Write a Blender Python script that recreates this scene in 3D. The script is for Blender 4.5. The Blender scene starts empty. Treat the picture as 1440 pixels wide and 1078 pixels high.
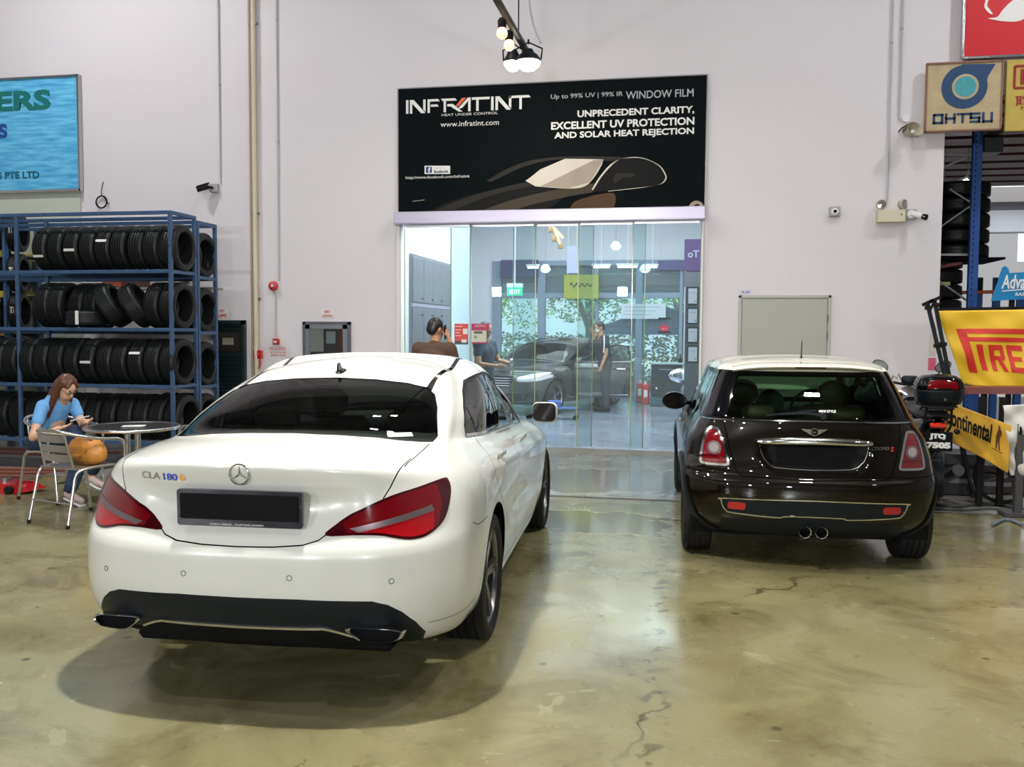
import bpy, bmesh, math, random
import numpy as np
from math import sin, cos, pi, radians, sqrt, atan2
from mathutils import Vector, Matrix
from mathutils.bvhtree import BVHTree
from mathutils.interpolate import poly_3d_calc

random.seed(7)
SC = bpy.context.scene
COL = SC.collection

# ---------------------------------------------------------------- camera
CF, CP, CY, CR_, CH = 1278.7, radians(3.337), radians(10.956), 0.006, 1.578
_fw = Vector((-sin(CY) * cos(CP), cos(CY) * cos(CP), -sin(CP)))
_ri = Vector((cos(CY), sin(CY), 0))
_up = _ri.cross(_fw)
_R = _ri * cos(CR_) + _up * sin(CR_)
_U = _up * cos(CR_) - _ri * sin(CR_)
CAMPOS = Vector((0, 0, CH))
cd = bpy.data.cameras.new('camera')
cd.sensor_fit = 'HORIZONTAL'
cd.sensor_width = 36.0
cd.lens = CF * 36 / 1440
cd.clip_start = 0.05
cd.clip_end = 500
cam = bpy.data.objects.new('camera', cd)
COL.objects.link(cam)
cam.matrix_world = Matrix(((_R.x, _U.x, -_fw.x, 0), (_R.y, _U.y, -_fw.y, 0), (_R.z, _U.z, -_fw.z, CH), (0, 0, 0, 1)))
SC.camera = cam


def at(px, py, y=None, z=None, x=None):
    """world point where the line of sight through a photo pixel meets a plane"""
    d = _fw + _R * ((px - 720) / CF) - _U * ((py - 539) / CF)
    if y is not None:
        t = y / d.y
    elif z is not None:
        t = (z - CH) / d.z
    else:
        t = x / d.x
    return CAMPOS + d * t


# ---------------------------------------------------------------- world, exposure
WD = bpy.data.worlds.new('world')
SC.world = WD
WD.use_nodes = True
_n = WD.node_tree.nodes
_n['Background'].inputs['Color'].default_value = (0.80, 0.90, 1.0, 1)
_n['Background'].inputs['Strength'].default_value = 1.6
SC.view_settings.view_transform = 'Standard'
SC.view_settings.look = 'None'
SC.view_settings.gamma = 1.0
SC.view_settings.use_curve_mapping = False
SC.view_settings.exposure = 0.0
SC.cycles.max_bounces = 10
SC.cycles.transparent_max_bounces = 24
SC.cycles.transmission_bounces = 8
SC.cycles.glossy_bounces = 6
SC.cycles.diffuse_bounces = 4
SC.cycles.caustics_reflective = False
SC.cycles.caustics_refractive = False
SC.cycles.sample_clamp_indirect = 4.0
SC.cycles.use_denoising = True


def area(name, loc, size, energy, color=(1, 1, 1), rot=(0, 0, 0), sy=None, spread=None):
    l = bpy.data.lights.new(name, 'AREA')
    l.energy = energy
    l.color = color
    l.shape = 'RECTANGLE' if sy else 'SQUARE'
    l.size = size
    if sy:
        l.size_y = sy
    if spread:
        l.spread = spread
    o = bpy.data.objects.new(name, l)
    o.location = loc
    o.rotation_euler = rot
    COL.objects.link(o)
    return o


# daylight outside, lamps of the track and the hall, added fill behind the camera
sl = bpy.data.lights.new('sun', 'SUN')
sl.energy = 9.0
sl.angle = radians(1)
sl.color = (1, .96, .88)
so = bpy.data.objects.new('sun', sl)
so.rotation_euler = (radians(38), radians(-14), 0)
COL.objects.link(so)
area('track_lamp_light', (-1.72, 3.75, 4.60), .14, 235, (1, .96, .88))
area('track_lamp_light', (-2.0, 6.6, 4.60), .14, 55, (1, .96, .88))
area('track_lamp_light', (-1.95, 10.7, 4.60), .2, 18, (1, .93, .78))
area('track_lamp_light', (1.6, 5.6, 5.6), .14, 120, (1, .96, .88))  # this and the next two lights stand away from the track
area('track_lamp_light', (.6, 1.5, 5.6), .14, 60, (1, .96, .88))
area('track_lamp_light', (-5.5, 2.5, 5.6), .14, 70, (1, .96, .88))
for (x, y, e) in ((-8, 4.5, 150), (5, 3, 60), (-8.5, 9.0, 230), (-3.2, 8.6, 100), (1.2, 8.6, 90), (5.5, 9.0, 200)):
    area('high_bay_light', (x, y, 8.2), .28, e, (.98, .97, 1))
for (x, e) in ((-6.5, 300), (-2.2, 330), (2.6, 300)):
    area('front_fill_light', (x, -6.5, 2.9), .30, e * .95, (.96, .97, 1), rot=(radians(76), 0, 0))  # added low fill to brighten upright faces, no real lamps here
area('shop_ceiling_light', (-2.2, 14.0, 4.55), 4.2, 620, (.88, .95, 1), sy=3.6)
area('shop_ceiling_light', (-2.2, 18.3, 4.55), 4.2, 210, (.88, .95, 1), sy=3.6)


# ---------------------------------------------------------------- materials
MATS = {}


def mat(name, col, rough=0.5, metal=0.0, spec=0.5, coat=0.0, coat_rough=0.03, trans=0.0, emis=None, estr=0.0,
        noise=None, bump=None, alpha=1.0, sheen=0.0, ior=None):
    """noise=(scale, amount, detail) varies the colour; bump=(scale, strength)"""
    if name in MATS:
        return MATS[name]
    m = bpy.data.materials.new(name)
    m.use_nodes = True
    nt = m.node_tree
    b = nt.nodes['Principled BSDF']
    b.inputs['Base Color'].default_value = (*col, 1)
    b.inputs['Roughness'].default_value = rough
    b.inputs['Metallic'].default_value = metal
    b.inputs['Specular IOR Level'].default_value = spec
    b.inputs['Coat Weight'].default_value = coat
    b.inputs['Coat Roughness'].default_value = coat_rough
    b.inputs['Transmission Weight'].default_value = trans
    b.inputs['Alpha'].default_value = alpha
    if ior:
        b.inputs['IOR'].default_value = ior
    if sheen:
        b.inputs['Sheen Weight'].default_value = sheen
    if emis:
        b.inputs['Emission Color'].default_value = (*emis, 1)
        b.inputs['Emission Strength'].default_value = estr
    if noise or bump:
        tc = nt.nodes.new('ShaderNodeTexCoord')
    if noise:
        nz = nt.nodes.new('ShaderNodeTexNoise')
        nz.inputs['Scale'].default_value = noise[0]
        nz.inputs['Detail'].default_value = noise[2] if len(noise) > 2 else 4
        nt.links.new(tc.outputs['Object'], nz.inputs['Vector'])
        mx = nt.nodes.new('ShaderNodeMix')
        mx.data_type = 'RGBA'
        k = noise[1]
        mx.inputs[6].default_value = (*[c * (1 - k) for c in col], 1)
        mx.inputs[7].default_value = (*[min(1, c * (1 + k)) for c in col], 1)
        nt.links.new(nz.outputs['Fac'], mx.inputs[0])
        nt.links.new(mx.outputs[2], b.inputs['Base Color'])
    if bump:
        nb = nt.nodes.new('ShaderNodeTexNoise')
        nb.inputs['Scale'].default_value = bump[0]
        nb.inputs['Detail'].default_value = 3
        nt.links.new(tc.outputs['Object'], nb.inputs['Vector'])
        bp = nt.nodes.new('ShaderNodeBump')
        bp.inputs['Strength'].default_value = bump[1]
        bp.inputs['Distance'].default_value = 0.02
        nt.links.new(nb.outputs['Fac'], bp.inputs['Height'])
        nt.links.new(bp.outputs['Normal'], b.inputs['Normal'])
    MATS[name] = m
    return m


def thin_glass(name, tint, refl=1.0, rough=0.0, ior=1.5, haze=0.0):
    """architectural thin glass: tinted transparency under a fresnel reflection"""
    if name in MATS:
        return MATS[name]
    m = bpy.data.materials.new(name)
    m.use_nodes = True
    nt = m.node_tree
    nt.nodes.remove(nt.nodes['Principled BSDF'])
    out = nt.nodes['Material Output']
    tr = nt.nodes.new('ShaderNodeBsdfTransparent')
    tr.inputs['Color'].default_value = (*tint, 1)
    gl = nt.nodes.new('ShaderNodeBsdfGlossy')
    gl.inputs['Roughness'].default_value = rough
    fr = nt.nodes.new('ShaderNodeFresnel')
    fr.inputs['IOR'].default_value = ior
    mu = nt.nodes.new('ShaderNodeMath')
    mu.operation = 'MULTIPLY'
    mu.use_clamp = True
    mu.inputs[1].default_value = refl
    nt.links.new(fr.outputs[0], mu.inputs[0])
    mx = nt.nodes.new('ShaderNodeMixShader')
    nt.links.new(mu.outputs[0], mx.inputs[0])
    nt.links.new(tr.outputs[0], mx.inputs[1])
    nt.links.new(gl.outputs[0], mx.inputs[2])
    last = mx
    if haze:  # pale diffuse veil imitating whitish reflections on the panes
        df = nt.nodes.new('ShaderNodeBsdfDiffuse')
        df.inputs['Color'].default_value = (.8, .9, .95, 1)
        m2 = nt.nodes.new('ShaderNodeMixShader')
        m2.inputs[0].default_value = haze
        nt.links.new(mx.outputs[0], m2.inputs[1])
        nt.links.new(df.outputs[0], m2.inputs[2])
        last = m2
    nt.links.new(last.outputs[0], out.inputs['Surface'])
    MATS[name] = m
    return m


# ---------------------------------------------------------------- mesh helpers
class MB:
    """collects simple shapes into one mesh"""

    def __init__(s):
        s.v = []
        s.f = []

    def add(s, vs, fs):
        n = len(s.v)
        s.v += [tuple(v) for v in vs]
        s.f += [tuple(i + n for i in f) for f in fs]
        return s

    def box(s, c, d, rot=None, bev=0.0):
        """c centre, d full size, rot a Matrix or z angle; bev chamfers every edge"""
        hx, hy, hz = d[0] / 2, d[1] / 2, d[2] / 2
        if bev:
            b = min(bev, hx * .98, hy * .98, hz * .98)
            vs, idx = [], {}
            for sx in (-1, 1):
                for sy in (-1, 1):
                    for sz in (-1, 1):
                        for ax in range(3):
                            p = [sx * (hx - b), sy * (hy - b), sz * (hz - b)]
                            p[ax] = (sx, sy, sz)[ax] * (hx, hy, hz)[ax]
                            idx[(sx, sy, sz, ax)] = len(vs)
                            vs.append(Vector(p))
            fs = []
            for ax in range(3):
                o = [a for a in range(3) if a != ax]
                for sg in (-1, 1):
                    q = []
                    for (a, b2) in ((-1, -1), (1, -1), (1, 1), (-1, 1)):
                        k = [0, 0, 0]
                        k[ax] = sg
                        k[o[0]] = a
                        k[o[1]] = b2
                        q.append(idx[(*k, ax)])
                    fs.append(q)
            for ax in range(3):
                o = [a for a in range(3) if a != ax]
                for a in (-1, 1):
                    for b2 in (-1, 1):
                        k0 = [0, 0, 0]
                        k0[ax] = -1
                        k0[o[0]] = a
                        k0[o[1]] = b2
                        k1 = list(k0)
                        k1[ax] = 1
                        fs.append([idx[(*k0, o[0])], idx[(*k1, o[0])], idx[(*k1, o[1])], idx[(*k0, o[1])]])
            for sx in (-1, 1):
                for sy in (-1, 1):
                    for sz in (-1, 1):
                        fs.append([idx[(sx, sy, sz, a)] for a in range(3)])
        else:
            vs = [Vector((x, y, z)) for x in (-hx, hx) for y in (-hy, hy) for z in (-hz, hz)]
            fs = [(0, 1, 3, 2), (4, 6, 7, 5), (0, 4, 5, 1), (2, 3, 7, 6), (0, 2, 6, 4), (1, 5, 7, 3)]
        if rot is not None:
            M = rot if isinstance(rot, Matrix) else Matrix.Rotation(rot, 3, 'Z')
            vs = [M @ v for v in vs]
        c = Vector(c)
        return s.add([v + c for v in vs], fs)

    def bar(s, a, b, w, h=None, bev=0.0):
        """rectangular bar from a to b"""
        a, b = Vector(a), Vector(b)
        d = b - a
        L = d.length
        z = d.normalized()
        up = Vector((0, 0, 1)) if abs(z.z) < .9 else Vector((0, 1, 0))
        x = up.cross(z).normalized()
        y = z.cross(x)
        M = Matrix((x, y, z)).transposed()
        return s.box((a + b) / 2, (w, h or w, L), M, bev)

    def tube(s, pts, r, n=10, closed=False, cap=True):
        pts = [Vector(p) for p in pts]
        rs = r if isinstance(r, (list, tuple)) else [r] * len(pts)
        m = len(pts)
        T = []
        for i in range(m):
            a = pts[(i - 1) % m] if (closed or i > 0) else pts[0]
            b = pts[(i + 1) % m] if (closed or i < m - 1) else pts[-1]
            T.append((b - a).normalized())
        up = Vector((0, 0, 1)) if abs(T[0].z) < .9 else Vector((0, 1, 0))
        x = up.cross(T[0]).normalized()
        vs = []
        for i in range(m):
            x = (x - T[i] * x.dot(T[i])).normalized()
            y = T[i].cross(x)
            for k in range(n):
                a = 2 * pi * k / n
                vs.append(pts[i] + (x * cos(a) + y * sin(a)) * rs[i])
        fs = []
        for i in range(m if closed else m - 1):
            for k in range(n):
                a, b = i * n + k, i * n + (k + 1) % n
                c, d = ((i + 1) % m) * n + (k + 1) % n, ((i + 1) % m) * n + k
                fs.append((a, b, c, d))
        if cap and not closed:
            fs.append(tuple(range(n))[::-1])
            fs.append(tuple(range((m - 1) * n, m * n)))
        return s.add(vs, fs)

    def cyl(s, a, b, r, n=16, r2=None):
        return s.tube([a, b], [r, r if r2 is None else r2], n)

    def lathe(s, prof, n=24, c=(0, 0, 0), axis='Z', closed=False):
        """prof: (radius, height) points"""
        vs, fs = [], []
        m = len(prof)
        for (r, h) in prof:
            for k in range(n):
                a = 2 * pi * k / n
                p = (r * cos(a), r * sin(a), h)
                if axis == 'X':
                    p = (h, p[0], p[1])
                elif axis == 'Y':
                    p = (p[0], h, p[1])
                vs.append((p[0] + c[0], p[1] + c[1], p[2] + c[2]))
        for i in range(m if closed else m - 1):
            for k in range(n):
                fs.append((i * n + k, i * n + (k + 1) % n, ((i + 1) % m) * n + (k + 1) % n, ((i + 1) % m) * n + k))
        if not closed:
            if prof[0][0] > 1e-6:
                fs.append(tuple(range(n))[::-1])
            if prof[-1][0] > 1e-6:
                fs.append(tuple(range((m - 1) * n, m * n)))
        return s.add(vs, fs)

    def prism(s, poly, a, b, M=None, off=(0, 0, 0)):
        """poly in 2D, extruded from a to b along local z; M maps local to world axes"""
        n = len(poly)
        vs = [Vector((p[0], p[1], a)) for p in poly] + [Vector((p[0], p[1], b)) for p in poly]
        if M is not None:
            vs = [M @ v for v in vs]
        o = Vector(off)
        vs = [v + o for v in vs]
        fs = [tuple(range(n))[::-1], tuple(range(n, 2 * n))]
        fs += [(i, (i + 1) % n, n + (i + 1) % n, n + i) for i in range(n)]
        return s.add(vs, fs)

    def grid(s, P):
        """P: list of rows of points"""
        n, m = len(P), len(P[0])
        return s.add([p for r in P for p in r],
                     [(i * m + j, i * m + j + 1, (i + 1) * m + j + 1, (i + 1) * m + j) for i in range(n - 1) for j in range(m - 1)])

    def xf(s, M):
        s.v = [tuple(M @ Vector(v)) for v in s.v]
        return s

    def build(s, name, m, parent=None, smooth=None, norm=True):
        me = bpy.data.meshes.new(name)
        me.from_pydata(s.v, [], s.f)
        if norm:
            bm = bmesh.new()
            bm.from_mesh(me)
            bmesh.ops.recalc_face_normals(bm, faces=bm.faces)
            bm.to_mesh(me)
            bm.free()
        me.validate()
        return link(name, me, m, parent, smooth)


XZ = Matrix(((1, 0, 0), (0, 0, 1), (0, 1, 0)))     # local (a,b,h) -> world (a,h,b): outline drawn in the x-z plane
YZ = Matrix(((0, 0, 1), (1, 0, 0), (0, 1, 0)))     # outline in the y-z plane, extruded along x


def link(name, me, m=None, parent=None, smooth=None):
    """smooth: angle in degrees for smooth shading"""
    o = bpy.data.objects.new(name, me)
    COL.objects.link(o)
    if m is not None:
        me.materials.clear()
        me.materials.append(m)
    if parent is not None:
        o.parent = parent
    if smooth:
        me.shade_smooth()
        if smooth < 180:
            me.set_sharp_from_angle(angle=radians(smooth))
    return o


def tag(o, label=None, cat=None, group=None, kind=None):
    if label:
        o['label'] = label
    if cat:
        o['category'] = cat
    if group:
        o['group'] = group
    if kind:
        o['kind'] = kind
    return o


def thing(name, label, cat, loc=(0, 0, 0), rotz=0.0, group=None):
    o = bpy.data.objects.new(name, None)
    o.empty_display_size = 0.1
    COL.objects.link(o)
    o.location = loc
    o.rotation_euler = (0, 0, rotz)
    return tag(o, label, cat, group)


def struct(name, mb, m, smooth=None):
    o = mb.build(name, m, None, smooth) if isinstance(mb, MB) else mb
    o['kind'] = 'structure'
    return o


def kids(o):
    return [c for c in bpy.data.objects if c.parent is o]


def dup(root, loc, rot=None, label=None, group=None, scale=None):
    def rec(o, par):
        c = o.copy()
        COL.objects.link(c)
        if par is not None:
            c.parent = par
        for ch in CH_CACHE.setdefault(o.name, kids(o)):
            rec(ch, c)
        return c
    r = rec(root, None)
    r.location = loc
    if rot is not None:
        r.rotation_euler = rot if not isinstance(rot, (int, float)) else (0, 0, rot)
    if scale is not None:
        r.scale = scale
    if label:
        r['label'] = label
    if group:
        r['group'] = group
    return r


CH_CACHE = {}
ORD = ['first', 'second', 'third', 'fourth', 'fifth', 'sixth', 'seventh', 'eighth', 'ninth', 'tenth', 'eleventh', 'twelfth',
       'thirteenth', 'fourteenth', 'fifteenth', 'sixteenth']


def text_mesh(s, size, bold=0.0, depth=0.002, sx=1.0, shear=0.0, align='LEFT', spacing=1.0, res=3, line=1.0):
    c = bpy.data.curves.new('t', 'FONT')
    c.body = s
    c.size = size
    c.offset = bold
    c.extrude = depth
    c.shear = shear
    c.align_x = align
    c.space_character = spacing
    c.space_line = line
    c.resolution_u = res
    o = bpy.data.objects.new('t', c)
    COL.objects.link(o)
    dg = bpy.context.evaluated_depsgraph_get()
    me = bpy.data.meshes.new_from_object(o.evaluated_get(dg))
    bpy.data.objects.remove(o)
    bpy.data.curves.remove(c)
    if sx != 1.0:
        for v in me.vertices:
            v.co.x *= sx
    return me


def text(name, s, size, loc, m, parent=None, rot=(pi / 2, 0, 0), label=None, fit=None, **k):
    """raised lettering; faces -y by default. fit=(width,height) scales the mesh to that size"""
    me = text_mesh(s, size, **k)
    if fit:
        xs = [v.co.x for v in me.vertices]
        ys = [v.co.y for v in me.vertices]
        w, h = max(xs) - min(xs), max(ys) - min(ys)
        x0, y0 = min(xs), min(ys)
        for v in me.vertices:
            v.co.x = (v.co.x - x0) * fit[0] / w
            v.co.y = (v.co.y - y0) * fit[1] / h
    me.name = name
    o = link(name, me, m, parent)
    o.location = loc
    o.rotation_euler = rot
    if label:
        o['label'] = label
    return o


def fit_text(name, s, px0, py0, px1, py1, m, parent, y, **k):
    """lettering on a plane parallel to the wall: its lower left and upper right corners given in the photograph"""
    a, b = at(px0, py1, y=y), at(px1, py0, y=y)
    if parent is not None:
        off = Vector(parent.location)
    else:
        off = Vector((0, 0, 0))
    z1 = (at(px0, py0, y=y).z + b.z) / 2
    return text(name, s, 1.0, (a.x - off.x, y - off.y, a.z - off.z), m, parent, fit=(b.x - a.x, z1 - a.z), **k)


def rrect(w, h, r, n=4, cx=0, cy=0):
    out = []
    for (sx, sy, a0) in ((1, 1, 0), (-1, 1, 90), (-1, -1, 180), (1, -1, 270)):
        for i in range(n + 1):
            a = radians(a0 + 90 * i / n)
            out.append((cx + sx * (w / 2 - r) + r * cos(a), cy + sy * (h / 2 - r) + r * sin(a)))
    return out


def circ(r, n=24, cx=0, cy=0):
    return [(cx + r * cos(2 * pi * i / n), cy + r * sin(2 * pi * i / n)) for i in range(n)]


def spline(pts, n=8, closed=False):
    """smooth curve through points (any dimension)"""
    P = [Vector(p) for p in pts]
    m = len(P)
    out = []
    for i in range(m if closed else m - 1):
        p1, p2 = P[i], P[(i + 1) % m]
        p0 = P[(i - 1) % m] if (closed or i > 0) else p1 * 2 - p2
        p3 = P[(i + 2) % m] if (closed or i < m - 2) else p2 * 2 - p1
        for k in range(n):
            t = k / n
            out.append(0.5 * ((2 * p1) + (p2 - p0) * t + (2 * p0 - 5 * p1 + 4 * p2 - p3) * t * t + (3 * p1 - p0 - 3 * p2 + p3) * t ** 3))
    if not closed:
        out.append(P[-1])
    return out


def blob(name, caps, m, parent=None, vox=0.012, it=6, ell=()):
    """continuous body from tapered limbs: caps = (p0, r0, p1, r1), ell = (centre, radii, rotation)"""
    bm = bmesh.new()
    for (p0, r0, p1, r1) in caps:
        p0, p1 = Vector(p0), Vector(p1)
        d = p1 - p0
        q = d.to_track_quat('Z', 'Y').to_matrix() if d.length > 1e-6 else Matrix.Identity(3)
        rows, L = [], d.length
        N, K = 14, 5
        for i in range(K + 1):
            a = -pi / 2 + (pi / 2) * i / K
            rows.append((r0 * cos(a), r0 * sin(a)))
        for i in range(K + 1):
            a = (pi / 2) * i / K
            rows.append((r1 * cos(a), L + r1 * sin(a)))
        prev = None
        for (r, h) in rows:
            r = max(r, 1e-4)
            ring = [bm.verts.new(p0 + q @ Vector((r * cos(2 * pi * k / N), r * sin(2 * pi * k / N), h))) for k in range(N)]
            if prev:
                for k in range(N):
                    bm.faces.new((prev[k], prev[(k + 1) % N], ring[(k + 1) % N], ring[k]))
            else:
                bm.faces.new(ring[::-1])
            prev = ring
        bm.faces.new(prev)
    for e in ell:
        c, r = e[0], e[1]
        M = Matrix.Translation(c) @ (e[2].to_4x4() if len(e) > 2 else Matrix.Identity(4)) @ Matrix.Diagonal((*r, 1))
        bmesh.ops.create_uvsphere(bm, u_segments=20, v_segments=12, radius=1, matrix=M)
    me = bpy.data.meshes.new(name)
    bm.to_mesh(me)
    bm.free()
    o = bpy.data.objects.new(name, me)
    COL.objects.link(o)
    md = o.modifiers.new('r', 'REMESH')
    md.mode = 'VOXEL'
    md.voxel_size = vox
    if it:
        ms = o.modifiers.new('s', 'SMOOTH')
        ms.iterations = it
        ms.factor = 0.5
    dg = bpy.context.evaluated_depsgraph_get()
    me2 = bpy.data.meshes.new_from_object(o.evaluated_get(dg))
    bpy.data.objects.remove(o)
    me2.name = name
    return link(name, me2, m, parent, 180)
# ---------------------------------------------------------------- shared materials
M = MATS
mat('white_paint', (.68, .69, .65), .28, coat=1.0, coat_rough=.03, spec=.5)
mat('brown_paint', (.0040, .0024, .0013), .35, metal=.0, coat=.75, coat_rough=.02, spec=.06)
mat('dark_paint', (.035, .036, .030), .25, metal=.4, coat=1.0, coat_rough=.02, spec=.6)
mat('cream_roof', (.70, .69, .58), .25, coat=1.0)
mat('lining', (.006, .006, .007), .9, spec=.1)
mat('cabin_grey', (.035, .035, .036), .8, spec=.2)
mat('seat_black', (.015, .015, .017), .55, spec=.4)
mat('seat_tan', (.05, .025, .014), .55, spec=.4)
mat('black_plastic', (.006, .009, .012), .42, spec=.22, bump=(300, .05))
mat('gloss_black', (.003, .003, .004), .06, spec=.4)
mat('rubber', (.009, .009, .010), .62, spec=.3, bump=(60, .05))
mat('rubber_new', (.007, .009, .009), .45, spec=.32)
mat('chrome', (.80, .80, .80), .10, metal=1)
mat('brushed', (.62, .62, .62), .28, metal=1)
mat('alu', (.70, .70, .71), .25, metal=1, noise=(30, .08))
mat('steel', (.28, .28, .28), .4, metal=1)
mat('rim_silver', (.30, .30, .32), .25, metal=1)
mat('rim_dark', (.17, .17, .18), .28, metal=.9)
thin_glass('car_glass', (.66, .76, .68), refl=1.0)
thin_glass('car_glass_green', (.50, .74, .55), refl=.8)
thin_glass('side_glass', (.22, .27, .27), refl=1.6)
thin_glass('clear_glass', (.90, .96, .95), refl=1.0)
mat('red_lens', (.14, .002, .005), .10, coat=1.0, spec=.6)
mat('red_bright', (.34, .004, .008), .12, coat=1.0, spec=.6)
mat('red_deep', (.045, .001, .004), .10, coat=1.0, spec=.6)
mat('lens_clear', (.55, .50, .50), .15, metal=.6, coat=1.0)
mat('lens_grey', (.26, .20, .22), .25, metal=.7)
mat('mirror', (.75, .78, .78), .03, metal=1)
mat('white_matt', (.75, .75, .75), .6)
mat('black_matt', (.01, .01, .01), .7, spec=.2)
mat('plate_black', (.002, .002, .003), .5, spec=.12)
mat('amber', (.7, .25, .02), .2, coat=1)

# ---------------------------------------------------------------- the setting
W = 12.06


def wall_mat(name, col, stain=0.10, rough=.55):
    m = mat(name, col, rough)
    nt = m.node_tree
    b = nt.nodes['Principled BSDF']
    tc = nt.nodes.new('ShaderNodeTexCoord')
    n1 = nt.nodes.new('ShaderNodeTexNoise')
    n1.inputs['Scale'].default_value = .7
    n1.inputs['Detail'].default_value = 8
    n2 = nt.nodes.new('ShaderNodeTexNoise')
    n2.inputs['Scale'].default_value = 9
    n2.inputs['Detail'].default_value = 6
    r = nt.nodes.new('ShaderNodeValToRGB')
    r.color_ramp.elements[0].position = .66
    r.color_ramp.elements[1].position = .80
    mx = nt.nodes.new('ShaderNodeMix')
    mx.data_type = 'RGBA'
    mx.inputs[6].default_value = (*[c * (1 - stain * .5) for c in col], 1)
    mx.inputs[7].default_value = (*col, 1)
    m2 = nt.nodes.new('ShaderNodeMix')
    m2.data_type = 'RGBA'
    m2.inputs[7].default_value = (col[0] * .72, col[1] * .68, col[2] * .58, 1)
    mu = nt.nodes.new('ShaderNodeMath')
    mu.operation = 'MULTIPLY'
    mu.inputs[1].default_value = stain * 2
    nt.links.new(tc.outputs['Object'], n1.inputs['Vector'])
    nt.links.new(tc.outputs['Object'], n2.inputs['Vector'])
    nt.links.new(n1.outputs['Fac'], mx.inputs[0])
    nt.links.new(n2.outputs['Fac'], r.inputs[0])
    nt.links.new(r.outputs['Color'], mu.inputs[0])
    nt.links.new(mu.outputs[0], m2.inputs[0])
    nt.links.new(mx.outputs[2], m2.inputs[6])
    nt.links.new(m2.outputs[2], b.inputs['Base Color'])
    bp = nt.nodes.new('ShaderNodeBump')
    bp.inputs['Strength'].default_value = .08
    bp.inputs['Distance'].default_value = .02
    nt.links.new(n2.outputs['Fac'], bp.inputs['Height'])
    nt.links.new(bp.outputs['Normal'], b.inputs['Normal'])
    return m


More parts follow.
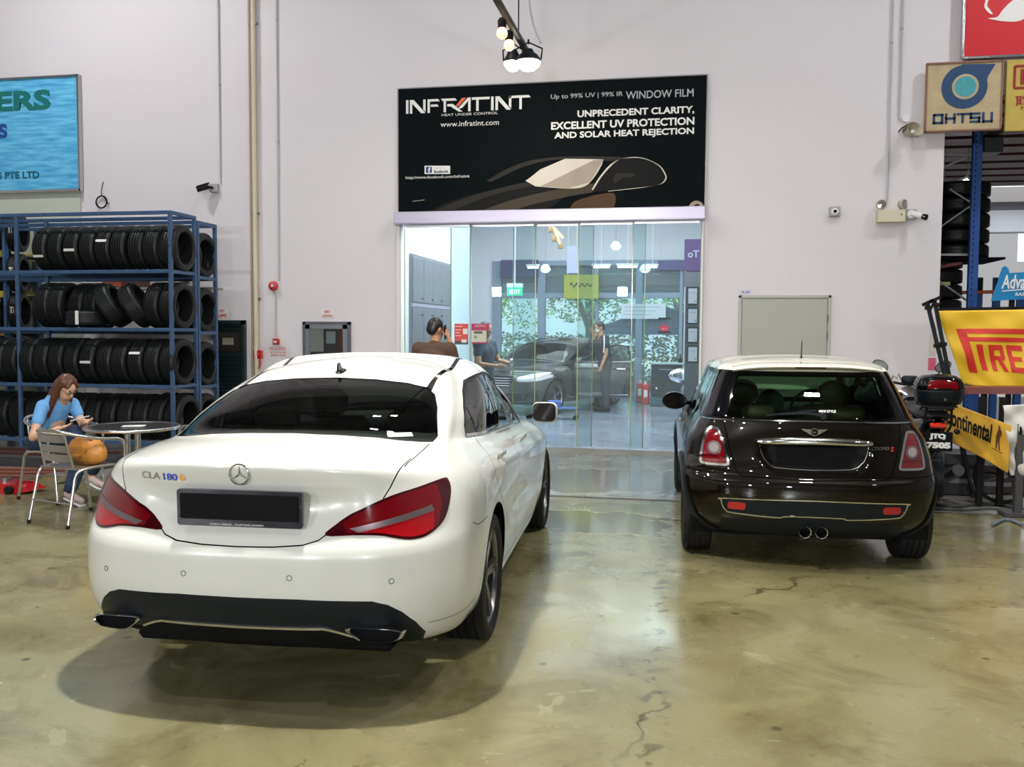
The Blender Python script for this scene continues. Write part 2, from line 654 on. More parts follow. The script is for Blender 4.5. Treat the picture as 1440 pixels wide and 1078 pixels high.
def floor_mat(name, c0, c1, c2, rough0, rough1, cracks=True, puddle=None, coat=.0):
    m = mat(name, c0, .3, spec=.6)
    nt = m.node_tree
    N, L = nt.nodes, nt.links
    b = N['Principled BSDF']
    tc = N.new('ShaderNodeTexCoord')

    def noise(sc, det=6, rough=.5, dist=0.0):
        n = N.new('ShaderNodeTexNoise')
        n.inputs['Scale'].default_value = sc
        n.inputs['Detail'].default_value = det
        n.inputs['Roughness'].default_value = rough
        n.inputs['Distortion'].default_value = dist
        L.new(tc.outputs['Object'], n.inputs['Vector'])
        return n.outputs['Fac']

    def ramp(fac, a, bb, v0=(0, 0, 0, 1), v1=(1, 1, 1, 1)):
        r = N.new('ShaderNodeValToRGB')
        r.color_ramp.elements[0].position = a
        r.color_ramp.elements[1].position = bb
        r.color_ramp.elements[0].color = v0
        r.color_ramp.elements[1].color = v1
        L.new(fac, r.inputs[0])
        return r.outputs['Color']

    def mix(fac, a, bb, k=1.0):
        x = N.new('ShaderNodeMix')
        x.data_type = 'RGBA'
        f = fac
        if k != 1.0:
            mu = N.new('ShaderNodeMath')
            mu.operation = 'MULTIPLY'
            mu.inputs[1].default_value = k
            L.new(fac, mu.inputs[0])
            f = mu.outputs[0]
        L.new(f, x.inputs[0])
        for i, v in ((6, a), (7, bb)):
            if isinstance(v, tuple):
                x.inputs[i].default_value = (*v, 1)
            else:
                L.new(v, x.inputs[i])
        return x.outputs[2]
    col = mix(ramp(noise(.45, 7, .6), .36, .66), c0, c1)
    col = mix(ramp(noise(1.6, 9, .65, .6), .46, .70), col, c2, .85)
    col = mix(ramp(noise(14, 6, .7), .60, .78), col, tuple(v * .55 for v in c2), .5)
    col = mix(ramp(noise(3.1, 8, .7, 1.0), .62, .70), col, tuple(v * .62 for v in c2), .55)
    h = noise(40, 4)
    if cracks:
        vo = N.new('ShaderNodeTexVoronoi')
        vo.feature = 'DISTANCE_TO_EDGE'
        vo.inputs['Scale'].default_value = .55
        wn = N.new('ShaderNodeTexNoise')
        wn.inputs['Scale'].default_value = 2.2
        wn.inputs['Detail'].default_value = 8
        L.new(tc.outputs['Object'], wn.inputs['Vector'])
        va = N.new('ShaderNodeMix')
        va.data_type = 'RGBA'
        va.blend_type = 'ADD'
        va.inputs[0].default_value = .55
        L.new(tc.outputs['Object'], va.inputs[6])
        L.new(wn.outputs['Color'], va.inputs[7])
        L.new(va.outputs[2], vo.inputs['Vector'])
        cr = ramp(vo.outputs['Distance'], .002, .009, (1, 1, 1, 1), (0, 0, 0, 1))
        msk = ramp(noise(.5, 2), .50, .60)
        mm = N.new('ShaderNodeMath')
        mm.operation = 'MULTIPLY'
        L.new(cr, mm.inputs[0])
        L.new(msk, mm.inputs[1])
        col = mix(mm.outputs[0], col, tuple(v * .18 for v in c2), .75)
        sp = N.new('ShaderNodeTexVoronoi')
        sp.inputs['Scale'].default_value = 3.0
        L.new(tc.outputs['Object'], sp.inputs['Vector'])
        dots = ramp(sp.outputs['Distance'], .05, .085, (1, 1, 1, 1), (0, 0, 0, 1))
        col = mix(dots, col, tuple(v * .35 for v in c2), .6)
    L.new(col, b.inputs['Base Color'])
    rg = ramp(noise(1.1, 8, .6, .5), .35, .70, (rough0,) * 3 + (1,), (rough1,) * 3 + (1,))
    if puddle:
        # wet patch: smooth film of water around one place
        mp = N.new('ShaderNodeMapping')
        mp.inputs['Location'].default_value = (-puddle[0] / puddle[2], -puddle[1] / puddle[3], 0)
        mp.inputs['Scale'].default_value = (1 / puddle[2], 1 / puddle[3], 1)
        L.new(tc.outputs['Object'], mp.inputs['Vector'])
        gr = N.new('ShaderNodeTexGradient')
        gr.gradient_type = 'SPHERICAL'
        L.new(mp.outputs[0], gr.inputs[0])
        ad = N.new('ShaderNodeMath')
        ad.operation = 'ADD'
        nn = noise(2.6, 6, .6, .8)
        L.new(gr.outputs['Fac'], ad.inputs[0])
        L.new(nn, ad.inputs[1])
        pm = ramp(ad.outputs[0], .72, .75)
        rg = mix(pm, rg, (.04, .04, .04))
        ring = ramp(ad.outputs[0], .64, .66)
        col2 = mix(ring, col, tuple(min(1, v * 1.25) for v in c0), .55)
        col2 = mix(pm, col2, tuple(v * .5 for v in c0), .6)
        # dried drip trail running towards the camera
        sx = N.new('ShaderNodeSeparateXYZ')
        L.new(tc.outputs['Object'], sx.inputs[0])
        m1 = N.new('ShaderNodeMath')
        m1.operation = 'MULTIPLY_ADD'
        m1.inputs[1].default_value = .0114
        m1.inputs[2].default_value = .081
        L.new(sx.outputs['Y'], m1.inputs[0])
        m2 = N.new('ShaderNodeMath')
        m2.operation = 'ADD'
        L.new(sx.outputs['X'], m2.inputs[0])
        L.new(m1.outputs[0], m2.inputs[1])
        m3 = N.new('ShaderNodeMath')
        m3.operation = 'ABSOLUTE'
        L.new(m2.outputs[0], m3.inputs[0])
        band = ramp(m3.outputs[0], .03, .09, (1, 1, 1, 1), (0, 0, 0, 1))
        spots = ramp(noise(11, 3, .5), .54, .60)
        m4 = N.new('ShaderNodeMath')
        m4.operation = 'MULTIPLY'
        L.new(band, m4.inputs[0])
        L.new(spots, m4.inputs[1])
        col2 = mix(m4.outputs[0], col2, tuple(v * .35 for v in c1), .7)
        L.new(col2, b.inputs['Base Color'])
    L.new(rg, b.inputs['Roughness'])
    bp = N.new('ShaderNodeBump')
    bp.inputs['Strength'].default_value = .06
    bp.inputs['Distance'].default_value = .01
    L.new(h, bp.inputs['Height'])
    L.new(bp.outputs['Normal'], b.inputs['Normal'])
    b.inputs['Coat Weight'].default_value = coat
    b.inputs['Coat Roughness'].default_value = .12
    return m


M['wall'] = wall_mat('wall_white', (.69, .655, .67))
M['wall2'] = wall_mat('wall_green_grey', (.52, .56, .47))
M['shop_wall'] = wall_mat('shop_wall', (.78, .78, .82), .04)
fl_hall = floor_mat('hall_floor', (.26, .245, .135), (.165, .146, .052), (.080, .064, .020), .14, .40, True, (-.85, 7.45, 1.1, .55), coat=.12)
fl_apron = floor_mat('apron_floor', (.34, .34, .31), (.27, .27, .24), (.15, .145, .11), .08, .28, False, (-1.0, 9.6, 2.2, 1.0), coat=.25)
fl_shop = floor_mat('shop_floor', (.27, .30, .36), (.22, .25, .31), (.17, .19, .23), .12, .3, False, coat=.3)

f = MB()
f.box((-2, 8.50 / 2 - 8, -.1), (44, 8.50 + 16, .2))
o = struct('floor', f, fl_hall)
f = MB()
f.box((-2, (8.59 + 11.6) / 2, -.1), (44, 11.6 - 8.59, .2))
struct('floor', f, fl_apron)
f = MB()
f.box((-2, 8.545, -.112), (44, .09, .2))
struct('trim_1', f, mat('joint_dark', (.018, .015, .010), .7, noise=(8, .4)))
f = MB()
f.box((-1.9, 11.85, -.095), (44, .50, .2), bev=.008)
struct('trim_2', f, mat('threshold', (.20, .175, .13), .45, noise=(5, .35, 8)))
f = MB()
f.box((-2, 17.2, -.101), (14, 10.2, .2))
struct('floor', f, fl_shop)

wl = MB()
T = .22
wl.box(((-16 - 3.94) / 2, W + T / 2, 4.5), (12.06, T, 9))
wl.box(((-3.94 + .17) / 2, W + T / 2, (3.17 + 9) / 2), (4.11, T, 9 - 3.17))
wl.box(((.17 + 3.03) / 2, W + T / 2, 4.5), (2.86, T, 9))
wl.box((6.5, W + T / 2, 6.75), (6.94, T, 4.5))
struct('wall_back', wl, M['wall'])
struct('wall_left', MB().box((-16.1, 0, 4.5), (.2, 24, 9)), M['wall'])
struct('wall_front', MB().box((-3, -9.9, 4.5), (26.4, .2, 9)), mat('far_wall', (.05, .05, .055), .7))
struct('wall_right', MB().box((10.1, 3, 4.5), (.2, 40, 9)), mat('wall_grey', (.30, .30, .31), .7))
cl = MB().box((-3, 1, 9.1), (26.4, 22.4, .2))
struct('ceiling', cl, mat('roof_grey', (.20, .20, .21), .7))
tr = MB()
for y in (-7, -3, 1, 5, 9):
    tr.box((-3, y, 8.75), (26, .25, .45))
struct('trim_3', tr, mat('roof_beam', (.12, .12, .13), .6))
# greenish painted bay at far left, pale pilaster edge
a = at(113, 200, y=W)
p = MB().box(((-16 + a.x) / 2, W - .015, 2.0), (16 + a.x, .03, 4.0))
struct('trim_4', p, M['wall2'])
# header over the glass front and side frame
h = MB()
h.box((-1.885, W - .02, 3.085), (4.13, .30, .17), bev=.01)
h.box((-1.885, W - .175, 3.03), (4.13, .012, .02))
struct('trim_5', h, mat('header_alu', (.58, .55, .68), .3, metal=.4))
h = MB()
h.box((-3.92, W + .02, 1.5), (.05, .16, 3.0), bev=.006)
h.box((.155, W + .02, 1.5), (.03, .16, 3.0), bev=.006)
struct('trim_6', h, mat('frame_white', (.70, .70, .68), .4))

# ---------------------------------------------------------------- the glass front: five frameless sliding panels
ge = mat('glass_edge', (.42, .46, .16), .18, spec=.8, coat=1)
GX = [(569, 663, 0), (634, 753, 1), (722, 834, 2), (813, 907, 1), (889, 985, 0)]
dr = thing('door_1', 'frameless glass front of five tall sliding panels', 'glass door', (0, W + .02, 0))
dr['kind'] = 'structure'
for i, (a, b, k) in enumerate(GX):
    y = W + .0 + k * .05
    xa, xb = at(a, 400, y=y).x, at(b, 400, y=y).x
    o = MB().box(((xa + xb) / 2, y - W - .02, 1.515), (xb - xa - .012, .010, 2.97)).build('glass_panel', thin_glass('front_glass', (.88, .95, .95), refl=1.0, haze=.05), dr)
    e = MB()
    e.box((xa, y - W - .02, 1.515), (.011, .013, 2.97))
    e.build('polished_edge', ge, o)
    MB().box((xb, y - W - .02, 1.515), (.011, .013, 2.97)).build('polished_edge', ge, o)
    r = MB().box(((xa + xb) / 2, y - W - .02, 3.0 - .01), (xb - xa - .05, .03, .035))
    r.build('top_clamp', M['brushed'], o)

# ---------------------------------------------------------------- the shop behind the glass
SB = 22.0
sx0, sx1 = -4.55, .60
struct('wall_left', MB().box((-4.02, 14.3, 2.3), (.12, 4.0, 4.6)), M['shop_wall'])
xl = at(693, 415, y=SB).x
xr = at(962, 415, y=SB).x
w2 = MB()
w2.box((-5.35, 19.2, 2.3), (.12, 6.0, 4.6))
w2.box((-4.7, 16.3, 2.3), (1.35, .12, 4.6))
struct('wall_left', w2, M['shop_wall'])
struct('wall_right', MB().box((.66, 17.15, 2.3), (.12, 9.7, 4.6)), M['shop_wall'])
w3 = MB()
zt = 3.26
w3.box(((xl - 5.4) / 2, SB + .1, 2.3), (5.4 + xl, .2, 4.6))
w3.box(((xr + .66) / 2, SB + .1, 2.3), (.66 - xr, .2, 4.6))
w3.box(((xl + xr) / 2, SB + .1, (zt + 4.6) / 2), (xr - xl, .2, 4.6 - zt))
struct('wall_back', w3, M['shop_wall'])
struct('ceiling', MB().box((-2.3, 17.2, 4.65), (6.3, 10, .1)), mat('shop_ceiling', (.70, .70, .68), .7))
# beam and bulkhead seen under the shop ceiling
struct('trim_7', MB().box((-2.3, 14.6, 4.05), (6.0, .3, 1.1)), M['shop_wall'])
fm = mat('frame_blue_grey', (.25, .33, .42), .4)
wn = thing('window_1', 'tall shop window wall with blue-grey frames', 'window', ((xl + xr) / 2, SB, 0))
wn['kind'] = 'structure'
ww = xr - xl
ox = (xl + xr) / 2
mull = [at(p, 415, y=SB).x - ox for p in (699, 762, 840, 899, 958)]
for i, x in enumerate(mull):
    MB().box((x, 0, zt / 2), ((.22, .19, .07, .16, .08)[i], .14, zt), bev=.006).build('mullion', fm, wn)
MB().box((0, 0, 2.43), (ww, .13, .13), bev=.006).build('transom', fm, wn)
MB().box((0, 0, zt - .05), (ww, .15, .12), bev=.006).build('head_rail', fm, wn)
MB().box((0, 0, .05), (ww, .15, .10), bev=.006).build('bottom_rail', fm, wn)
gl2 = thin_glass('window_glass', (.78, .90, .90), refl=.6, haze=.10)
for i in range(4):
    for z0, z1 in ((.1, 2.37), (2.49, zt - .1)):
        MB().box(((mull[i] + mull[i + 1]) / 2, .02, (z0 + z1) / 2), (mull[i + 1] - mull[i] - .05, .008, z1 - z0)).build('pane', gl2, wn)
# shop canopy beyond the upper windows
cn = MB().box((-2.5, 26.4, 3.05), (8, 8.5, .2))
struct('ceiling', cn, mat('canopy_dark', (.10, .15, .17), .6))
bm_ = MB()
for k in range(5):
    bm_.box((-2.5, 23.2 + k * 1.6, 2.9), (8, .12, .18))
struct('trim_8', bm_, mat('canopy_beam', (.28, .33, .36), .5))
struct('ground', MB().box((-2, 42, -.12), (80, 39.5, .2)), mat('pavement', (.38, .38, .36), .8, noise=(3, .15)))

# ---------------------------------------------------------------- neighbouring unit on the right
struct('floor', MB().box((7, 21, -.102), (8, 17.6, .2)), mat('unit_floor', (.16, .15, .13), .5, noise=(2, .3)))
struct('wall_right', MB().box((11.0, 21, 2.5), (.2, 17.6, 5)), mat('wall_dark', (.12, .12, .13), .7))
struct('trim_10', MB().box((7, 20.75, 4.36), (8, .2, .5)), mat('band_grey', (.16, .16, .17), .6))
struct('wall_left', MB().box((3.0, 21, 2.5), (.1, 17.4, 5)), mat('wall_dark2', (.16, .16, .17), .7))
gw = MB()
gw.box((7, 28.1, 1.2), (8, .2, 2.4))
gw.box((6.0, 28.1, 3.5), (6.1, .2, 2.2))
gw.box((10.65, 28.1, 3.5), (.7, .2, 2.2))
gw.box((9.7, 28.1, 3.0), (1.3, .2, 1.2))
struct('wall_back', gw, mat('unit_grey', (.17, .175, .19), .7))
struct('trim_9', MB().box((7, 20.6, 3.88), (8, .2, .46), bev=.02), mat('pale_band', (.62, .64, .66), .5))
rc = thing('ceiling', 'dark red ribbed metal ceiling of the neighbouring unit', 'ceiling', (7, 20.5, 4.62))
rc['kind'] = 'structure'
rm = mat('red_sheet', (.075, .014, .012), .45, metal=.3)
for k in range(11):
    MB().prism([(-.37, 0), (-.30, -.06), (.20, -.06), (.27, 0), (.37, 0), (.37, .03), (-.37, .03)], -4, 4, YZ).xf(Matrix.Translation((0, -7.9 + k * .74, 0))).build('rib_panel', rm, rc)
struct('wall_back', MB().box((6.9, W + T + .4, 5.3), (8, .1, 1.4)), mat('lintel_dark', (.03, .035, .04), .7))

# ---------------------------------------------------------------- car bodies
def ring(yr, cr, nr, wr, yf, cf, nf, wf, zr0, zr1, zs, zf1, zf0, ws=None):
    """half outline of the body at one level, from the rear centre round the side to the front centre"""
    pts = []
    for t in (0, 20, 38, 54, 70, 90):
        s, c = sin(radians(t)) ** (2 / nr), max(0, cos(radians(t))) ** (2 / nr)
        x = wr * s
        pts.append((x, yr + cr * (1 - c), zr0 + (zr1 - zr0) * s ** 2.5))
    ya, yb = yr + cr, yf - cf
    W = [wr] + list(ws or []) + [wf]
    Z = [zr1] + list(zs or []) + [zf1]
    f = lambda A, u: float(np.interp(u, np.linspace(0, 1, len(A)), A))
    for i in range(1, 8):
        u = i / 8
        pts.append((f(W, u), ya + (yb - ya) * u, f(Z, u)))
    for t in (90, 70, 54, 38, 20, 0):
        s, c = sin(radians(t)) ** (2 / nf), max(0, cos(radians(t))) ** (2 / nf)
        pts.append((wf * s, yf - cf * (1 - c), zf0 + (zf1 - zf0) * s ** 2.5))
    return pts


def hermite(P, t, n, tang0=None, tang1=None):
    """P (k,...) with parameters t, n new samples per unit"""
    k = len(P)
    T = np.zeros_like(P)
    for i in range(1, k - 1):
        h0, h1 = t[i] - t[i - 1], t[i + 1] - t[i]
        T[i] = ((P[i] - P[i - 1]) / h0 * h1 + (P[i + 1] - P[i]) / h1 * h0) / (h0 + h1)
    T[0] = (P[1] - P[0]) / (t[1] - t[0])
    T[-1] = (P[-1] - P[-2]) / (t[-1] - t[-2])
    if tang0 is not None:
        T[0] = tang0(P, t)
    if tang1 is not None:
        T[-1] = tang1(P, t)
    out = []
    for i in range(k - 1):
        h = t[i + 1] - t[i]
        m = max(1, int(math.ceil(h * n)))
        for q in range(m):
            u = q / m
            out.append((2 * u ** 3 - 3 * u ** 2 + 1) * P[i] + (u ** 3 - 2 * u ** 2 + u) * h * T[i] + (-2 * u ** 3 + 3 * u ** 2) * P[i + 1] + (u ** 3 - u ** 2) * h * T[i + 1])
    out.append(P[-1])
    return np.array(out)


def shell_grid(rings, du=0.035, dv=0.025):
    P = np.array(rings, float)
    # along the stations
    d = np.linalg.norm(np.diff(P, axis=1), axis=2).mean(axis=0)
    t = np.concatenate([[0], np.cumsum(d)])
    Q = np.swapaxes(P, 0, 1)

    def t0(P_, t_):
        v = (P_[1] - P_[0]) / (t_[1] - t_[0])
        v = v.copy()
        v[:, 1:] = 0
        return v

    def t1(P_, t_):
        v = (P_[-1] - P_[-2]) / (t_[-1] - t_[-2])
        v = v.copy()
        v[:, 1:] = 0
        return v
    Q = hermite(Q, t, 1 / du, t0, t1)
    R = np.swapaxes(Q, 0, 1)
    d = np.linalg.norm(np.diff(R, axis=1 - 1), axis=2).mean(axis=1)
    t = np.concatenate([[0], np.cumsum(d)])

    def top(P_, t_):
        v = (P_[-1] - P_[-2]) / (t_[-1] - t_[-2])
        v = v.copy()
        v[:, 2] = 0
        return v
    R = hermite(R, t, 1 / dv, None, top)
    return R          # (levels, stations, 3)


class Shell:
    def __init__(s, G):
        nl, ns, _ = G.shape
        bm = bmesh.new()
        for sg in (1, -1):
            V = [[bm.verts.new((sg * G[i, j, 0], G[i, j, 1], G[i, j, 2])) for j in range(ns)] for i in range(nl)]
            for i in range(nl - 1):
                for j in range(ns - 1):
                    q = (V[i][j], V[i + 1][j], V[i + 1][j + 1], V[i][j + 1])
                    bm.faces.new(q if sg < 0 else q[::-1])
        bmesh.ops.remove_doubles(bm, verts=bm.verts, dist=0.0008)
        bmesh.ops.dissolve_degenerate(bm, dist=0.0004, edges=bm.edges)
        bm.normal_update()
        s.bm = bm
        s.ref = bm.copy()
        s.ref.faces.ensure_lookup_table()
        s.ref.normal_update()
        s.bvh = BVHTree.FromBMesh(s.ref)
        s.outward()

    def outward(s):
        c = Vector((0, 2, .5))
        tot = sum((f.normal.dot(f.calc_center_median() - c)) * f.calc_area() for f in s.ref.faces)
        if tot < 0:
            for b in (s.bm, s.ref):
                for f in b.faces:
                    f.normal_flip()
                b.normal_update()
            s.bvh = BVHTree.FromBMesh(s.ref)

    def cut(s, poly, a, b, fid, filt=None, delete=False, only=None):
        """cuts along the outline poly, drawn in the plane of the unit vectors a, b; faces inside get index fid"""
        a, b = Vector(a).normalized(), Vector(b).normalized()
        bm = s.bm
        us = [p[0] for p in poly]
        vs_ = [p[1] for p in poly]
        bb = (min(us), max(us), min(vs_), max(vs_))

        def fb(f):
            uu = [v.co.dot(a) for v in f.verts]
            vv = [v.co.dot(b) for v in f.verts]
            return min(uu), max(uu), min(vv), max(vv)
        cand = {}
        for f in bm.faces:
            c = f.calc_center_median()
            if filt and not filt(c, f.normal):
                continue
            if only is not None and f.material_index not in only:
                continue
            q = fb(f)
            if q[1] < bb[0] - .001 or q[0] > bb[1] + .001 or q[3] < bb[2] - .001 or q[2] > bb[3] + .001:
                continue
            cand[f] = q
        n = len(poly)
        for i in range(n):
            p, q = poly[i], poly[(i + 1) % n]
            d = (q[0] - p[0], q[1] - p[1])
            L = sqrt(d[0] ** 2 + d[1] ** 2)
            if L < 1e-6:
                continue
            no = (a * (-d[1]) + b * d[0]) / L
            co = a * p[0] + b * p[1]
            e = 1e-4
            x0, x1 = min(p[0], q[0]) - e, max(p[0], q[0]) + e
            y0, y1 = min(p[1], q[1]) - e, max(p[1], q[1]) + e
            sub = [f for f, k in cand.items() if k[1] > x0 and k[0] < x1 and k[3] > y0 and k[2] < y1]
            if not sub:
                continue
            g = set()
            for f in sub:
                del cand[f]
                g.add(f)
                g.update(f.edges)
                g.update(f.verts)
            r = bmesh.ops.bisect_plane(bm, geom=list(g), dist=1e-5, plane_co=co, plane_no=no)
            for f in r['geom']:
                if isinstance(f, bmesh.types.BMFace) and f.is_valid:
                    cand[f] = fb(f)
        ins = []
        for f in cand:
            if not f.is_valid:
                continue
            c = f.calc_center_median()
            u, v = c.dot(a), c.dot(b)
            k = False
            j = n - 1
            for i in range(n):
                if (poly[i][1] > v) != (poly[j][1] > v) and u < (poly[j][0] - poly[i][0]) * (v - poly[i][1]) / (poly[j][1] - poly[i][1]) + poly[i][0]:
                    k = not k
                j = i
            if k:
                ins.append(f)
        if delete:
            bmesh.ops.delete(bm, geom=ins, context='FACES')
        else:
            for f in ins:
                f.material_index = fid
        return ins

    def seam(s, line, a, b, w=0.004, filt=None, only=None, closed=False, fid=99):
        """a narrow panel gap along a polyline"""
        n = len(line)
        for i in range(n if closed else n - 1):
            p, q = Vector(line[i]), Vector(line[(i + 1) % n])
            d = q - p
            if d.length < 1e-5:
                continue
            d.normalize()
            o = Vector((-d.y, d.x)) * w / 2
            p2, q2 = p - d * w * .3, q + d * w * .3
            s.cut([p2 + o, q2 + o, q2 - o, p2 - o], a, b, fid, filt, only=only)

    def drop(s, fid):
        fs = [f for f in s.bm.faces if f.material_index == fid]
        bmesh.ops.delete(s.bm, geom=fs, context='FACES')

    def nrm(s, co):
        loc, no, idx, d = s.bvh.find_nearest(co)
        f = s.ref.faces[idx]
        w = poly_3d_calc([v.co for v in f.verts], loc)
        n = Vector((0, 0, 0))
        for v, k in zip(f.verts, w):
            n += v.normal * k
        return n.normalized() if n.length > 1e-6 else no

    def part(s, fid, name, m, parent, off=0.0, rim=0.0, label=None):
        """faces of one index, one object for each connected piece"""
        fs = [f for f in s.bm.faces if f.material_index == fid]
        if not fs:
            print('EMPTY PART', name)
            return None
        left, out = set(fs), []
        while left:
            st = [left.pop()]
            isl = []
            while st:
                f = st.pop()
                isl.append(f)
                for e in f.edges:
                    for g in e.link_faces:
                        if g in left:
                            left.discard(g)
                            st.append(g)
            if sum(f.calc_area() for f in isl) > 3e-4:
                out.append(isl)
        out.sort(key=len, reverse=True)
        return [s.part_one(isl, name, m, parent, off, rim, label) for isl in out][0]

    def part_one(s, fs, name, m, parent, off, rim, label):
        vi, co, no, faces = {}, [], [], []
        for f in fs:
            q = []
            for v in f.verts:
                if v not in vi:
                    vi[v] = len(co)
                    k = s.nrm(v.co)
                    no.append(k)
                    co.append(v.co + k * off)
                q.append(vi[v])
            faces.append(q)
        if rim:
            fset = set(fs)
            base = len(co)
            ed = [e for f in fs for e in f.edges if sum(1 for g in e.link_faces if g in fset) == 1]
            ex = {}
            for e in set(ed):
                f = [g for g in e.link_faces if g in fset][0]
                vs = list(f.verts)
                i0 = vs.index(e.verts[0])
                a, b = (e.verts[0], e.verts[1]) if vs[(i0 + 1) % len(vs)] is e.verts[1] else (e.verts[1], e.verts[0])
                q = []
                for v in (b, a):
                    # outer edge copies keep the surface normal so the shading stays clean
                    if v not in ex:
                        ex[v] = len(co)
                        co.append(co[vi[v]] - no[vi[v]] * rim)
                        no.append(no[vi[v]])
                    q.append(v)
                faces.append([vi[b], vi[a], ex[a], ex[b]])
        me = bpy.data.meshes.new(name)
        me.from_pydata([tuple(c) for c in co], [], faces)
        me.update()
        me.shade_smooth()
        me.normals_split_custom_set_from_vertices([tuple(n) for n in no])
        o = link(name, me, m, parent)
        if label:
            o['label'] = label
        return o

    def hit(s, o, d):
        r = s.bvh.ray_cast(Vector(o), Vector(d).normalized())
        return r[0]

    def rear(s, x, z, front=False):
        """point of the surface seen straight from behind (or in front)"""
        return s.hit((x, -3, z), (0, 1, 0)) if not front else s.hit((x, 9, z), (0, -1, 0))


def offset_poly(poly, d):
    """moves a closed outline inwards (d>0) for counter-clockwise outlines"""
    n = len(poly)
    P = [Vector(p) for p in poly]
    A = sum(P[i].x * P[(i + 1) % n].y - P[(i + 1) % n].x * P[i].y for i in range(n))
    sg = 1 if A > 0 else -1
    out = []
    for i in range(n):
        e0 = (P[i] - P[i - 1]).normalized()
        e1 = (P[(i + 1) % n] - P[i]).normalized()
        n0, n1 = Vector((-e0.y, e0.x)), Vector((-e1.y, e1.x))
        b = (n0 + n1)
        if b.length < 1e-6:
            b = n0
        b.normalize()
        k = max(.5, b.dot(n0))
        out.append(tuple(P[i] + b * (sg * d / k)))
    return out


def mirror_x(poly):
    return [(-p[0], p[1]) for p in poly][::-1]


def strip_along(name, pts, nrm, w, h, m, parent, smooth=40):
    """a narrow raised band that follows surface points (trim, chrome strips)"""
    mb = MB()
    rows = []
    n = len(pts)
    for i in range(n):
        p = Vector(pts[i])
        t = (Vector(pts[min(i + 1, n - 1)]) - Vector(pts[max(i - 1, 0)])).normalized()
        k = Vector(nrm[i]).normalized()
        s = t.cross(k).normalized()
        rows.append([p - s * w / 2 - k * .004, p - s * w * .35 + k * h, p + s * w * .35 + k * h, p + s * w / 2 - k * .004])
    mb.grid(rows)
    return mb.build(name, m, parent, smooth)


def wheel(parent, name, c, R, rim_r, w, side, m_rim, m_tyre, spokes=10, twin=False, caliper=True):
    """side=+1: outer face towards +x"""
    e = MB()
    prof = []
    hw = w / 2
    P = [(-hw * .86, rim_r - .005), (-hw, rim_r + .02), (-hw * 1.0, (rim_r + R) / 2), (-hw * .93, R - .014), (-hw * .80, R - .003)]
    g = [-.55, -.18, .18, .55]
    tread = []
    x = -hw * .80
    for gx in g:
        tread += [(gx * hw - .005, R), (gx * hw - .004, R - .008), (gx * hw + .004, R - .008), (gx * hw + .005, R)]
    Q = [(-a, b) for a, b in P[::-1]]
    prof = [(r, h) for h, r in (P + tread + Q)]
    e.lathe(prof + [(rim_r - .03, hw * .6), (rim_r - .03, -hw * .6)], 48, axis='X', closed=True)
    e.xf(Matrix.Translation(c))
    ty = e.build(name, m_tyre, parent, 35)
    rim = MB()
    fx = side * hw * .80
    rim.lathe([(rim_r + .004, fx * 1.06), (rim_r - .012, fx * 1.06), (rim_r - .022, fx * .9), (rim_r - .03, -fx * .5), (rim_r - .03, -fx * .9), (rim_r, -fx * .9)], 48, axis='X')
    rim.f = [f for f in rim.f if len(f) == 4]
    for i in range(spokes):
        a0 = 2 * pi * i / spokes
        offs = (-.10, .10) if twin else (0,)
        for of in offs:
            a = a0 + of
            r0, r1 = .045, rim_r - .012
            wa, wb = (.014, .020) if twin else (.017, .030)
            rows = []
            for r, wd, xx in ((r0, wa * 1.3, fx * .82), (r0 + (r1 - r0) * .5, wa, fx * .92), (r1, wb, fx * .98)):
                t = Vector((0, -sin(a), cos(a)))
                d = Vector((0, cos(a), sin(a)))
                p = d * r
                rows.append([p + t * wd + Vector((xx - side * .022, 0, 0)), p + t * wd * .75 + Vector((xx, 0, 0)), p - t * wd * .75 + Vector((xx, 0, 0)), p - t * wd + Vector((xx - side * .022, 0, 0))])
            rim.grid(rows)
    rim.lathe([(.0, fx * .88), (.03, fx * .88), (.036, fx * .84), (.062, fx * .80), (.062, fx * .6), (0, fx * .6)], 24, axis='X')
    rim.xf(Matrix.Translation(c))
    ro = rim.build('rim', m_rim, ty, 35)
    dsk = MB().lathe([(.05, side * -.01), (rim_r * .72, side * -.01), (rim_r * .72, side * .01), (.05, side * .01)], 32, axis='X', closed=True)
    dsk.xf(Matrix.Translation(c))
    dsk.build('brake_disc', MATS['steel'], ty, 35)
    return ty

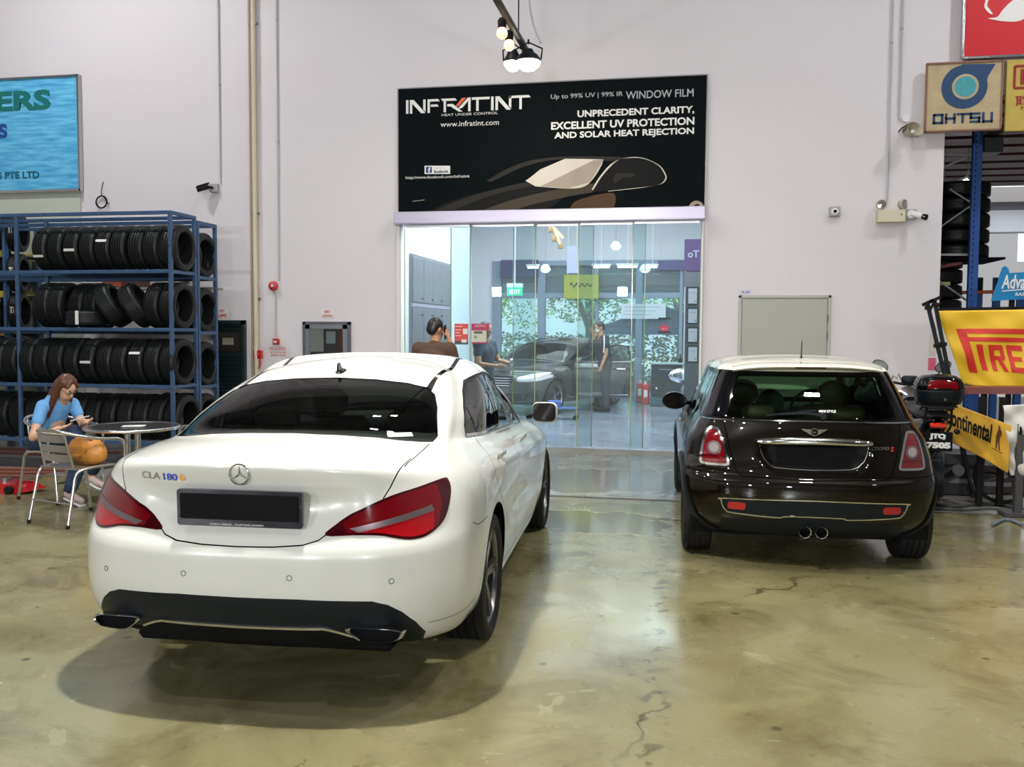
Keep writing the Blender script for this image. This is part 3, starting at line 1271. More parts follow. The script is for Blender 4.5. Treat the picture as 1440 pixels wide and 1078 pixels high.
# ---------------------------------------------------------------- sedan body shared by the white car and the dark one inside
def sedan_rings():
    R = []
    # yr, cr, nr, wr, yf, cf, nf, wf, zr0, zr1, zs, zf1, zf0, ws
    R.append(ring(.22, .50, 2.6, .76, 4.44, .80, 2.4, .76, .22, .24, [.20] * 3, .20, .20))
    R.append(ring(.13, .52, 2.6, .83, 4.56, .85, 2.4, .82, .27, .26, [.225] * 3, .24, .24, [.845] * 3))
    R.append(ring(.05, .56, 2.7, .865, 4.61, .90, 2.4, .86, .36, .34, [.34] * 3, .34, .34, [.868] * 3))
    R.append(ring(.005, .58, 2.7, .882, 4.63, .92, 2.4, .875, .48, .47, [.48, .46, .46], .47, .48, [.880, .872, .880]))
    R.append(ring(.0, .60, 2.7, .888, 4.62, .94, 2.4, .88, .60, .60, [.60, .58, .58], .58, .58, [.886, .876, .884]))
    R.append(ring(.008, .62, 2.7, .890, 4.60, .95, 2.4, .88, .685, .69, [.69, .67, .67], .66, .66, [.888, .882, .886]))
    R.append(ring(.045, .62, 2.7, .886, 4.58, .96, 2.4, .875, .735, .75, [.76, .74, .73], .70, .72, [.885, .884, .882]))
    R.append(ring(.068, .64, 2.7, .870, 4.55, .98, 2.3, .862, .83, .84, [.84, .82, .79], .75, .765, [.872, .874, .868]))
    R.append(ring(.070, .66, 2.6, .838, 4.48, 1.0, 2.3, .835, .93, .92, [.91, .88, .84], .80, .82, [.846, .850, .842]))
    R.append(ring(.048, .68, 2.5, .792, 4.38, 1.0, 2.2, .795, 1.005, .975, [.955, .92, .88], .84, .86, [.808, .815, .805]))
    R.append(ring(.055, .70, 2.5, .760, 4.28, 1.0, 2.2, .760, 1.030, .998, [.975, .94, .90], .865, .89, [.785, .79, .775]))
    R.append(ring(.11, .70, 2.5, .740, 4.10, .9, 2.2, .740, 1.040, 1.012, [.99, .955, .92], .89, .92, [.770, .775, .76]))
    R.append(ring(.36, .50, 2.8, .715, 3.75, .55, 2.3, .725, 1.068, 1.028, [1.005, .97, .935], .93, .965, [.755, .765, .75]))
    R.append(ring(.62, .36, 3.2, .698, 3.45, .38, 2.6, .715, 1.090, 1.045, [1.02, .985, .95], .965, .995, [.748, .757, .745]))
    R.append(ring(.84, .36, 3.2, .672, 3.22, .36, 2.8, .695, 1.182, 1.145, [1.14, 1.11, 1.07], 1.08, 1.115, [.730, .745, .735]))
    R.append(ring(1.14, .34, 3.2, .615, 2.98, .34, 2.8, .640, 1.290, 1.26, [1.28, 1.26, 1.215], 1.20, 1.235, [.68, .695, .688]))
    R.append(ring(1.40, .32, 3.0, .540, 2.74, .32, 2.8, .570, 1.358, 1.340, [1.368, 1.365, 1.335], 1.30, 1.335, [.61, .622, .617]))
    R.append(ring(1.54, .28, 2.6, .450, 2.62, .30, 2.6, .48, 1.388, 1.372, [1.405, 1.405, 1.375], 1.345, 1.365, [.51, .515, .51]))
    R.append(ring(1.72, .25, 2.2, .25, 2.50, .30, 2.2, .27, 1.415, 1.405, [1.428, 1.43, 1.41], 1.375, 1.385, [.27, .28, .28]))
    c = ring(1.82, .22, 2.0, .10, 2.42, .30, 2.0, .10, 1.422, 1.42, [1.436, 1.438, 1.42], 1.392, 1.395)
    R.append([(0, p[1], p[2]) for p in c])
    return R


SIDE_DLO = [(1.195, 1.045), (1.215, 1.075), (1.33, 1.155), (1.48, 1.226), (1.64, 1.280), (1.81, 1.308), (2.0, 1.314), (2.2, 1.285), (2.4, 1.225),
            (2.65, 1.135), (2.9, 1.045), (3.12, .965), (3.20, .935), (3.16, .920), (2.9, .943), (2.4, .985), (2.0, 1.008), (1.5, 1.022)]
WC_R, WC_F, WR = 1.13, 3.80, .322


def wheel_liner(parent, yc, side, r=.38, x0=.42, x1=.80):
    mb = MB()
    rows = []
    for i in range(21):
        a = -pi * .12 + pi * 1.24 * i / 20
        y, z = yc + r * cos(a), WR + r * sin(a)
        rows.append([(side * x0, y, z), (side * x1, y, z)])
    mb.grid(rows)
    c = [(side * x0, yc + r * cos(-pi * .12 + pi * 1.24 * i / 20), WR + r * sin(-pi * .12 + pi * 1.24 * i / 20)) for i in range(21)]
    mb.add(c, [tuple(range(21))])
    return mb.build('wheel_liner', MATS['lining'], parent, norm=False)


def seat(parent, x, y, z, m, w=.50, label=None, head=True, tilt=.30):
    """front seat: cushion, backrest and headrest; faces +y"""
    def soft(c, d, rot, nm, par):
        mb = MB()
        mb.box((0, 0, 0), d, bev=min(d) * .3)
        mb.xf(Matrix.Translation(c) @ Matrix.Rotation(rot, 4, 'X'))
        return mb.build(nm, m, par, 60)
    s = soft((x, y, z + .10), (w, .50, .16), .1, 'seat', parent)
    soft((x, y - .30, z + .42), (w, .14, .62), -tilt * -1 * .8, 'seat_back', s)
    if head:
        hb = MB()
        hb.box((0, 0, 0), (.25, .09, .17), bev=.045)
        hb.xf(Matrix.Translation((x, y - .39, z + .82)) @ Matrix.Rotation(.2, 4, 'X'))
        for q in (-.06, .06):
            hb.cyl((x + q, y - .375, z + .66), (x + q, y - .385, z + .78), .006, 8)
        hb.build('headrest', m, s, 60)
    return s


def steering(parent, c, m, r=.185):
    c = Vector(c)
    M3 = Matrix.Rotation(radians(-68), 4, 'X')
    mb = MB()
    mb.tube([Vector((r * cos(a), r * sin(a), 0)) for a in np.linspace(0, 2 * pi, 29)[:-1]], .014, 8, closed=True)
    mb.cyl((0, 0, -.02), (0, 0, .02), .055, 14)
    for a in (pi, 0, -pi / 2):
        mb.bar((.04 * cos(a), .04 * sin(a), 0), (r * cos(a), r * sin(a), 0), .03, .012)
    mb.xf(Matrix.Translation(c) @ M3)
    return mb.build('steering_wheel', m, parent, 50)


def build_sedan(label, loc, rotz, paint, detail=True, plate_front=False):
    root = thing('white_sedan' if detail else 'dark_sedan', label, 'car', loc, rotz)
    G = shell_grid(sedan_rings(), .04 if detail else .06, .03 if detail else .045)
    if detail:
        # recess for the number plate in the boot lid
        X, Y, Z = G[..., 0], G[..., 1], G[..., 2]
        w = np.clip((.50 - .42 * (0.922 - Z) * .6 - X) / .10, 0, 1) * np.clip((Z - .735) / .10, 0, 1) * np.clip((.922 - Z) / .014, 0, 1) * (Y < .5)
        w = w * w * (3 - 2 * w)
        G[..., 1] = Y + .030 * w
        # soft shoulder hollow along the side
        X, Y, Z = G[..., 0], G[..., 1], G[..., 2]
        ln = .60 + (Y - 1.6) * -.06
        d = .020 * np.exp(-((Z - ln + .02) / .075) ** 2) * np.clip((Y - 1.5) / .25, 0, 1) * np.clip((3.45 - Y) / .25, 0, 1) * (X > .7)
        c = .010 * np.exp(-((Z - (.865 - .05 * (Y - 1.2))) / .018) ** 2) * np.clip((Y - 1.0) / .4, 0, 1) * np.clip((4.0 - Y) / .5, 0, 1) * (X > .7)
        G[..., 0] = X - d + c
    S = Shell(G)
    AY, AZ, AX = (0, 1, 0), (0, 0, 1), (1, 0, 0)
    glass = 1
    # rear glass and windscreen, seen from behind and in front
    rg = [(-.642, 1.052), (-.648, 1.07), (-.625, 1.125), (-.595, 1.19), (-.555, 1.245), (-.50, 1.278), (-.39, 1.300), (-.22, 1.316), (0, 1.322)]
    rg = rg + [(-x, z) for x, z in rg[-2::-1]] + [(.40, 1.079), (.22, 1.088), (0, 1.092), (-.22, 1.088), (-.40, 1.079)]
    S.cut(rg, AX, AZ, 1, lambda c, n: c.y < 2 and c.z > 1.03)
    ws = [(-.66, .99), (-.655, 1.03), (-.59, 1.15), (-.52, 1.26), (-.48, 1.305), (-.3, 1.328), (0, 1.335), (.3, 1.328), (.48, 1.305), (.52, 1.26), (.59, 1.15), (.655, 1.03), (.66, .99), (.4, 1.01), (0, 1.018), (-.4, 1.01)]
    S.cut(ws, AX, AZ, 2, lambda c, n: c.y > 2.3 and c.z > .96)
    side = lambda c, n: c.z > .92 and abs(n.x) > .25 and .8 < c.y < 3.4
    S.cut(offset_poly(SIDE_DLO, -.016), AY, AZ, 6, side, only=(0,))
    S.cut(SIDE_DLO, AY, AZ, 3, side, only=(0, 6))
    # pillars between the side windows
    S.cut([(2.01, .95), (2.09, .95), (1.87, 1.36), (1.79, 1.36)], AY, AZ, 5, side, only=(3,))
    S.cut([(1.405, .95), (1.43, .95), (1.365, 1.30), (1.34, 1.30)], AY, AZ, 5, side, only=(3,))
    S.cut([(2.90, .90), (3.3, .90), (3.3, 1.0), (2.98, 1.06)], AY, AZ, 5, side, only=(3,))
    # wheel arches
    for yc in (WC_R, WC_F):
        S.cut(circ(.372, 44, yc, WR + .005), AY, AZ, 98, lambda c, n: abs(c.x) > .55 and c.z < .75, delete=False)
    S.drop(98)
    if detail:
        # rear lamps, outlines drawn in a plane turned round the corner
        al = radians(32)
        lamp = [(.334, .747), (.385, .790), (.441, .829), (.500, .858), (.563, .884), (.63, .904), (.702, .918), (.79, .933), (.869, .941), (.886, .930), (.892, .905), (.880, .862),
                (.845, .795), (.81, .762), (.765, .738), (.72, .724), (.66, .721), (.60, .731), (.542, .743), (.44, .747)]
        lamp = [tuple(v)[:2] for v in spline([(*p, 0) for p in lamp], 3, True)]
        for sg in (1, -1):
            a = (sg * cos(al), sin(al), 0)
            f = lambda c, n, sg=sg: c.x * sg > .2 and c.y < .9 and .6 < c.z < 1.02 and (n.y < -.05 or n.x * sg > .3) and n.x * sg > -.1
            S.cut(lamp, a, AZ, 10, f)
            S.cut(offset_poly(lamp, .010), a, AZ, 11, f, only=(10,))
            S.cut([(.80, .98), (.83, .85), (.77, .70), (.95, .70), (.95, .98)], a, AZ, 14, f, only=(11,))
            S.cut([(.43, .772), (.775, .846), (.785, .822), (.46, .756)], a, AZ, 12, f, only=(11,))
            S.cut([(.30, .80), (.40, .80), (.45, .70), (.30, .70)], a, AZ, 14, f, only=(11,))
            S.cut([(.46, .756), (.785, .822), (.775, .76), (.75, .70), (.5, .70)], a, AZ, 13, f, only=(11,))
        # black lower apron
        ap = [(-.725, .315), (-.70, .375), (-.655, .43), (-.605, .467), (-.545, .487), (-.25, .499), (0, .497), (.25, .499), (.545, .487), (.605, .467), (.655, .43), (.70, .375), (.725, .315), (.70, .26), (.5, .20), (-.5, .20), (-.70, .26)]
        S.cut(ap, AX, AZ, 20, lambda c, n: c.y < .6 and n.y < .2 and c.z < .6)
        S.cut([(-.69, .20), (.69, .20), (.62, .30), (.46, .325), (.42, .350), (.34, .366), (0, .362), (-.34, .366), (-.42, .350), (-.46, .325), (-.62, .30)], AX, AZ, 24, lambda c, n: c.y < .7, only=(20,))  # band below the chrome line, coloured as shade
        # boot lid and other gaps
        rear_f = lambda c, n: c.y < .7 and n.y < .1 and c.z < 1.015
        lid = [(-.360, .754), (-.33, .730), (-.27, .712), (-.15, .703), (0, .700), (.15, .703), (.27, .712), (.33, .730), (.360, .754)]
        S.seam(lid, AX, AZ, .005, rear_f, only=(0,))
        top_f = lambda c, n: n.z > .05 and c.z > .93 and c.y < 1.0
        for sg in (1, -1):
            S.seam([(sg * .630, .27), (sg * .637, .38), (sg * .640, .55), (sg * .634, .70)], AX, AY, .005, top_f, only=(0,))
            S.seam([(sg * .567, .888), (sg * .590, .93), (sg * .606, .97), (sg * .618, 1.0), (sg * .629, 1.025)], AX, AZ, .005, lambda c, n, sg=sg: c.y < .4 and c.x * sg > .4 and c.z < 1.03, only=(0,))
        S.seam([(.12, 0.), (.55, .0)][:0] or [(.50, .728), (.60, .700), (.82, .695)], AY, AZ, .004, lambda c, n: abs(c.x) > .7, only=(0,))
        sd = lambda c, n: abs(n.x) > .4 and c.z < 1.05
        S.seam([(1.98, .30), (2.02, .60), (2.03, .95), (2.03, .99)], AY, AZ, .005, sd, only=(0,))
        S.seam([(1.52, .30), (1.50, .45), (1.38, .64), (1.22, .76), (1.18, .86), (1.22, .97), (1.30, 1.02)], AY, AZ, .005, sd, only=(0,))
        S.seam([(3.18, .30), (3.20, .60), (3.17, .90)], AY, AZ, .005, sd, only=(0,))
        S.seam([(1.52, .30), (3.18, .30)], AY, AZ, .005, sd, only=(0,))
        S.seam([(-.03, .0), (.0, .0)][:0] or [(.20, .36), (.62, .355)], AY, AZ, .003, lambda c, n: abs(c.x) > .75, only=(0,))
        # black panorama strips on the roof edge
        for sg in (1, -1):
            S.cut([(sg * a_, b_) for a_, b_ in ((.497, 1.21), (.495, 1.35), (.500, 1.7), (.510, 2.2), (.515, 2.6), (.540, 2.6), (.536, 2.2), (.524, 1.7), (.518, 1.37), (.530, 1.20))], AX, AY, 21,
                  lambda c, n: n.z > .3 and c.z > 1.2, only=(0,))
    else:
        # front face: grille, lamps
        hl = [(.40, .66), (.44, .72), (.58, .765), (.72, .79), (.83, .80), (.86, .77), (.84, .70), (.76, .655), (.60, .63), (.45, .63)]
        al = radians(-28)
        for sg in (1, -1):
            S.cut(hl, (sg * cos(al), 0, 0) if False else (sg, 0, 0), AZ, 11, lambda c, n, sg=sg: c.x * sg > .2 and c.y > 3.9 and n.y > -.1 and c.z < .85)
        S.cut([(-.34, .735), (.34, .735), (.36, .66), (.28, .53), (-.28, .53), (-.36, .66)], AX, AZ, 22, lambda c, n: c.y > 4.2 and n.y > 0)
        S.cut([(-.62, .42), (.62, .42), (.55, .27), (-.55, .27)], AX, AZ, 20, lambda c, n: c.y > 4 and n.y > 0)
        S.seam([(-.60, .80), (-.45, .80), (0, .815), (.45, .80), (.60, .80)], AX, AZ, .008, lambda c, n: c.y > 3.6 and n.y > 0, only=(0,))
        sd = lambda c, n: abs(n.x) > .4 and c.z < 1.05
        for l in ([(1.98, .30), (2.02, .60), (2.03, .95), (2.03, .99)], [(3.18, .30), (3.20, .60), (3.17, .90)], [(1.52, .30), (3.18, .30)]):
            S.seam(l, AY, AZ, .008, sd, only=(0,))
        S.cut([(2.02, .30), (2.03, .98), (3.17, .95), (3.19, .6), (3.18, .30)], AY, AZ, 97, lambda c, n: c.x < -.4 and n.x < -.3 and c.z < 1.05, only=(0,))
    # lining: dark inner skin under the painted panels
    ln = S.bm.copy()
    bmesh.ops.delete(ln, geom=[f for f in ln.faces if f.material_index in (1, 2, 3)], context='FACES')
    for v in ln.verts:
        v.co -= S.nrm(v.co) * .018
    for f in ln.faces:
        f.material_index = 0
        f.normal_flip()
    me = bpy.data.meshes.new('inner_lining')
    ln.to_mesh(me)
    ln.free()
    link('inner_lining', me, MATS['lining'], root, 180)
    S.drop(99)
    if not detail:
        S.drop(97)
        bmd = [f for f in S.bm.faces if f.material_index == 3 and f.calc_center_median().x < -.3 and 2.0 < f.calc_center_median().y < 3.0]
        bmesh.ops.delete(S.bm, geom=bmd, context='FACES')
    S.part(0, 'body', paint, root)
    S.part(1, 'rear_window', MATS['car_glass'], root, -.003)
    S.part(2, 'windscreen', MATS['car_glass'], root, -.003)
    S.part(3, 'side_window', MATS['side_glass'], root, -.004)
    S.part(5, 'window_pillar', MATS['gloss_black'], root, -.002)
    S.part(6, 'window_trim', MATS['gloss_black'], root, .001, .006)
    for sg in (1, -1):
        for yc in (WC_R, WC_F):
            wheel(root, 'wheel', (sg * .755, yc, WR), WR, .246, .24, sg, MATS['rim_dark' if detail else 'rim_silver'], MATS['rubber'], 5 if detail else 5, True)
            wheel_liner(root, yc, sg)
    # floor pan
    mb = MB()
    mb.box((0, 2.3, .235), (1.16, 4.1, .05), bev=.02)
    mb.box((0, 2.475, .235), (1.52, 1.85, .05), bev=.02)
    mb.box((0, .5, .30), (1.1, .5, .12), bev=.04)
    mb.build('floor_pan', MATS['lining'], root)
    # cabin
    for sx in (-.36, .36):
        seat(root, sx, 2.55, .30, MATS['seat_black'])
    rb = MB()
    rb.box((0, 1.75, .46), (1.16, .48, .2), bev=.06)
    rb.box((0, 1.42, .76), (1.16, .16, .52), bev=.05)
    ro = rb.build('rear_bench', MATS['seat_black'], root, 60)
    for sx in (-.38, .38):
        MB().box((sx, 1.36, 1.085), (.26, .09, .13), bev=.04).build('headrest', MATS['seat_black'], ro, 60)
    MB().box((0, 1.02, 1.015), (1.18, .62, .03), bev=.01).build('parcel_shelf', MATS['cabin_grey'], root)
    d = MB()
    d.box((0, 3.28, .86), (1.32, .42, .2), bev=.06)
    d.box((.38, 3.12, .98), (.32, .16, .07), bev=.03)
    d.build('dashboard', MATS['cabin_grey'], root, 60)
    steering(root, (.37, 2.98, .90), MATS['seat_black'])
    mm = MB().box((0, 2.90, 1.27), (.24, .03, .065), bev=.012)
    mm.build('inner_mirror', MATS['black_plastic'], root, 40)
    # door mirrors
    for sg in (1, -1):
        mh = MB()
        rows = []
        for (yy, sx, sz) in ((.0, .082, .066), (.012, .088, .073), (.05, .085, .070), (.10, .070, .055), (.135, .05, .035), (.145, .01, .01)):
            rr = rrect(2 * sx, 2 * sz, min(sz, sx) * .55, 5)
            rows.append([(p[0] + .02 * (yy / .14), yy, p[1] - .01 * (yy / .14)) for p in rr])
        n = len(rows[0])
        vs = [p for r in rows for p in r]
        mh.add(vs, [(i * n + k, i * n + (k + 1) % n, (i + 1) * n + (k + 1) % n, (i + 1) * n + k) for i in range(len(rows) - 1) for k in range(n)])
        mh.xf(Matrix.Translation((sg * .935, 2.98, 1.0)) @ Matrix.Diagonal((sg, 1, 1, 1)))
        h = mh.build('door_mirror', paint, root, 60)
        g = MB().prism(rrect(.155, .122, .04, 5), 0, .004, XZ).xf(Matrix.Translation((sg * .935, 2.974, 1.0)))
        g.build('mirror_glass', MATS['mirror'] if not detail else MATS['gloss_black'], h)
        st = MB().bar((sg * .80, 3.08, .955), (sg * .88, 3.04, .975), .05, .035, .01)
        st.build('mirror_stalk', MATS['black_plastic'], h, 40)
    # door handles
    for sg in (1, -1):
        for yy, zz in ((1.42, .900), (2.46, .868)):
            p = S.hit((sg * 3, yy, zz), (-sg, 0, 0))
            n = S.nrm(p)
            mb = MB()
            pts = [p + Vector((0, t, 0)) + n * h for t, h in ((-.10, .0), (-.085, .022), (-.03, .033), (.04, .033), (.085, .022), (.10, .0))]
            rows = [[q + Vector((0, 0, -.014)) - n * .004, q + Vector((0, 0, -.012)) + n * .008, q + Vector((0, 0, .012)) + n * .008, q + Vector((0, 0, .014)) - n * .004] for q in pts]
            mb.grid(rows)
            if not detail and sg < 0 and yy > 2:
                continue
            mb.build('door_handle', paint, root, 60)
    return root, S


def surf_text(S, root, name, s, x, z, h, m, w=None, front=False, shear=0.0, bold=.0, lift=.002):
    """lettering that stands on the rear face at x, z"""
    me = text_mesh(s, 1.0, bold=bold, depth=.02, shear=shear)
    xs = [v.co.x for v in me.vertices]
    ys = [v.co.y for v in me.vertices]
    k = h / (max(ys) - min(ys))
    kx = w / (max(xs) - min(xs)) if w else k
    for v in me.vertices:
        X, Z = x + (v.co.x - min(xs)) * kx, z + (v.co.y - min(ys)) * k
        p = S.rear(X, Z)
        if p is None:
            p = Vector((X, 0, Z))
        v.co = Vector((X, p.y - lift - v.co.z * .12, Z))
    me.name = name
    return link(name, me, m, root)


def white_sedan():
    root, S = build_sedan('white four-door sedan with red tail lamps and a blacked-out number plate, seen from behind', (-1.775, 3.333, 0), .052, M['white_paint'])
    for f, nm, m, off, rim in ((10, 'tail_lamp_edge', M['red_deep'], .003, .012), (11, 'tail_lamp', M['red_lens'], .005, .01), (12, 'lamp_strip', M['lens_grey'], .008, .008), (13, 'lower_lens', M['red_bright'], .006, .008), (14, 'inner_lens', M['red_deep'], .005, .006)):
        S.part(f, nm, m, root, off, rim)
    S.part(20, 'rear_apron', M['black_plastic'], root, .002, .01)
    S.part(24, 'lower_valance', M['lining'], root, -.004)  # matt black here paints the shadow under the bumper
    S.part(21, 'roof_strip', M['gloss_black'], root, .001, .006)
    # number plate with frame
    def yb(x, z):
        p = S.rear(x, z)
        return p.y if p else 0
    py = yb(0, .86)
    fr = MB().prism(rrect(.535, .150, .012, 3), 0, .018, XZ).xf(Matrix.Translation((.0, .040, .850)) @ Matrix.Rotation(.03, 4, 'X'))
    f = fr.build('plate_frame', mat('frame_navy', (.006, .007, .02), .25, coat=.5), root)
    MB().prism(rrect(.505, .105, .008, 3), 0, .004, XZ).xf(Matrix.Translation((.0, .036, .856)) @ Matrix.Rotation(.03, 4, 'X')).build('number_plate', M['plate_black'], f)
    text('frame_lettering', 'CYCLE & CARRIAGE  |  EXCEPTIONAL JOURNEYS', .0105, (-.125, .0375, .781), M['white_matt'], f, depth=.0005)
    # star badge
    b = MB()
    b.tube([Vector((.041 * cos(a), 0, .041 * sin(a))) for a in np.linspace(0, 2 * pi, 33)[:-1]], .0035, 8, closed=True)
    for k in range(3):
        a = pi / 2 + 2 * pi * k / 3
        d = Vector((cos(a), 0, sin(a)))
        t = Vector((-sin(a), 0, cos(a)))
        b.add([t * .0045, -t * .0045, d * .040, Vector((0, -.008, 0)), -d * .004], [(0, 3, 2), (3, 1, 2), (0, 4, 3), (4, 1, 3), (0, 2, 4), (2, 1, 4)])
    b.xf(Matrix.Translation((0, yb(0, .990) - .007, .990)))
    b.build('star_badge', M['chrome'], root, 30)
    surf_text(S, root, 'model_lettering', 'CLA', -.468, .950, .030, M['chrome'], w=.098, shear=.1, bold=.01)
    surf_text(S, root, 'model_number', '180', -.352, .950, .030, mat('letter_blue', (.06, .10, .45), .3), w=.070, bold=.02)
    p = yb(-.255, .966)
    MB().cyl((-.258, p - .004, .966), (-.258, p + .002, .966), .015, 20).build('gold_emblem', mat('emblem_gold', (.7, .38, .15), .35, metal=.5), root)
    MB().box((-.258, p + .004, .966), (.042, .003, .036)).build('badge_plaque', M['white_matt'], root)
    # sensors
    for x, z in ((-.62, .565), (-.225, .585), (.225, .585), (.62, .565)):
        p = S.rear(x, z)
        n = S.nrm(p)
        q = n.to_track_quat('Z', 'Y').to_matrix()
        mb = MB()
        mb.tube([p + q @ Vector((.0105 * cos(a), .0105 * sin(a), .0005)) for a in np.linspace(0, 2 * pi, 25)[:-1]], .0013, 6, closed=True)
        mb.build('parking_sensor', M['black_plastic'], root, 60)
    # chrome line and exhaust tips
    pts, ns = [], []
    for x in np.linspace(-.46, .46, 33):
        z = .372 - .006 * (1 - abs(x) / .46) if abs(x) < .34 else .372 - .045 * ((abs(x) - .34) / .12) ** 1.4
        p = S.rear(x, max(z, .25)) or Vector((x, .1, z))
        pts.append(Vector((x, p.y - .006, z)))
        ns.append(Vector((0, -1, -.2)))
    strip_along('chrome_strip', pts, ns, .014, .008, M['chrome'], root)
    for sg in (1, -1):
        out = [(.445, .380), (.585, .380), (.655, .370), (.675, .357), (.664, .338), (.62, .326), (.53, .325), (.484, .337)]
        out = [tuple(v) for v in spline([(*p, 0) for p in out], 4, True)]
        rows = []
        n = len(out)
        cx, cz = .57, .352
        def lay(k, dy):
            r = []
            for o_ in out:
                x, z = cx + (o_[0] - cx) * k, cz + (o_[1] - cz) * k
                yy = .055 + .7 * max(0, x - .45) ** 2
                r.append((sg * x, yy + dy, z))
            return r
        mb = MB()
        L = [lay(1.0, .04), lay(1.0, -.012), lay(.93, -.016), lay(.86, -.010), lay(.84, .05)]
        for i in range(len(L) - 1):
            mb.add(L[i] + L[i + 1], [(k, (k + 1) % n, n + (k + 1) % n, n + k) for k in range(n)])
        ex = mb.build('exhaust_tip', M['chrome'], root, 50)
        MB().add(lay(.87, .03), [tuple(range(n))]).build('exhaust_inside', M['lining'], ex, norm=False)
    # aerial fin
    mb = MB()
    rows = []
    for t, w, h in ((0, .004, .004), (.02, .022, .012), (.06, .030, .018), (.11, .028, .020), (.16, .02, .018), (.19, .006, .010)):
        rows.append([(-w, t, -.01), (-w * .95, t, h * .5), (-w * .35, t, h), (w * .35, t, h), (w * .95, t, h * .5), (w, t, -.01)])
    mb.grid(rows)
    rows = []
    for t, h in ((.0, .050), (.03, .056), (.06, .03), (.10, .018)):
        rows.append([(-.005, t, .008), (-.003, t, h), (.003, t, h), (.005, t, .008)])
    mb.grid(rows)
    mb.xf(Matrix.Translation((-.015, 1.31, 1.343)))
    mb.build('aerial_fin', M['gloss_black'], root, 40)
    # chrome window sill strip
    for sg in (1, -1):
        pts, ns = [], []
        for v in spline([(1.16, 1.036, 0), (1.5, 1.014, 0), (2.0, .998, 0), (2.4, .975, 0), (2.9, .936, 0), (3.18, .915, 0)], 5):
            p = S.hit((sg * 3, v.x, v.y), (-sg, 0, 0))
            pts.append(p)
            ns.append(S.nrm(p))
        strip_along('chrome_sill_strip', pts, ns, .022, .007, M['chrome'], root)
        pts, ns = [], []
        top = [p for p in SIDE_DLO[1:13]]
        for v in spline([(a, b, 0) for a, b in offset_poly(SIDE_DLO, -.008)[1:12]], 4):
            p = S.hit((sg * 3, v.x, v.y), (-sg, 0, 0))
            if p:
                pts.append(p)
                ns.append(S.nrm(p))
        strip_along('window_surround', pts, ns, .012, .004, M['black_plastic'], root)
    # registration sticker, brake lamp
    p = S.rear(.53, 1.085)
    n = S.nrm(p)
    q = n.to_track_quat('Z', 'Y').to_matrix().to_4x4()
    p2 = S.rear(.45, 1.085)
    ax = (p - p2).normalized()
    ay = n.cross(ax)
    c = (p + p2) / 2 + n * .002
    MB().add([c - ax * .06 - ay * .018, c + ax * .06 - ay * .018, c + ax * .06 + ay * .018, c - ax * .06 + ay * .018], [(0, 1, 2, 3)]).build('window_sticker', mat('sticker_pale', (.55, .62, .66), .4, noise=(60, .3)), root)
    wl_ = MB()
    for k in range(13):
        z = 1.115 + k * .018
        prev = None
        for x in np.linspace(-.50 + k * .010, .50 - k * .010, 21):
            h = S.rear(x, z)
            if h is None:
                prev = None
                continue
            h = h + S.nrm(h) * -.006
            if prev is not None:
                wl_.add([prev + Vector((0, 0, -.0008)), h + Vector((0, 0, -.0008)), h + Vector((0, 0, .0008)), prev + Vector((0, 0, .0008))], [(0, 1, 2, 3)])
            prev = h
    o = wl_.build('heating_wires', mat('wire_brown', (.05, .03, .02), .6), root, norm=False)
    return root, S

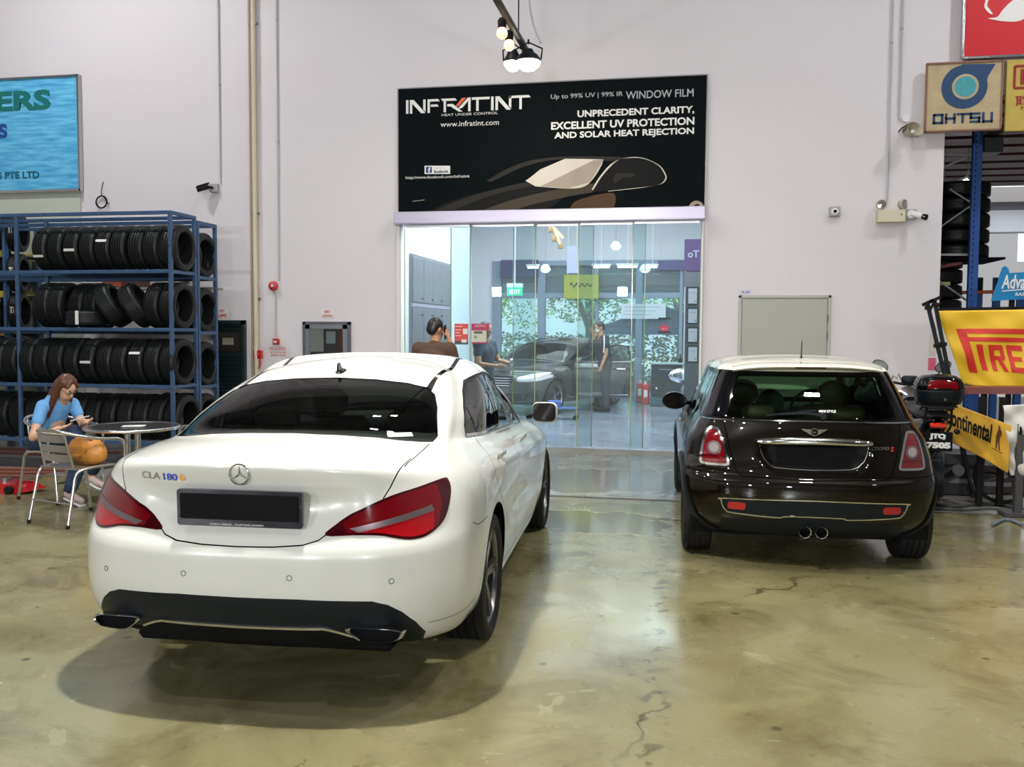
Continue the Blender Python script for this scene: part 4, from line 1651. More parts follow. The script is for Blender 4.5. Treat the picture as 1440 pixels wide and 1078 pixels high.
# ---------------------------------------------------------------- small dark hatchback
def hatch_rings():
    R = []
    R.append(ring(.26, .40, 2.8, .66, 3.50, .70, 2.4, .68, .20, .22, [.19] * 3, .20, .20))
    R.append(ring(.13, .42, 2.9, .755, 3.62, .76, 2.4, .75, .235, .24, [.215] * 3, .23, .23, [.77] * 3))
    R.append(ring(.05, .45, 3.0, .805, 3.67, .80, 2.4, .79, .32, .32, [.30] * 3, .31, .31, [.80] * 3))
    R.append(ring(.012, .47, 3.0, .828, 3.70, .82, 2.4, .815, .43, .43, [.42] * 3, .42, .42, [.818] * 3))
    R.append(ring(.0, .49, 3.0, .838, 3.70, .84, 2.4, .83, .53, .53, [.53] * 3, .52, .52, [.828] * 3))
    R.append(ring(.010, .50, 3.0, .840, 3.69, .85, 2.4, .83, .595, .60, [.60] * 3, .60, .60, [.83] * 3))
    R.append(ring(.048, .50, 3.0, .838, 3.67, .86, 2.4, .83, .625, .64, [.66] * 3, .66, .66, [.83] * 3))
    R.append(ring(.058, .52, 2.9, .826, 3.64, .88, 2.4, .82, .74, .745, [.76] * 3, .74, .75, [.826] * 3))
    R.append(ring(.075, .54, 2.8, .800, 3.56, .90, 2.3, .79, .85, .85, [.84] * 3, .79, .82, [.808] * 3))
    R.append(ring(.098, .56, 2.7, .762, 3.42, .95, 2.3, .755, .935, .93, [.915, .90, .885], .83, .87, [.785, .785, .775]))
    R.append(ring(.118, .56, 2.7, .738, 3.15, .70, 2.4, .73, .975, .97, [.955, .94, .92], .88, .92, [.765, .765, .755]))
    R.append(ring(.130, .54, 2.8, .722, 2.95, .50, 2.6, .715, 1.0, .995, [.98, .965, .945], .93, .955, [.748, .748, .735]))
    R.append(ring(.235, .50, 3.0, .672, 2.72, .48, 2.8, .66, 1.13, 1.125, [1.12, 1.11, 1.10], 1.10, 1.125, [.695, .695, .685]))
    R.append(ring(.345, .46, 3.1, .622, 2.50, .46, 2.8, .61, 1.25, 1.245, [1.25, 1.25, 1.24], 1.24, 1.265, [.640, .640, .635]))
    R.append(ring(.395, .44, 3.1, .598, 2.40, .46, 2.8, .59, 1.300, 1.30, [1.31, 1.31, 1.295], 1.30, 1.32, [.616, .616, .610]))
    R.append(ring(.43, .43, 3.0, .574, 2.34, .46, 2.7, .565, 1.335, 1.33, [1.342, 1.342, 1.325], 1.33, 1.345, [.588, .588, .585]))
    R.append(ring(.50, .40, 2.8, .50, 2.26, .44, 2.5, .49, 1.362, 1.358, [1.372, 1.372, 1.355], 1.355, 1.365, [.505, .505, .50]))
    R.append(ring(.62, .34, 2.4, .32, 2.16, .40, 2.3, .31, 1.382, 1.38, [1.392, 1.392, 1.375], 1.372, 1.378, [.32, .32, .32]))
    c = ring(.75, .30, 2.0, .10, 2.05, .36, 2.0, .10, 1.392, 1.392, [1.402, 1.402, 1.385], 1.38, 1.383)
    R.append([(0, p[1], p[2]) for p in c])
    return R


MINI_LAMP = [(.600, .917), (.575, .86), (.548, .76), (.536, .705), (.55, .684), (.62, .680), (.70, .680), (.722, .695), (.722, .73), (.712, .80), (.695, .87), (.678, .912), (.645, .926), (.615, .926)]
MW_R, MW_F, MWR = .60, 3.05, .305
HATCH_POSE = ((.823, 6.12, 0), .036)


def dark_hatchback():
    root = thing('dark_hatchback', 'dark brown three-door hatchback with a cream roof and chrome-rimmed lamps', 'car', *HATCH_POSE)
    G = shell_grid(hatch_rings(), .035, .022)
    X, Y, Z = G[..., 0], G[..., 1], G[..., 2]
    hw = np.interp(Z, [.66, .69, .75, .85], [.22, .275, .325, .345])
    w = np.clip((hw - X) / .012, 0, 1) * np.clip((Z - .682) / .012, 0, 1) * np.clip((.856 - Z) / .012, 0, 1) * (Y < .4)
    G[..., 1] = Y + .045 * w
    S = Shell(G)
    AY, AZ, AX = (0, 1, 0), (0, 0, 1), (1, 0, 0)
    # glasshouse band and roof
    S.cut([(-1, .985), (.3, .985), (1.5, .965), (2.6, .945), (3.3, .94), (2.55, 1.40), (2.35, 1.325), (1.5, 1.312), (.5, 1.308), (-1, 1.305)], AY, AZ, 5, lambda c, n: c.z > .9 and not (c.z > 1.34))
    S.cut([(-1, 1.305), (.5, 1.308), (1.5, 1.312), (2.35, 1.325), (2.6, 1.45), (-1, 1.45)], AY, AZ, 7, lambda c, n: c.z > 1.28)
    S.cut([(-.535, 1.000), (.535, 1.000), (.545, 1.02), (.505, 1.17), (.475, 1.265), (.455, 1.285), (-.455, 1.285), (-.475, 1.265), (-.505, 1.17), (-.545, 1.02)], AX, AZ, 1,
          lambda c, n: c.y < .8 and n.y < 0, only=(5,))
    S.cut([(-.66, .96), (.66, .96), (.62, 1.08), (.56, 1.24), (.53, 1.30), (-.53, 1.30), (-.56, 1.24), (-.62, 1.08)], AX, AZ, 2, lambda c, n: c.y > 1.9 and n.y > .2, only=(5,))
    side = lambda c, n: c.z > .92 and abs(n.x) > .3 and .3 < c.y < 2.9
    S.cut([(.52, 1.005), (.60, 1.16), (.66, 1.275), (1.28, 1.285), (1.30, .985)], AY, AZ, 3, side, only=(5,))
    S.cut([(1.35, .985), (1.33, 1.285), (2.12, 1.285), (2.30, 1.25), (2.62, .975)], AY, AZ, 3, side, only=(5,))
    for yc in (MW_R, MW_F):
        S.cut(circ(.395, 44, yc, MWR + .01), AY, AZ, 20, lambda c, n: abs(c.x) > .5 and c.z < .75 and abs(n.x) > .2, only=(0,))
        S.cut(circ(.335, 44, yc, MWR), AY, AZ, 98, lambda c, n: abs(c.x) > .5 and c.z < .75)
    S.drop(98)
    S.cut([(.9, .15), (2.8, .15), (2.72, .27), (.98, .27)], AY, AZ, 20, lambda c, n: abs(c.x) > .5, only=(0,))
    for sg in (1, -1):
        f = lambda c, n, sg=sg: c.x * sg > .3 and c.y < .6 and (n.y < -.02)
        L = [tuple(v)[:2] for v in spline([(sg * p[0], p[1], 0) for p in MINI_LAMP], 3, True)]
        S.cut(L, AX, AZ, 10, f)
        S.cut(offset_poly(L, .015), AX, AZ, 11, f, only=(10,))
        S.cut(circ(.044, 22, sg * .632, .795), AX, AZ, 13, f, only=(11,))
        S.cut(circ(.030, 20, sg * .632, .795), AX, AZ, 12, f, only=(13,))
        S.cut([(sg * .54, .745), (sg * .72, .745), (sg * .72, .738), (sg * .54, .738)], AX, AZ, 14, f, only=(11,))
    f = lambda c, n: c.y < .5 and n.y < .3
    # plate recess, bumper insert
    rc = [(-.352, .858), (.352, .858), (.340, .80), (.315, .74), (.28, .70), (.24, .68), (-.24, .68), (-.28, .70), (-.315, .74), (-.340, .80)]
    S.cut(rc, AX, AZ, 21, lambda c, n: c.y < .3 and .66 < c.z < .88 and abs(c.x) < .37, only=(0,))
    ins = [(-.585, .462), (-.578, .425), (-.555, .392), (-.51, .378), (-.22, .362), (-.17, .372), (.17, .372), (.22, .362), (.51, .378), (.555, .392), (.578, .425), (.585, .462), (.56, .474), (0, .484), (-.56, .474)]
    S.cut(ins, AX, AZ, 22, f, only=(0,))
    S.cut([(-.60, .20), (.60, .20), (.58, .33), (.25, .345), (.20, .362), (-.20, .362), (-.25, .345), (-.58, .33)], AX, AZ, 23, f, only=(0,))
    lid = [(-.572, .985), (-.556, .90), (-.535, .80), (-.502, .68), (-.485, .64), (-.45, .622), (0, .612), (.45, .622), (.485, .64), (.502, .68), (.535, .80), (.556, .90), (.572, .985)]
    S.seam(lid, AX, AZ, .006, f, only=(0,))
    S.seam([(.30, .628), (.62, .632)][:0] or [(.10, .632), (.32, .635)], AY, AZ, .005, lambda c, n: abs(c.x) > .55 and n.y < .3, only=(0,))
    sd = lambda c, n: abs(n.x) > .4
    S.seam([(1.30, .985), (1.28, .80), (1.22, .5), (1.24, .33), (2.62, .33), (2.68, .6), (2.70, .95)], AY, AZ, .006, sd, only=(0,))
    ln = S.bm.copy()
    bmesh.ops.delete(ln, geom=[f_ for f_ in ln.faces if f_.material_index in (1, 2, 3)], context='FACES')
    for v in ln.verts:
        v.co -= S.nrm(v.co) * .02
    for f_ in ln.faces:
        f_.material_index = 0
        f_.normal_flip()
    me = bpy.data.meshes.new('inner_lining')
    ln.to_mesh(me)
    ln.free()
    link('inner_lining', me, MATS['lining'], root, 180)
    S.drop(99)
    S.part(0, 'body', M['brown_paint'], root)
    S.part(7, 'roof', M['cream_roof'], root, .003, .008, label='cream painted roof')
    S.part(1, 'rear_window', M['car_glass_green'], root, -.003)
    S.part(2, 'windscreen', M['car_glass_green'], root, -.003)
    S.part(3, 'side_window', M['side_glass'], root, -.004)
    S.part(5, 'glasshouse_frame', M['gloss_black'], root, -.001)
    S.part(10, 'lamp_rim', M['chrome'], root, .008, .014)
    S.part(11, 'tail_lamp', M['red_lens'], root, .004, .01)
    S.part(13, 'lamp_ring', M['lens_grey'], root, .007, .01)
    S.part(14, 'lamp_divider', M['red_deep'], root, .006, .006)
    S.part(12, 'reverse_lamp', M['lens_clear'], root, .010, .01)
    S.part(20, 'wheel_arch_flare', M['black_plastic'], root, .014, .016)
    S.part(21, 'plate_recess', M['plate_black'], root, .0)
    S.part(22, 'bumper_insert', M['black_plastic'], root, -.001)
    S.part(23, 'lower_valance', M['black_plastic'], root, .001)

    def yb(x, z):
        p = S.rear(x, z)
        return p.y if p else .1

    def line_on(name, pts, w, h, m, closed=True, lift=0):
        P, N = [], []
        for (x, z) in pts + (pts[:1] if closed else []):
            p = S.rear(x, z)
            if p is None:
                continue
            n = S.nrm(p)
            P.append(p + n * lift)
            N.append(n)
        return strip_along(name, P, N, w, h, m, root)
    line_on('chrome_insert_line', [tuple(v)[:2] for v in spline([(*p, 0) for p in ins], 4, True)], .011, .006, M['chrome'])
    line_on('chrome_belt_line', [(x, .990 - .01 * (abs(x) / .6) ** 2) for x in np.linspace(-.70, .70, 41)], .013, .006, M['chrome'], closed=False)
    line_on('recess_edge', [(-.345, .83), (-.338, .79), (-.315, .74), (-.28, .70), (-.24, .682), (-.12, .676), (0, .674), (.12, .676), (.24, .682), (.28, .70), (.315, .74), (.338, .79), (.345, .83)], .006, .004, M['steel'], closed=False)
    # chrome grip above the plate
    mb = MB()
    rows = []
    for x in np.linspace(-.365, .365, 31):
        k = 1 - (abs(x) / .365) ** 6
        y0 = .058 + .10 * (x / .6) ** 2 * .3
        hh = .022 * (.45 + .55 * k)
        cz = .868 - .01 * (abs(x) / .365) ** 2
        d = .034 * (.3 + .7 * k)
        rows.append([(x, y0 + .03, cz - hh * 1.1), (x, y0 - d * .7, cz - hh * 1.1), (x, y0 - d, cz - hh * .5), (x, y0 - d * .8, cz + hh * .5), (x, y0 - d * .2, cz + hh), (x, y0 + .03, cz + hh)])
    mb.grid(rows)
    mb.build('chrome_grip', M['chrome'], root, 60)
    pl = MB().prism(rrect(.46, .115, .01, 3), 0, .01, XZ).xf(Matrix.Translation((0, .088, .765)) @ Matrix.Rotation(.08, 4, 'X'))
    pl.build('number_plate', M['plate_black'], root)
    # winged badge
    by = yb(0, .925) - .012
    bd = MB()
    bd.lathe([(0, -.006), (.020, -.006), (.0245, -.003), (.025, .006)], 24, axis='Y')
    bd.xf(Matrix.Translation((0, by, .925)))
    b = bd.build('round_badge', M['gloss_black'], root, 40)
    rg = MB().tube([Vector((.0235 * cos(a), -.007, .0235 * sin(a))) for a in np.linspace(0, 2 * pi, 25)[:-1]], .0028, 6, closed=True).xf(Matrix.Translation((0, by, .925)))
    rg.build('badge_ring', M['chrome'], b, 60)
    text('badge_lettering', 'MINI', .011, (-.0135, by - .0065, .9212), M['chrome'], b, depth=.0005)
    for sg in (1, -1):
        w = MB()
        for k in range(5):
            z0 = .925 + .014 - k * .0068
            L_ = (.078, .068, .056, .044, .034)[k]
            w.prism([(sg * .024, z0 - .0028), (sg * L_, z0 - .0026 + .003), (sg * (L_ + .004), z0 + .0028 + .003), (sg * .024, z0 + .0028)], by - .003, by + .003, XZ)
        w.build('badge_wing', M['chrome'], b, 30)
    surf_text(S, root, 'model_lettering', 'COOPER', .365, .815, .021, M['chrome'], w=.115, shear=.2, bold=.01)
    surf_text(S, root, 'model_lettering', 'S', .487, .805, .030, mat('letter_red', (.6, .03, .03), .2, coat=1), w=.022, shear=.2, bold=.02, )
    # fog reflectors, chrome emblem on the lower line, exhausts
    for sg in (1, -1):
        pts = rrect(.115, .050, .018, 4, sg * .49, .428)
        mb = MB()
        n = len(pts)
        o = [(x, yb(x, z) - .006, z) for x, z in pts]
        i_ = [(x, yb(x, z) + .01, z) for x, z in pts]
        mb.add(o + i_, [tuple(range(n))] + [(k, (k + 1) % n, n + (k + 1) % n, n + k) for k in range(n)])
        mb.build('rear_reflector', M['red_bright'], root)
    mb = MB().box((-.135, yb(-.135, .372) - .006, .376), (.035, .012, .014), bev=.004)
    mb.build('lower_emblem', M['chrome'], root)
    for x in (-.052, .052):
        mb = MB().lathe([(.034, .10), (.041, .06), (.0430, -.012), (.040, -.018), (.034, -.012), (.033, .08)], 28, axis='Y')
        mb.f = [f_ for f_ in mb.f if len(f_) == 4]
        mb.xf(Matrix.Translation((x, .035, .272)))
        e = mb.build('exhaust_tip', M['chrome'], root, 40)
        MB().lathe([(0, .06), (.0335, .06)], 24, axis='Y').xf(Matrix.Translation((x, .035, .272))).build('exhaust_inside', M['lining'], e)
    # roof spoiler, aerial, wiper, third brake lamp
    rows = []
    for x in np.linspace(-.50, .50, 25):
        k = 1 - (abs(x) / .50) ** 4
        y1 = .52 - .02 * k
        y0 = .31 + .10 * (abs(x) / .5) ** 3 - .02 * k
        zt = 1.352 + .012 * k - .02 * (abs(x) / .5) ** 3
        rows.append([(x, y1 + .10, zt + .008 * k + .003), (x, y1, zt + .006 * k), (x, (y0 + y1) / 2, zt), (x, y0 + .01, zt - .010), (x, y0, zt - .020), (x, y0 + .012, zt - .032), (x, y1, zt - .03)])
    sp = MB().grid(rows).build('roof_spoiler', M['cream_roof'], root, 60)
    MB().box((0, .296, 1.338), (.20, .012, .010), bev=.003).build('third_brake_lamp', M['red_deep'], sp)
    a = MB()
    a.cyl((0, .70, 1.386), (0, .70, 1.40), .016, 14, .010)
    a.tube([(0, .70, 1.395), (0, .69, 1.43), (-.004, .655, 1.515)], [.006, .004, .003], 8)
    a.build('roof_aerial', M['black_plastic'], root, 50)
    wp = MB()
    wp.tube([(.06, yb(.06, 1.02) - .02, 1.028), (-.05, yb(-.05, 1.03) - .02, 1.042), (-.24, yb(-.2, 1.03) - .012, 1.028)], [.012, .007, .004], 8)
    wp.bar((-.30, yb(-.3, 1.025) - .012, 1.022), (.02, yb(0, 1.06) - .014, 1.062), .008, .012)
    wp.cyl((.06, yb(.06, 1.02) - .035, 1.025), (.06, yb(.06, 1.02) + .01, 1.025), .020, 14)
    wp.build('rear_wiper', M['black_plastic'], root, 40)
    for sg in (1, -1):
        for yc in (MW_R, MW_F):
            wheel(root, 'wheel', (sg * .725, yc, MWR), MWR, .215, .205, sg, M['rim_silver'], M['rubber'], 5, True)
            wheel_liner(root, yc, sg, .345, .40, .77)
    mb = MB()
    mb.box((0, 1.85, .225), (1.1, 3.3, .05), bev=.02)
    mb.box((0, 1.83, .225), (1.4, 1.7, .05), bev=.02)
    mb.build('floor_pan', MATS['lining'], root)
    for sx in (-.35, .35):
        s_ = seat(root, sx, 1.75, .28, M['seat_tan'], head=False)
        hb = MB()
        hb.lathe([(0, -.05), (.09, -.045), (.122, -.02), (.128, 0), (.122, .02), (.09, .045), (0, .05)], 24, axis='Y')
        hb.xf(Matrix.Translation((sx, 1.34, 1.10)) @ Matrix.Diagonal((1, 1, .82, 1)))
        for q in (-.05, .05):
            hb.cyl((sx + q, 1.36, .90), (sx + q, 1.35, 1.04), .007, 8)
        hb.build('headrest', M['seat_tan'], s_, 60)
    rb = MB()
    rb.box((0, .86, .50), (1.08, .42, .18), bev=.05)
    rb.box((0, .62, .74), (1.08, .14, .44), bev=.05)
    r_ = rb.build('rear_bench', M['seat_tan'], root, 60)
    for sx in (-.30, .30):
        MB().box((sx, .58, 1.0), (.24, .08, .11), bev=.035).build('headrest', M['seat_tan'], r_, 60)
    d = MB()
    d.box((0, 2.60, .84), (1.28, .36, .18), bev=.06)
    d.lathe([(0, -.03), (.12, -.03), (.125, .02)], 24, (0, 2.42, .94), 'Y')
    d.build('dashboard', M['cabin_grey'], root, 60)
    steering(root, (.35, 2.32, .90), M['seat_black'], .18)
    MB().box((0, 2.20, 1.25), (.22, .03, .06), bev=.014).build('inner_mirror', M['black_plastic'], root, 40)
    for sg in (1, -1):
        mh = MB().lathe([(.055, -.0), (.092, .0), (.098, .015), (.092, .05), (.07, .085), (.03, .105), (0, .11)], 28, axis='Y')
        mh.xf(Matrix.Translation((sg * .86, 2.10, .965)) @ Matrix.Diagonal((1.15, 1, .80, 1)))
        h = mh.build('door_mirror', M['gloss_black'], root, 60)
        MB().lathe([(0, .004), (.086, .004)], 28, axis='Y').xf(Matrix.Translation((sg * .86, 2.10, .965)) @ Matrix.Diagonal((1.15, 1, .80, 1))).build('mirror_glass', M['mirror'], h)
        MB().bar((sg * .72, 2.22, .94), (sg * .82, 2.14, .945), .05, .035, .01).build('mirror_stalk', M['gloss_black'], h, 40)
        p = S.hit((sg * 3, 1.50, .86), (-sg, 0, 0))
        mb = MB()
        mb.box((p.x + sg * .022, 1.50, .86), (.018, .19, .026), bev=.008)
        mb.box((p.x + sg * .008, 1.42, .86), (.03, .02, .02))
        mb.box((p.x + sg * .008, 1.58, .86), (.03, .02, .02))
        mb.build('door_handle', M['chrome'], root, 40)
    MB().box((-.775, 2.15, .965), (.012, .03, .035), bev=.005).build('side_repeater', M['amber'], root)
    # sticker on the rear glass
    surf_text(S, root, 'glass_lettering', 'MINI STYLE', .04, 1.048, .016, M['white_matt'], w=.11, shear=.2, bold=.02)
    return root, S

# ---------------------------------------------------------------- the two cars in the hall
MERC, MS = white_sedan()
MINI, NS = dark_hatchback()
# ---------------------------------------------------------------- dark sedan inside the shop
DC, DS = build_sedan('dark grey sedan with an open front door, parked nose-out inside the shop', (-1.95, 20.85, 0), radians(160.2), M['dark_paint'], detail=False)
DS.part(11, 'headlamp', M['lens_clear'], DC, .004, .01)
DS.part(22, 'grille', M['black_plastic'], DC, -.012)
DS.part(20, 'lower_intake', M['black_matt'], DC, -.006)
for k in range(4):
    z = .56 + k * .045
    P, N = [], []
    for x in np.linspace(-.30 - .012 * k, .30 + .012 * k, 15):
        p = DS.rear(x, z, True)
        P.append(p)
        N.append(Vector((0, 1, 0)))
    strip_along('grille_bar', P, N, .016, .012, M['chrome'], DC)
P, N = [], []
for sg in (1, -1):
    for v in spline([(.18 if sg > 0 else .20, .33, 0), (1.6, .335, 0)], 4):
        pass
    P, N = [], []
    for y in np.linspace(1.55, 3.30, 12):
        p = DS.hit((sg * 3, y, .30), (-sg, 0, 0))
        if p:
            P.append(p)
            N.append(DS.nrm(p))
    strip_along('chrome_sill_line', P, N, .02, .006, M['chrome'], DC)
# wing badge line
MB().box((-.875, 3.52, .66), (.012, .12, .02), bev=.004).build('wing_badge', M['chrome'], DC)
# the open front door on the car's left side
dr = MB()
dr.box((-.03, .55, .63), (.075, 1.12, .70), bev=.03)
dr.box((-.02, .55, .86), (.085, 1.10, .10), bev=.03)
th = Matrix.Translation((-.90, 3.14, 0)) @ Matrix.Rotation(radians(180), 4, 'Z') @ Matrix.Rotation(radians(-58), 4, 'Z')
dr.xf(th)
d_ = dr.build('open_door', M['dark_paint'], DC, 50)
w_ = MB()
w_.tube([(-.03, .10, .99), (-.05, .50, 1.24), (-.06, .80, 1.31), (-.05, 1.06, 1.28), (-.03, 1.09, .99)], .014, 8)
w_.xf(th)
w_.build('window_frame', M['gloss_black'], d_, 60)
MB().add([(-.03, .12, .99), (-.05, .50, 1.23), (-.06, .80, 1.30), (-.05, 1.05, 1.27), (-.03, 1.07, .99)], [(0, 1, 2, 3, 4)]).xf(th).build('window_pane', M['side_glass'], d_, norm=False)
MB().box((.03, .90, .84), (.03, .18, .025), bev=.008).xf(th).build('door_handle', M['chrome'], d_)
MB().box((.025, .55, .985), (.012, 1.08, .015)).xf(th).build('chrome_strip', M['chrome'], d_)
MB().box((.03, .55, .34), (.012, 1.0, .018)).xf(th).build('chrome_strip', M['chrome'], d_)

# ---------------------------------------------------------------- tyres
def tyre_mesh(R=.295, w=.205, rr=.20):
    hw = w / 2
    P = [(-hw * .80, rr), (-hw * .98, rr + .015), (-hw, (rr + R) / 2), (-hw * .93, R - .022), (-hw * .80, R - .006)]
    tread = []
    for g in (-.52, -.18, .18, .52):
        tread += [(g * hw - .007, R), (g * hw - .005, R - .008), (g * hw + .005, R - .008), (g * hw + .007, R)]
    Q = [(-a, b) for a, b in P[::-1]]
    prof = [(r, h) for h, r in P + tread + Q]
    mb = MB().lathe(prof, 40, axis='X', closed=True)
    me = bpy.data.meshes.new('tyre')
    me.from_pydata(mb.v, [], mb.f)
    bm = bmesh.new()
    bm.from_mesh(me)
    bmesh.ops.recalc_face_normals(bm, faces=bm.faces)
    bm.to_mesh(me)
    bm.free()
    me.shade_smooth()
    me.set_sharp_from_angle(angle=radians(38))
    me.materials.append(MATS['rubber_new'])
    return me


TY = tyre_mesh()
TY_SMALL = tyre_mesh(.27, .18, .19)


def tyre(loc, label, group, rot=(0, 0, 0), me=None, sticker=None):
    o = bpy.data.objects.new('tyre', me or TY)
    COL.objects.link(o)
    o.location = loc
    o.rotation_euler = rot
    tag(o, label, 'tyre', group)
    if sticker is not None:
        R = .2965
        a0 = sticker
        rows = [[(x, -R * cos(a), R * sin(a)) for x in (-.075, .075)] for a in np.linspace(a0 - .055, a0 + .055, 5)]
        MB().grid(rows).build('paper_label', M['label_white'], o, norm=False)
    return o


mat('label_white', (.72, .72, .70), .6, noise=(50, .12))
mat('rack_blue', (.055, .115, .23), .38, metal=.3, noise=(12, .35))
mat('rack_blue2', (.03, .10, .34), .4, metal=.2)
mat('yellow_steel', (.62, .48, .05), .45)
mat('orange_steel', (.60, .13, .03), .45)

RX0, RX1, RY0, RY1 = -8.42, -6.27, 10.25, 10.80
LEV = [2.28, 1.56, .85, .14]


def rack(label, x0, x1, y0, y1, ztop, levels, xin=None):
    t = thing('tyre_rack', label, 'rack', (x0, y0, 0))
    b = .045
    for x in ([x0, x1] if xin is None else [x0, xin, x1]):
        for y in (y0, y1):
            MB().box((x - x0, y - y0, ztop / 2), (b, b, ztop), bev=.004).build('post', M['rack_blue'], t)
    for z in [ztop - .02] + levels:
        for y in (y0, y1):
            MB().box(((x1 - x0) / 2, y - y0, z), (x1 - x0, .035, .045), bev=.004).build('beam', M['rack_blue'], t)
        for x in (x0, x1):
            MB().box((x - x0, (y1 - y0) / 2, z), (.035, y1 - y0, .045), bev=.004).build('side_rail', M['rack_blue'], t)
    return t


rack('long blue steel tyre rack with four shelves behind the seated woman', -10.6, RX1, RY0, RY1, 3.02, LEV, RX0)
rack('second blue steel tyre rack standing behind the first one', -9.5, RX1, 10.87, 11.32, 2.97, [2.24, 1.52, .81, .12])

R = .292
z1 = LEV[0] + .012 + R
for i in range(9):
    x = -8.10 + i * .222
    st = {0: -.35, 2: -.10, 4: .28}.get(i)
    tyre((x, 10.52, z1), 'new black tyre, %s from the left on the top shelf of the front rack' % ORD[i], 'tyres on the top shelf', (radians(random.uniform(0, 300)) * 0, 0, radians(random.uniform(-3, 3))), sticker=st)
z2 = LEV[1] + .012 + R
n = 0
for i, x in enumerate((-8.10, -7.90)):
    tyre((x, 10.50, z2), 'black tyre standing upright, %s from the left on the second shelf' % ORD[i], 'tyres on the second shelf', (0, 0, .05))
for i, x in enumerate((-7.68, -7.48)):
    tyre((x, 10.62, z2 + .0), 'black tyre, %s behind the tyre laid flat on the second shelf' % ORD[i], 'tyres on the second shelf', (0, 0, 0))
tyre((-7.50, 10.36 + .0, LEV[1] + .04 + .10), 'black tyre laid flat on the second shelf with an upright white label', 'tyres on the second shelf', (0, pi / 2, pi / 2), me=TY_SMALL)
MB().box((-7.46, 10.082, LEV[1] + .145), (.045, .006, .17)).build('paper_label', M['label_white'])
o = bpy.data.objects['paper_label'] if False else None
for i, (x, a) in enumerate(((-7.20, .55), (-6.86, .55))):
    tyre((x, 10.45, z2 + .005), 'black tyre leaning over at a slant, %s of two on the second shelf' % ORD[i], 'tyres on the second shelf', (0, -a, .25))
for i, x in enumerate((-6.56, -6.34)):
    tyre((x, 10.52, z2), 'black tyre at the right end of the second shelf, %s from the post' % ('second' if i == 0 else 'nearest'), 'tyres on the second shelf', (0, 0, 0))
z3 = LEV[2] + .012 + R
for i in range(14):
    x = -9.22 + i * .222
    st = {8: -.02, 11: .40}.get(i)
    tyre((x, 10.50, z3), 'black tyre, %s from the left on the third shelf above the woman' % ORD[i], 'tyres on the third shelf', (0, 0, radians(random.uniform(-3, 3))), sticker=st)
z4 = LEV[3] + .012 + R
for i in range(14):
    x = -9.20 + i * .222
    tyre((x, 10.56, z4), 'black tyre, %s from the left on the bottom shelf of the front rack' % ORD[i], 'tyres on the bottom shelf', (0, 0, radians(random.uniform(-3, 3))))
for k, z in enumerate((2.24, 1.52, .81, .12)):
    for j in range(3):
        tyre((-6.36 - j * .23, 11.10, z + .012 + R), 'black tyre in the rear rack, %s shelf, %s from its right end' % (('top', 'second', 'third', 'bottom')[k], ORD[j]), 'tyres in the rear rack')

# yellow shelving at far left, full of tyres seen side on
t = thing('yellow_shelving', 'yellow-beamed shelving at the far left stacked with labelled tyres', 'shelving', (-9.9, 11.36, 0))
for x in (-1.6, .42):
    for y in (0, .6):
        MB().box((x, y, 1.5), (.06, .06, 3.0)).build('post', M['rack_blue'], t)
YL = [2.62, 2.05, 1.50, .9]
for z in YL:
    for y in (0, .6):
        MB().box((-.6, y, z), (2.1, .04, .09), bev=.004).build('beam', M['yellow_steel'], t)
    MB().box((-.6, .3, z), (2.0, .56, .02)).build('shelf_board', M['steel'], t)
for k, z in enumerate(YL):
    for j in range(5):
        x = -10.55 + j * .28
        o = tyre((x, 11.5, z + .035 + .27), 'labelled tyre on the yellow shelving, %s shelf, %s from its right end' % (('top', 'second', 'third', 'fourth')[k], ORD[4 - j]),
                 'tyres on the yellow shelving', (0, 0, radians(20)), me=TY_SMALL)
        MB().box((-.02 + .01, -.262, .02), (.05, .006, .09)).build('paper_label', M['label_white'], o)
# boxes between the racks
for i, (x, w, c) in enumerate(((-7.95, .30, (.35, .07, .04)), (-7.62, .22, (.12, .05, .05)), (-7.05, .60, (.60, .60, .58)))):
    b = MB().box((x, 11.62, 2.16 + .05), (w, .25, .10), bev=.004).build('parts_box', mat('box_col%d' % i, c, .6), None)
    tag(b, ('red carton', 'dark maroon carton', 'long white carton')[i] + ' on the plank behind the racks, just under the top shelf', 'box')
pk = MB().box((-7.5, 11.62, 2.13), (2.2, .3, .03)).build('wall_plank', mat('plank', (.30, .26, .18), .6))
tag(pk, 'thin wooden plank on the wall behind the tyre racks', 'shelf')
MB().box((0, 0, 0), (.01, .01, .01))

# the detached label belongs to the flat tyre
for o in list(bpy.data.objects):
    if o.name.startswith('paper_label') and o.parent is None:
        par = [q for q in bpy.data.objects if q.get('label', '').startswith('black tyre laid flat')][0]
        bpy.context.view_layer.update()
        o.parent = par
        o.matrix_parent_inverse = (Matrix.Translation(par.location) @ par.rotation_euler.to_matrix().to_4x4()).inverted()

# ---------------------------------------------------------------- blue company sign
bs = mat('sea_print', (.10, .50, .80), .45)
nt = bs.node_tree
tc = nt.nodes.new('ShaderNodeTexCoord')
mp = nt.nodes.new('ShaderNodeMapping')
mp.inputs['Scale'].default_value = (1.2, 1, 9)
nz = nt.nodes.new('ShaderNodeTexNoise')
nz.inputs['Scale'].default_value = 2.2
nz.inputs['Detail'].default_value = 6
rp = nt.nodes.new('ShaderNodeValToRGB')
rp.color_ramp.elements[0].position = .35
rp.color_ramp.elements[0].color = (.05, .33, .62, 1)
rp.color_ramp.elements[1].position = .62
rp.color_ramp.elements[1].color = (.16, .56, .82, 1)
nt.links.new(tc.outputs['Object'], mp.inputs[0])
nt.links.new(mp.outputs[0], nz.inputs['Vector'])
nt.links.new(nz.outputs['Fac'], rp.inputs[0])
nt.links.new(rp.outputs['Color'], nt.nodes['Principled BSDF'].inputs['Base Color'])
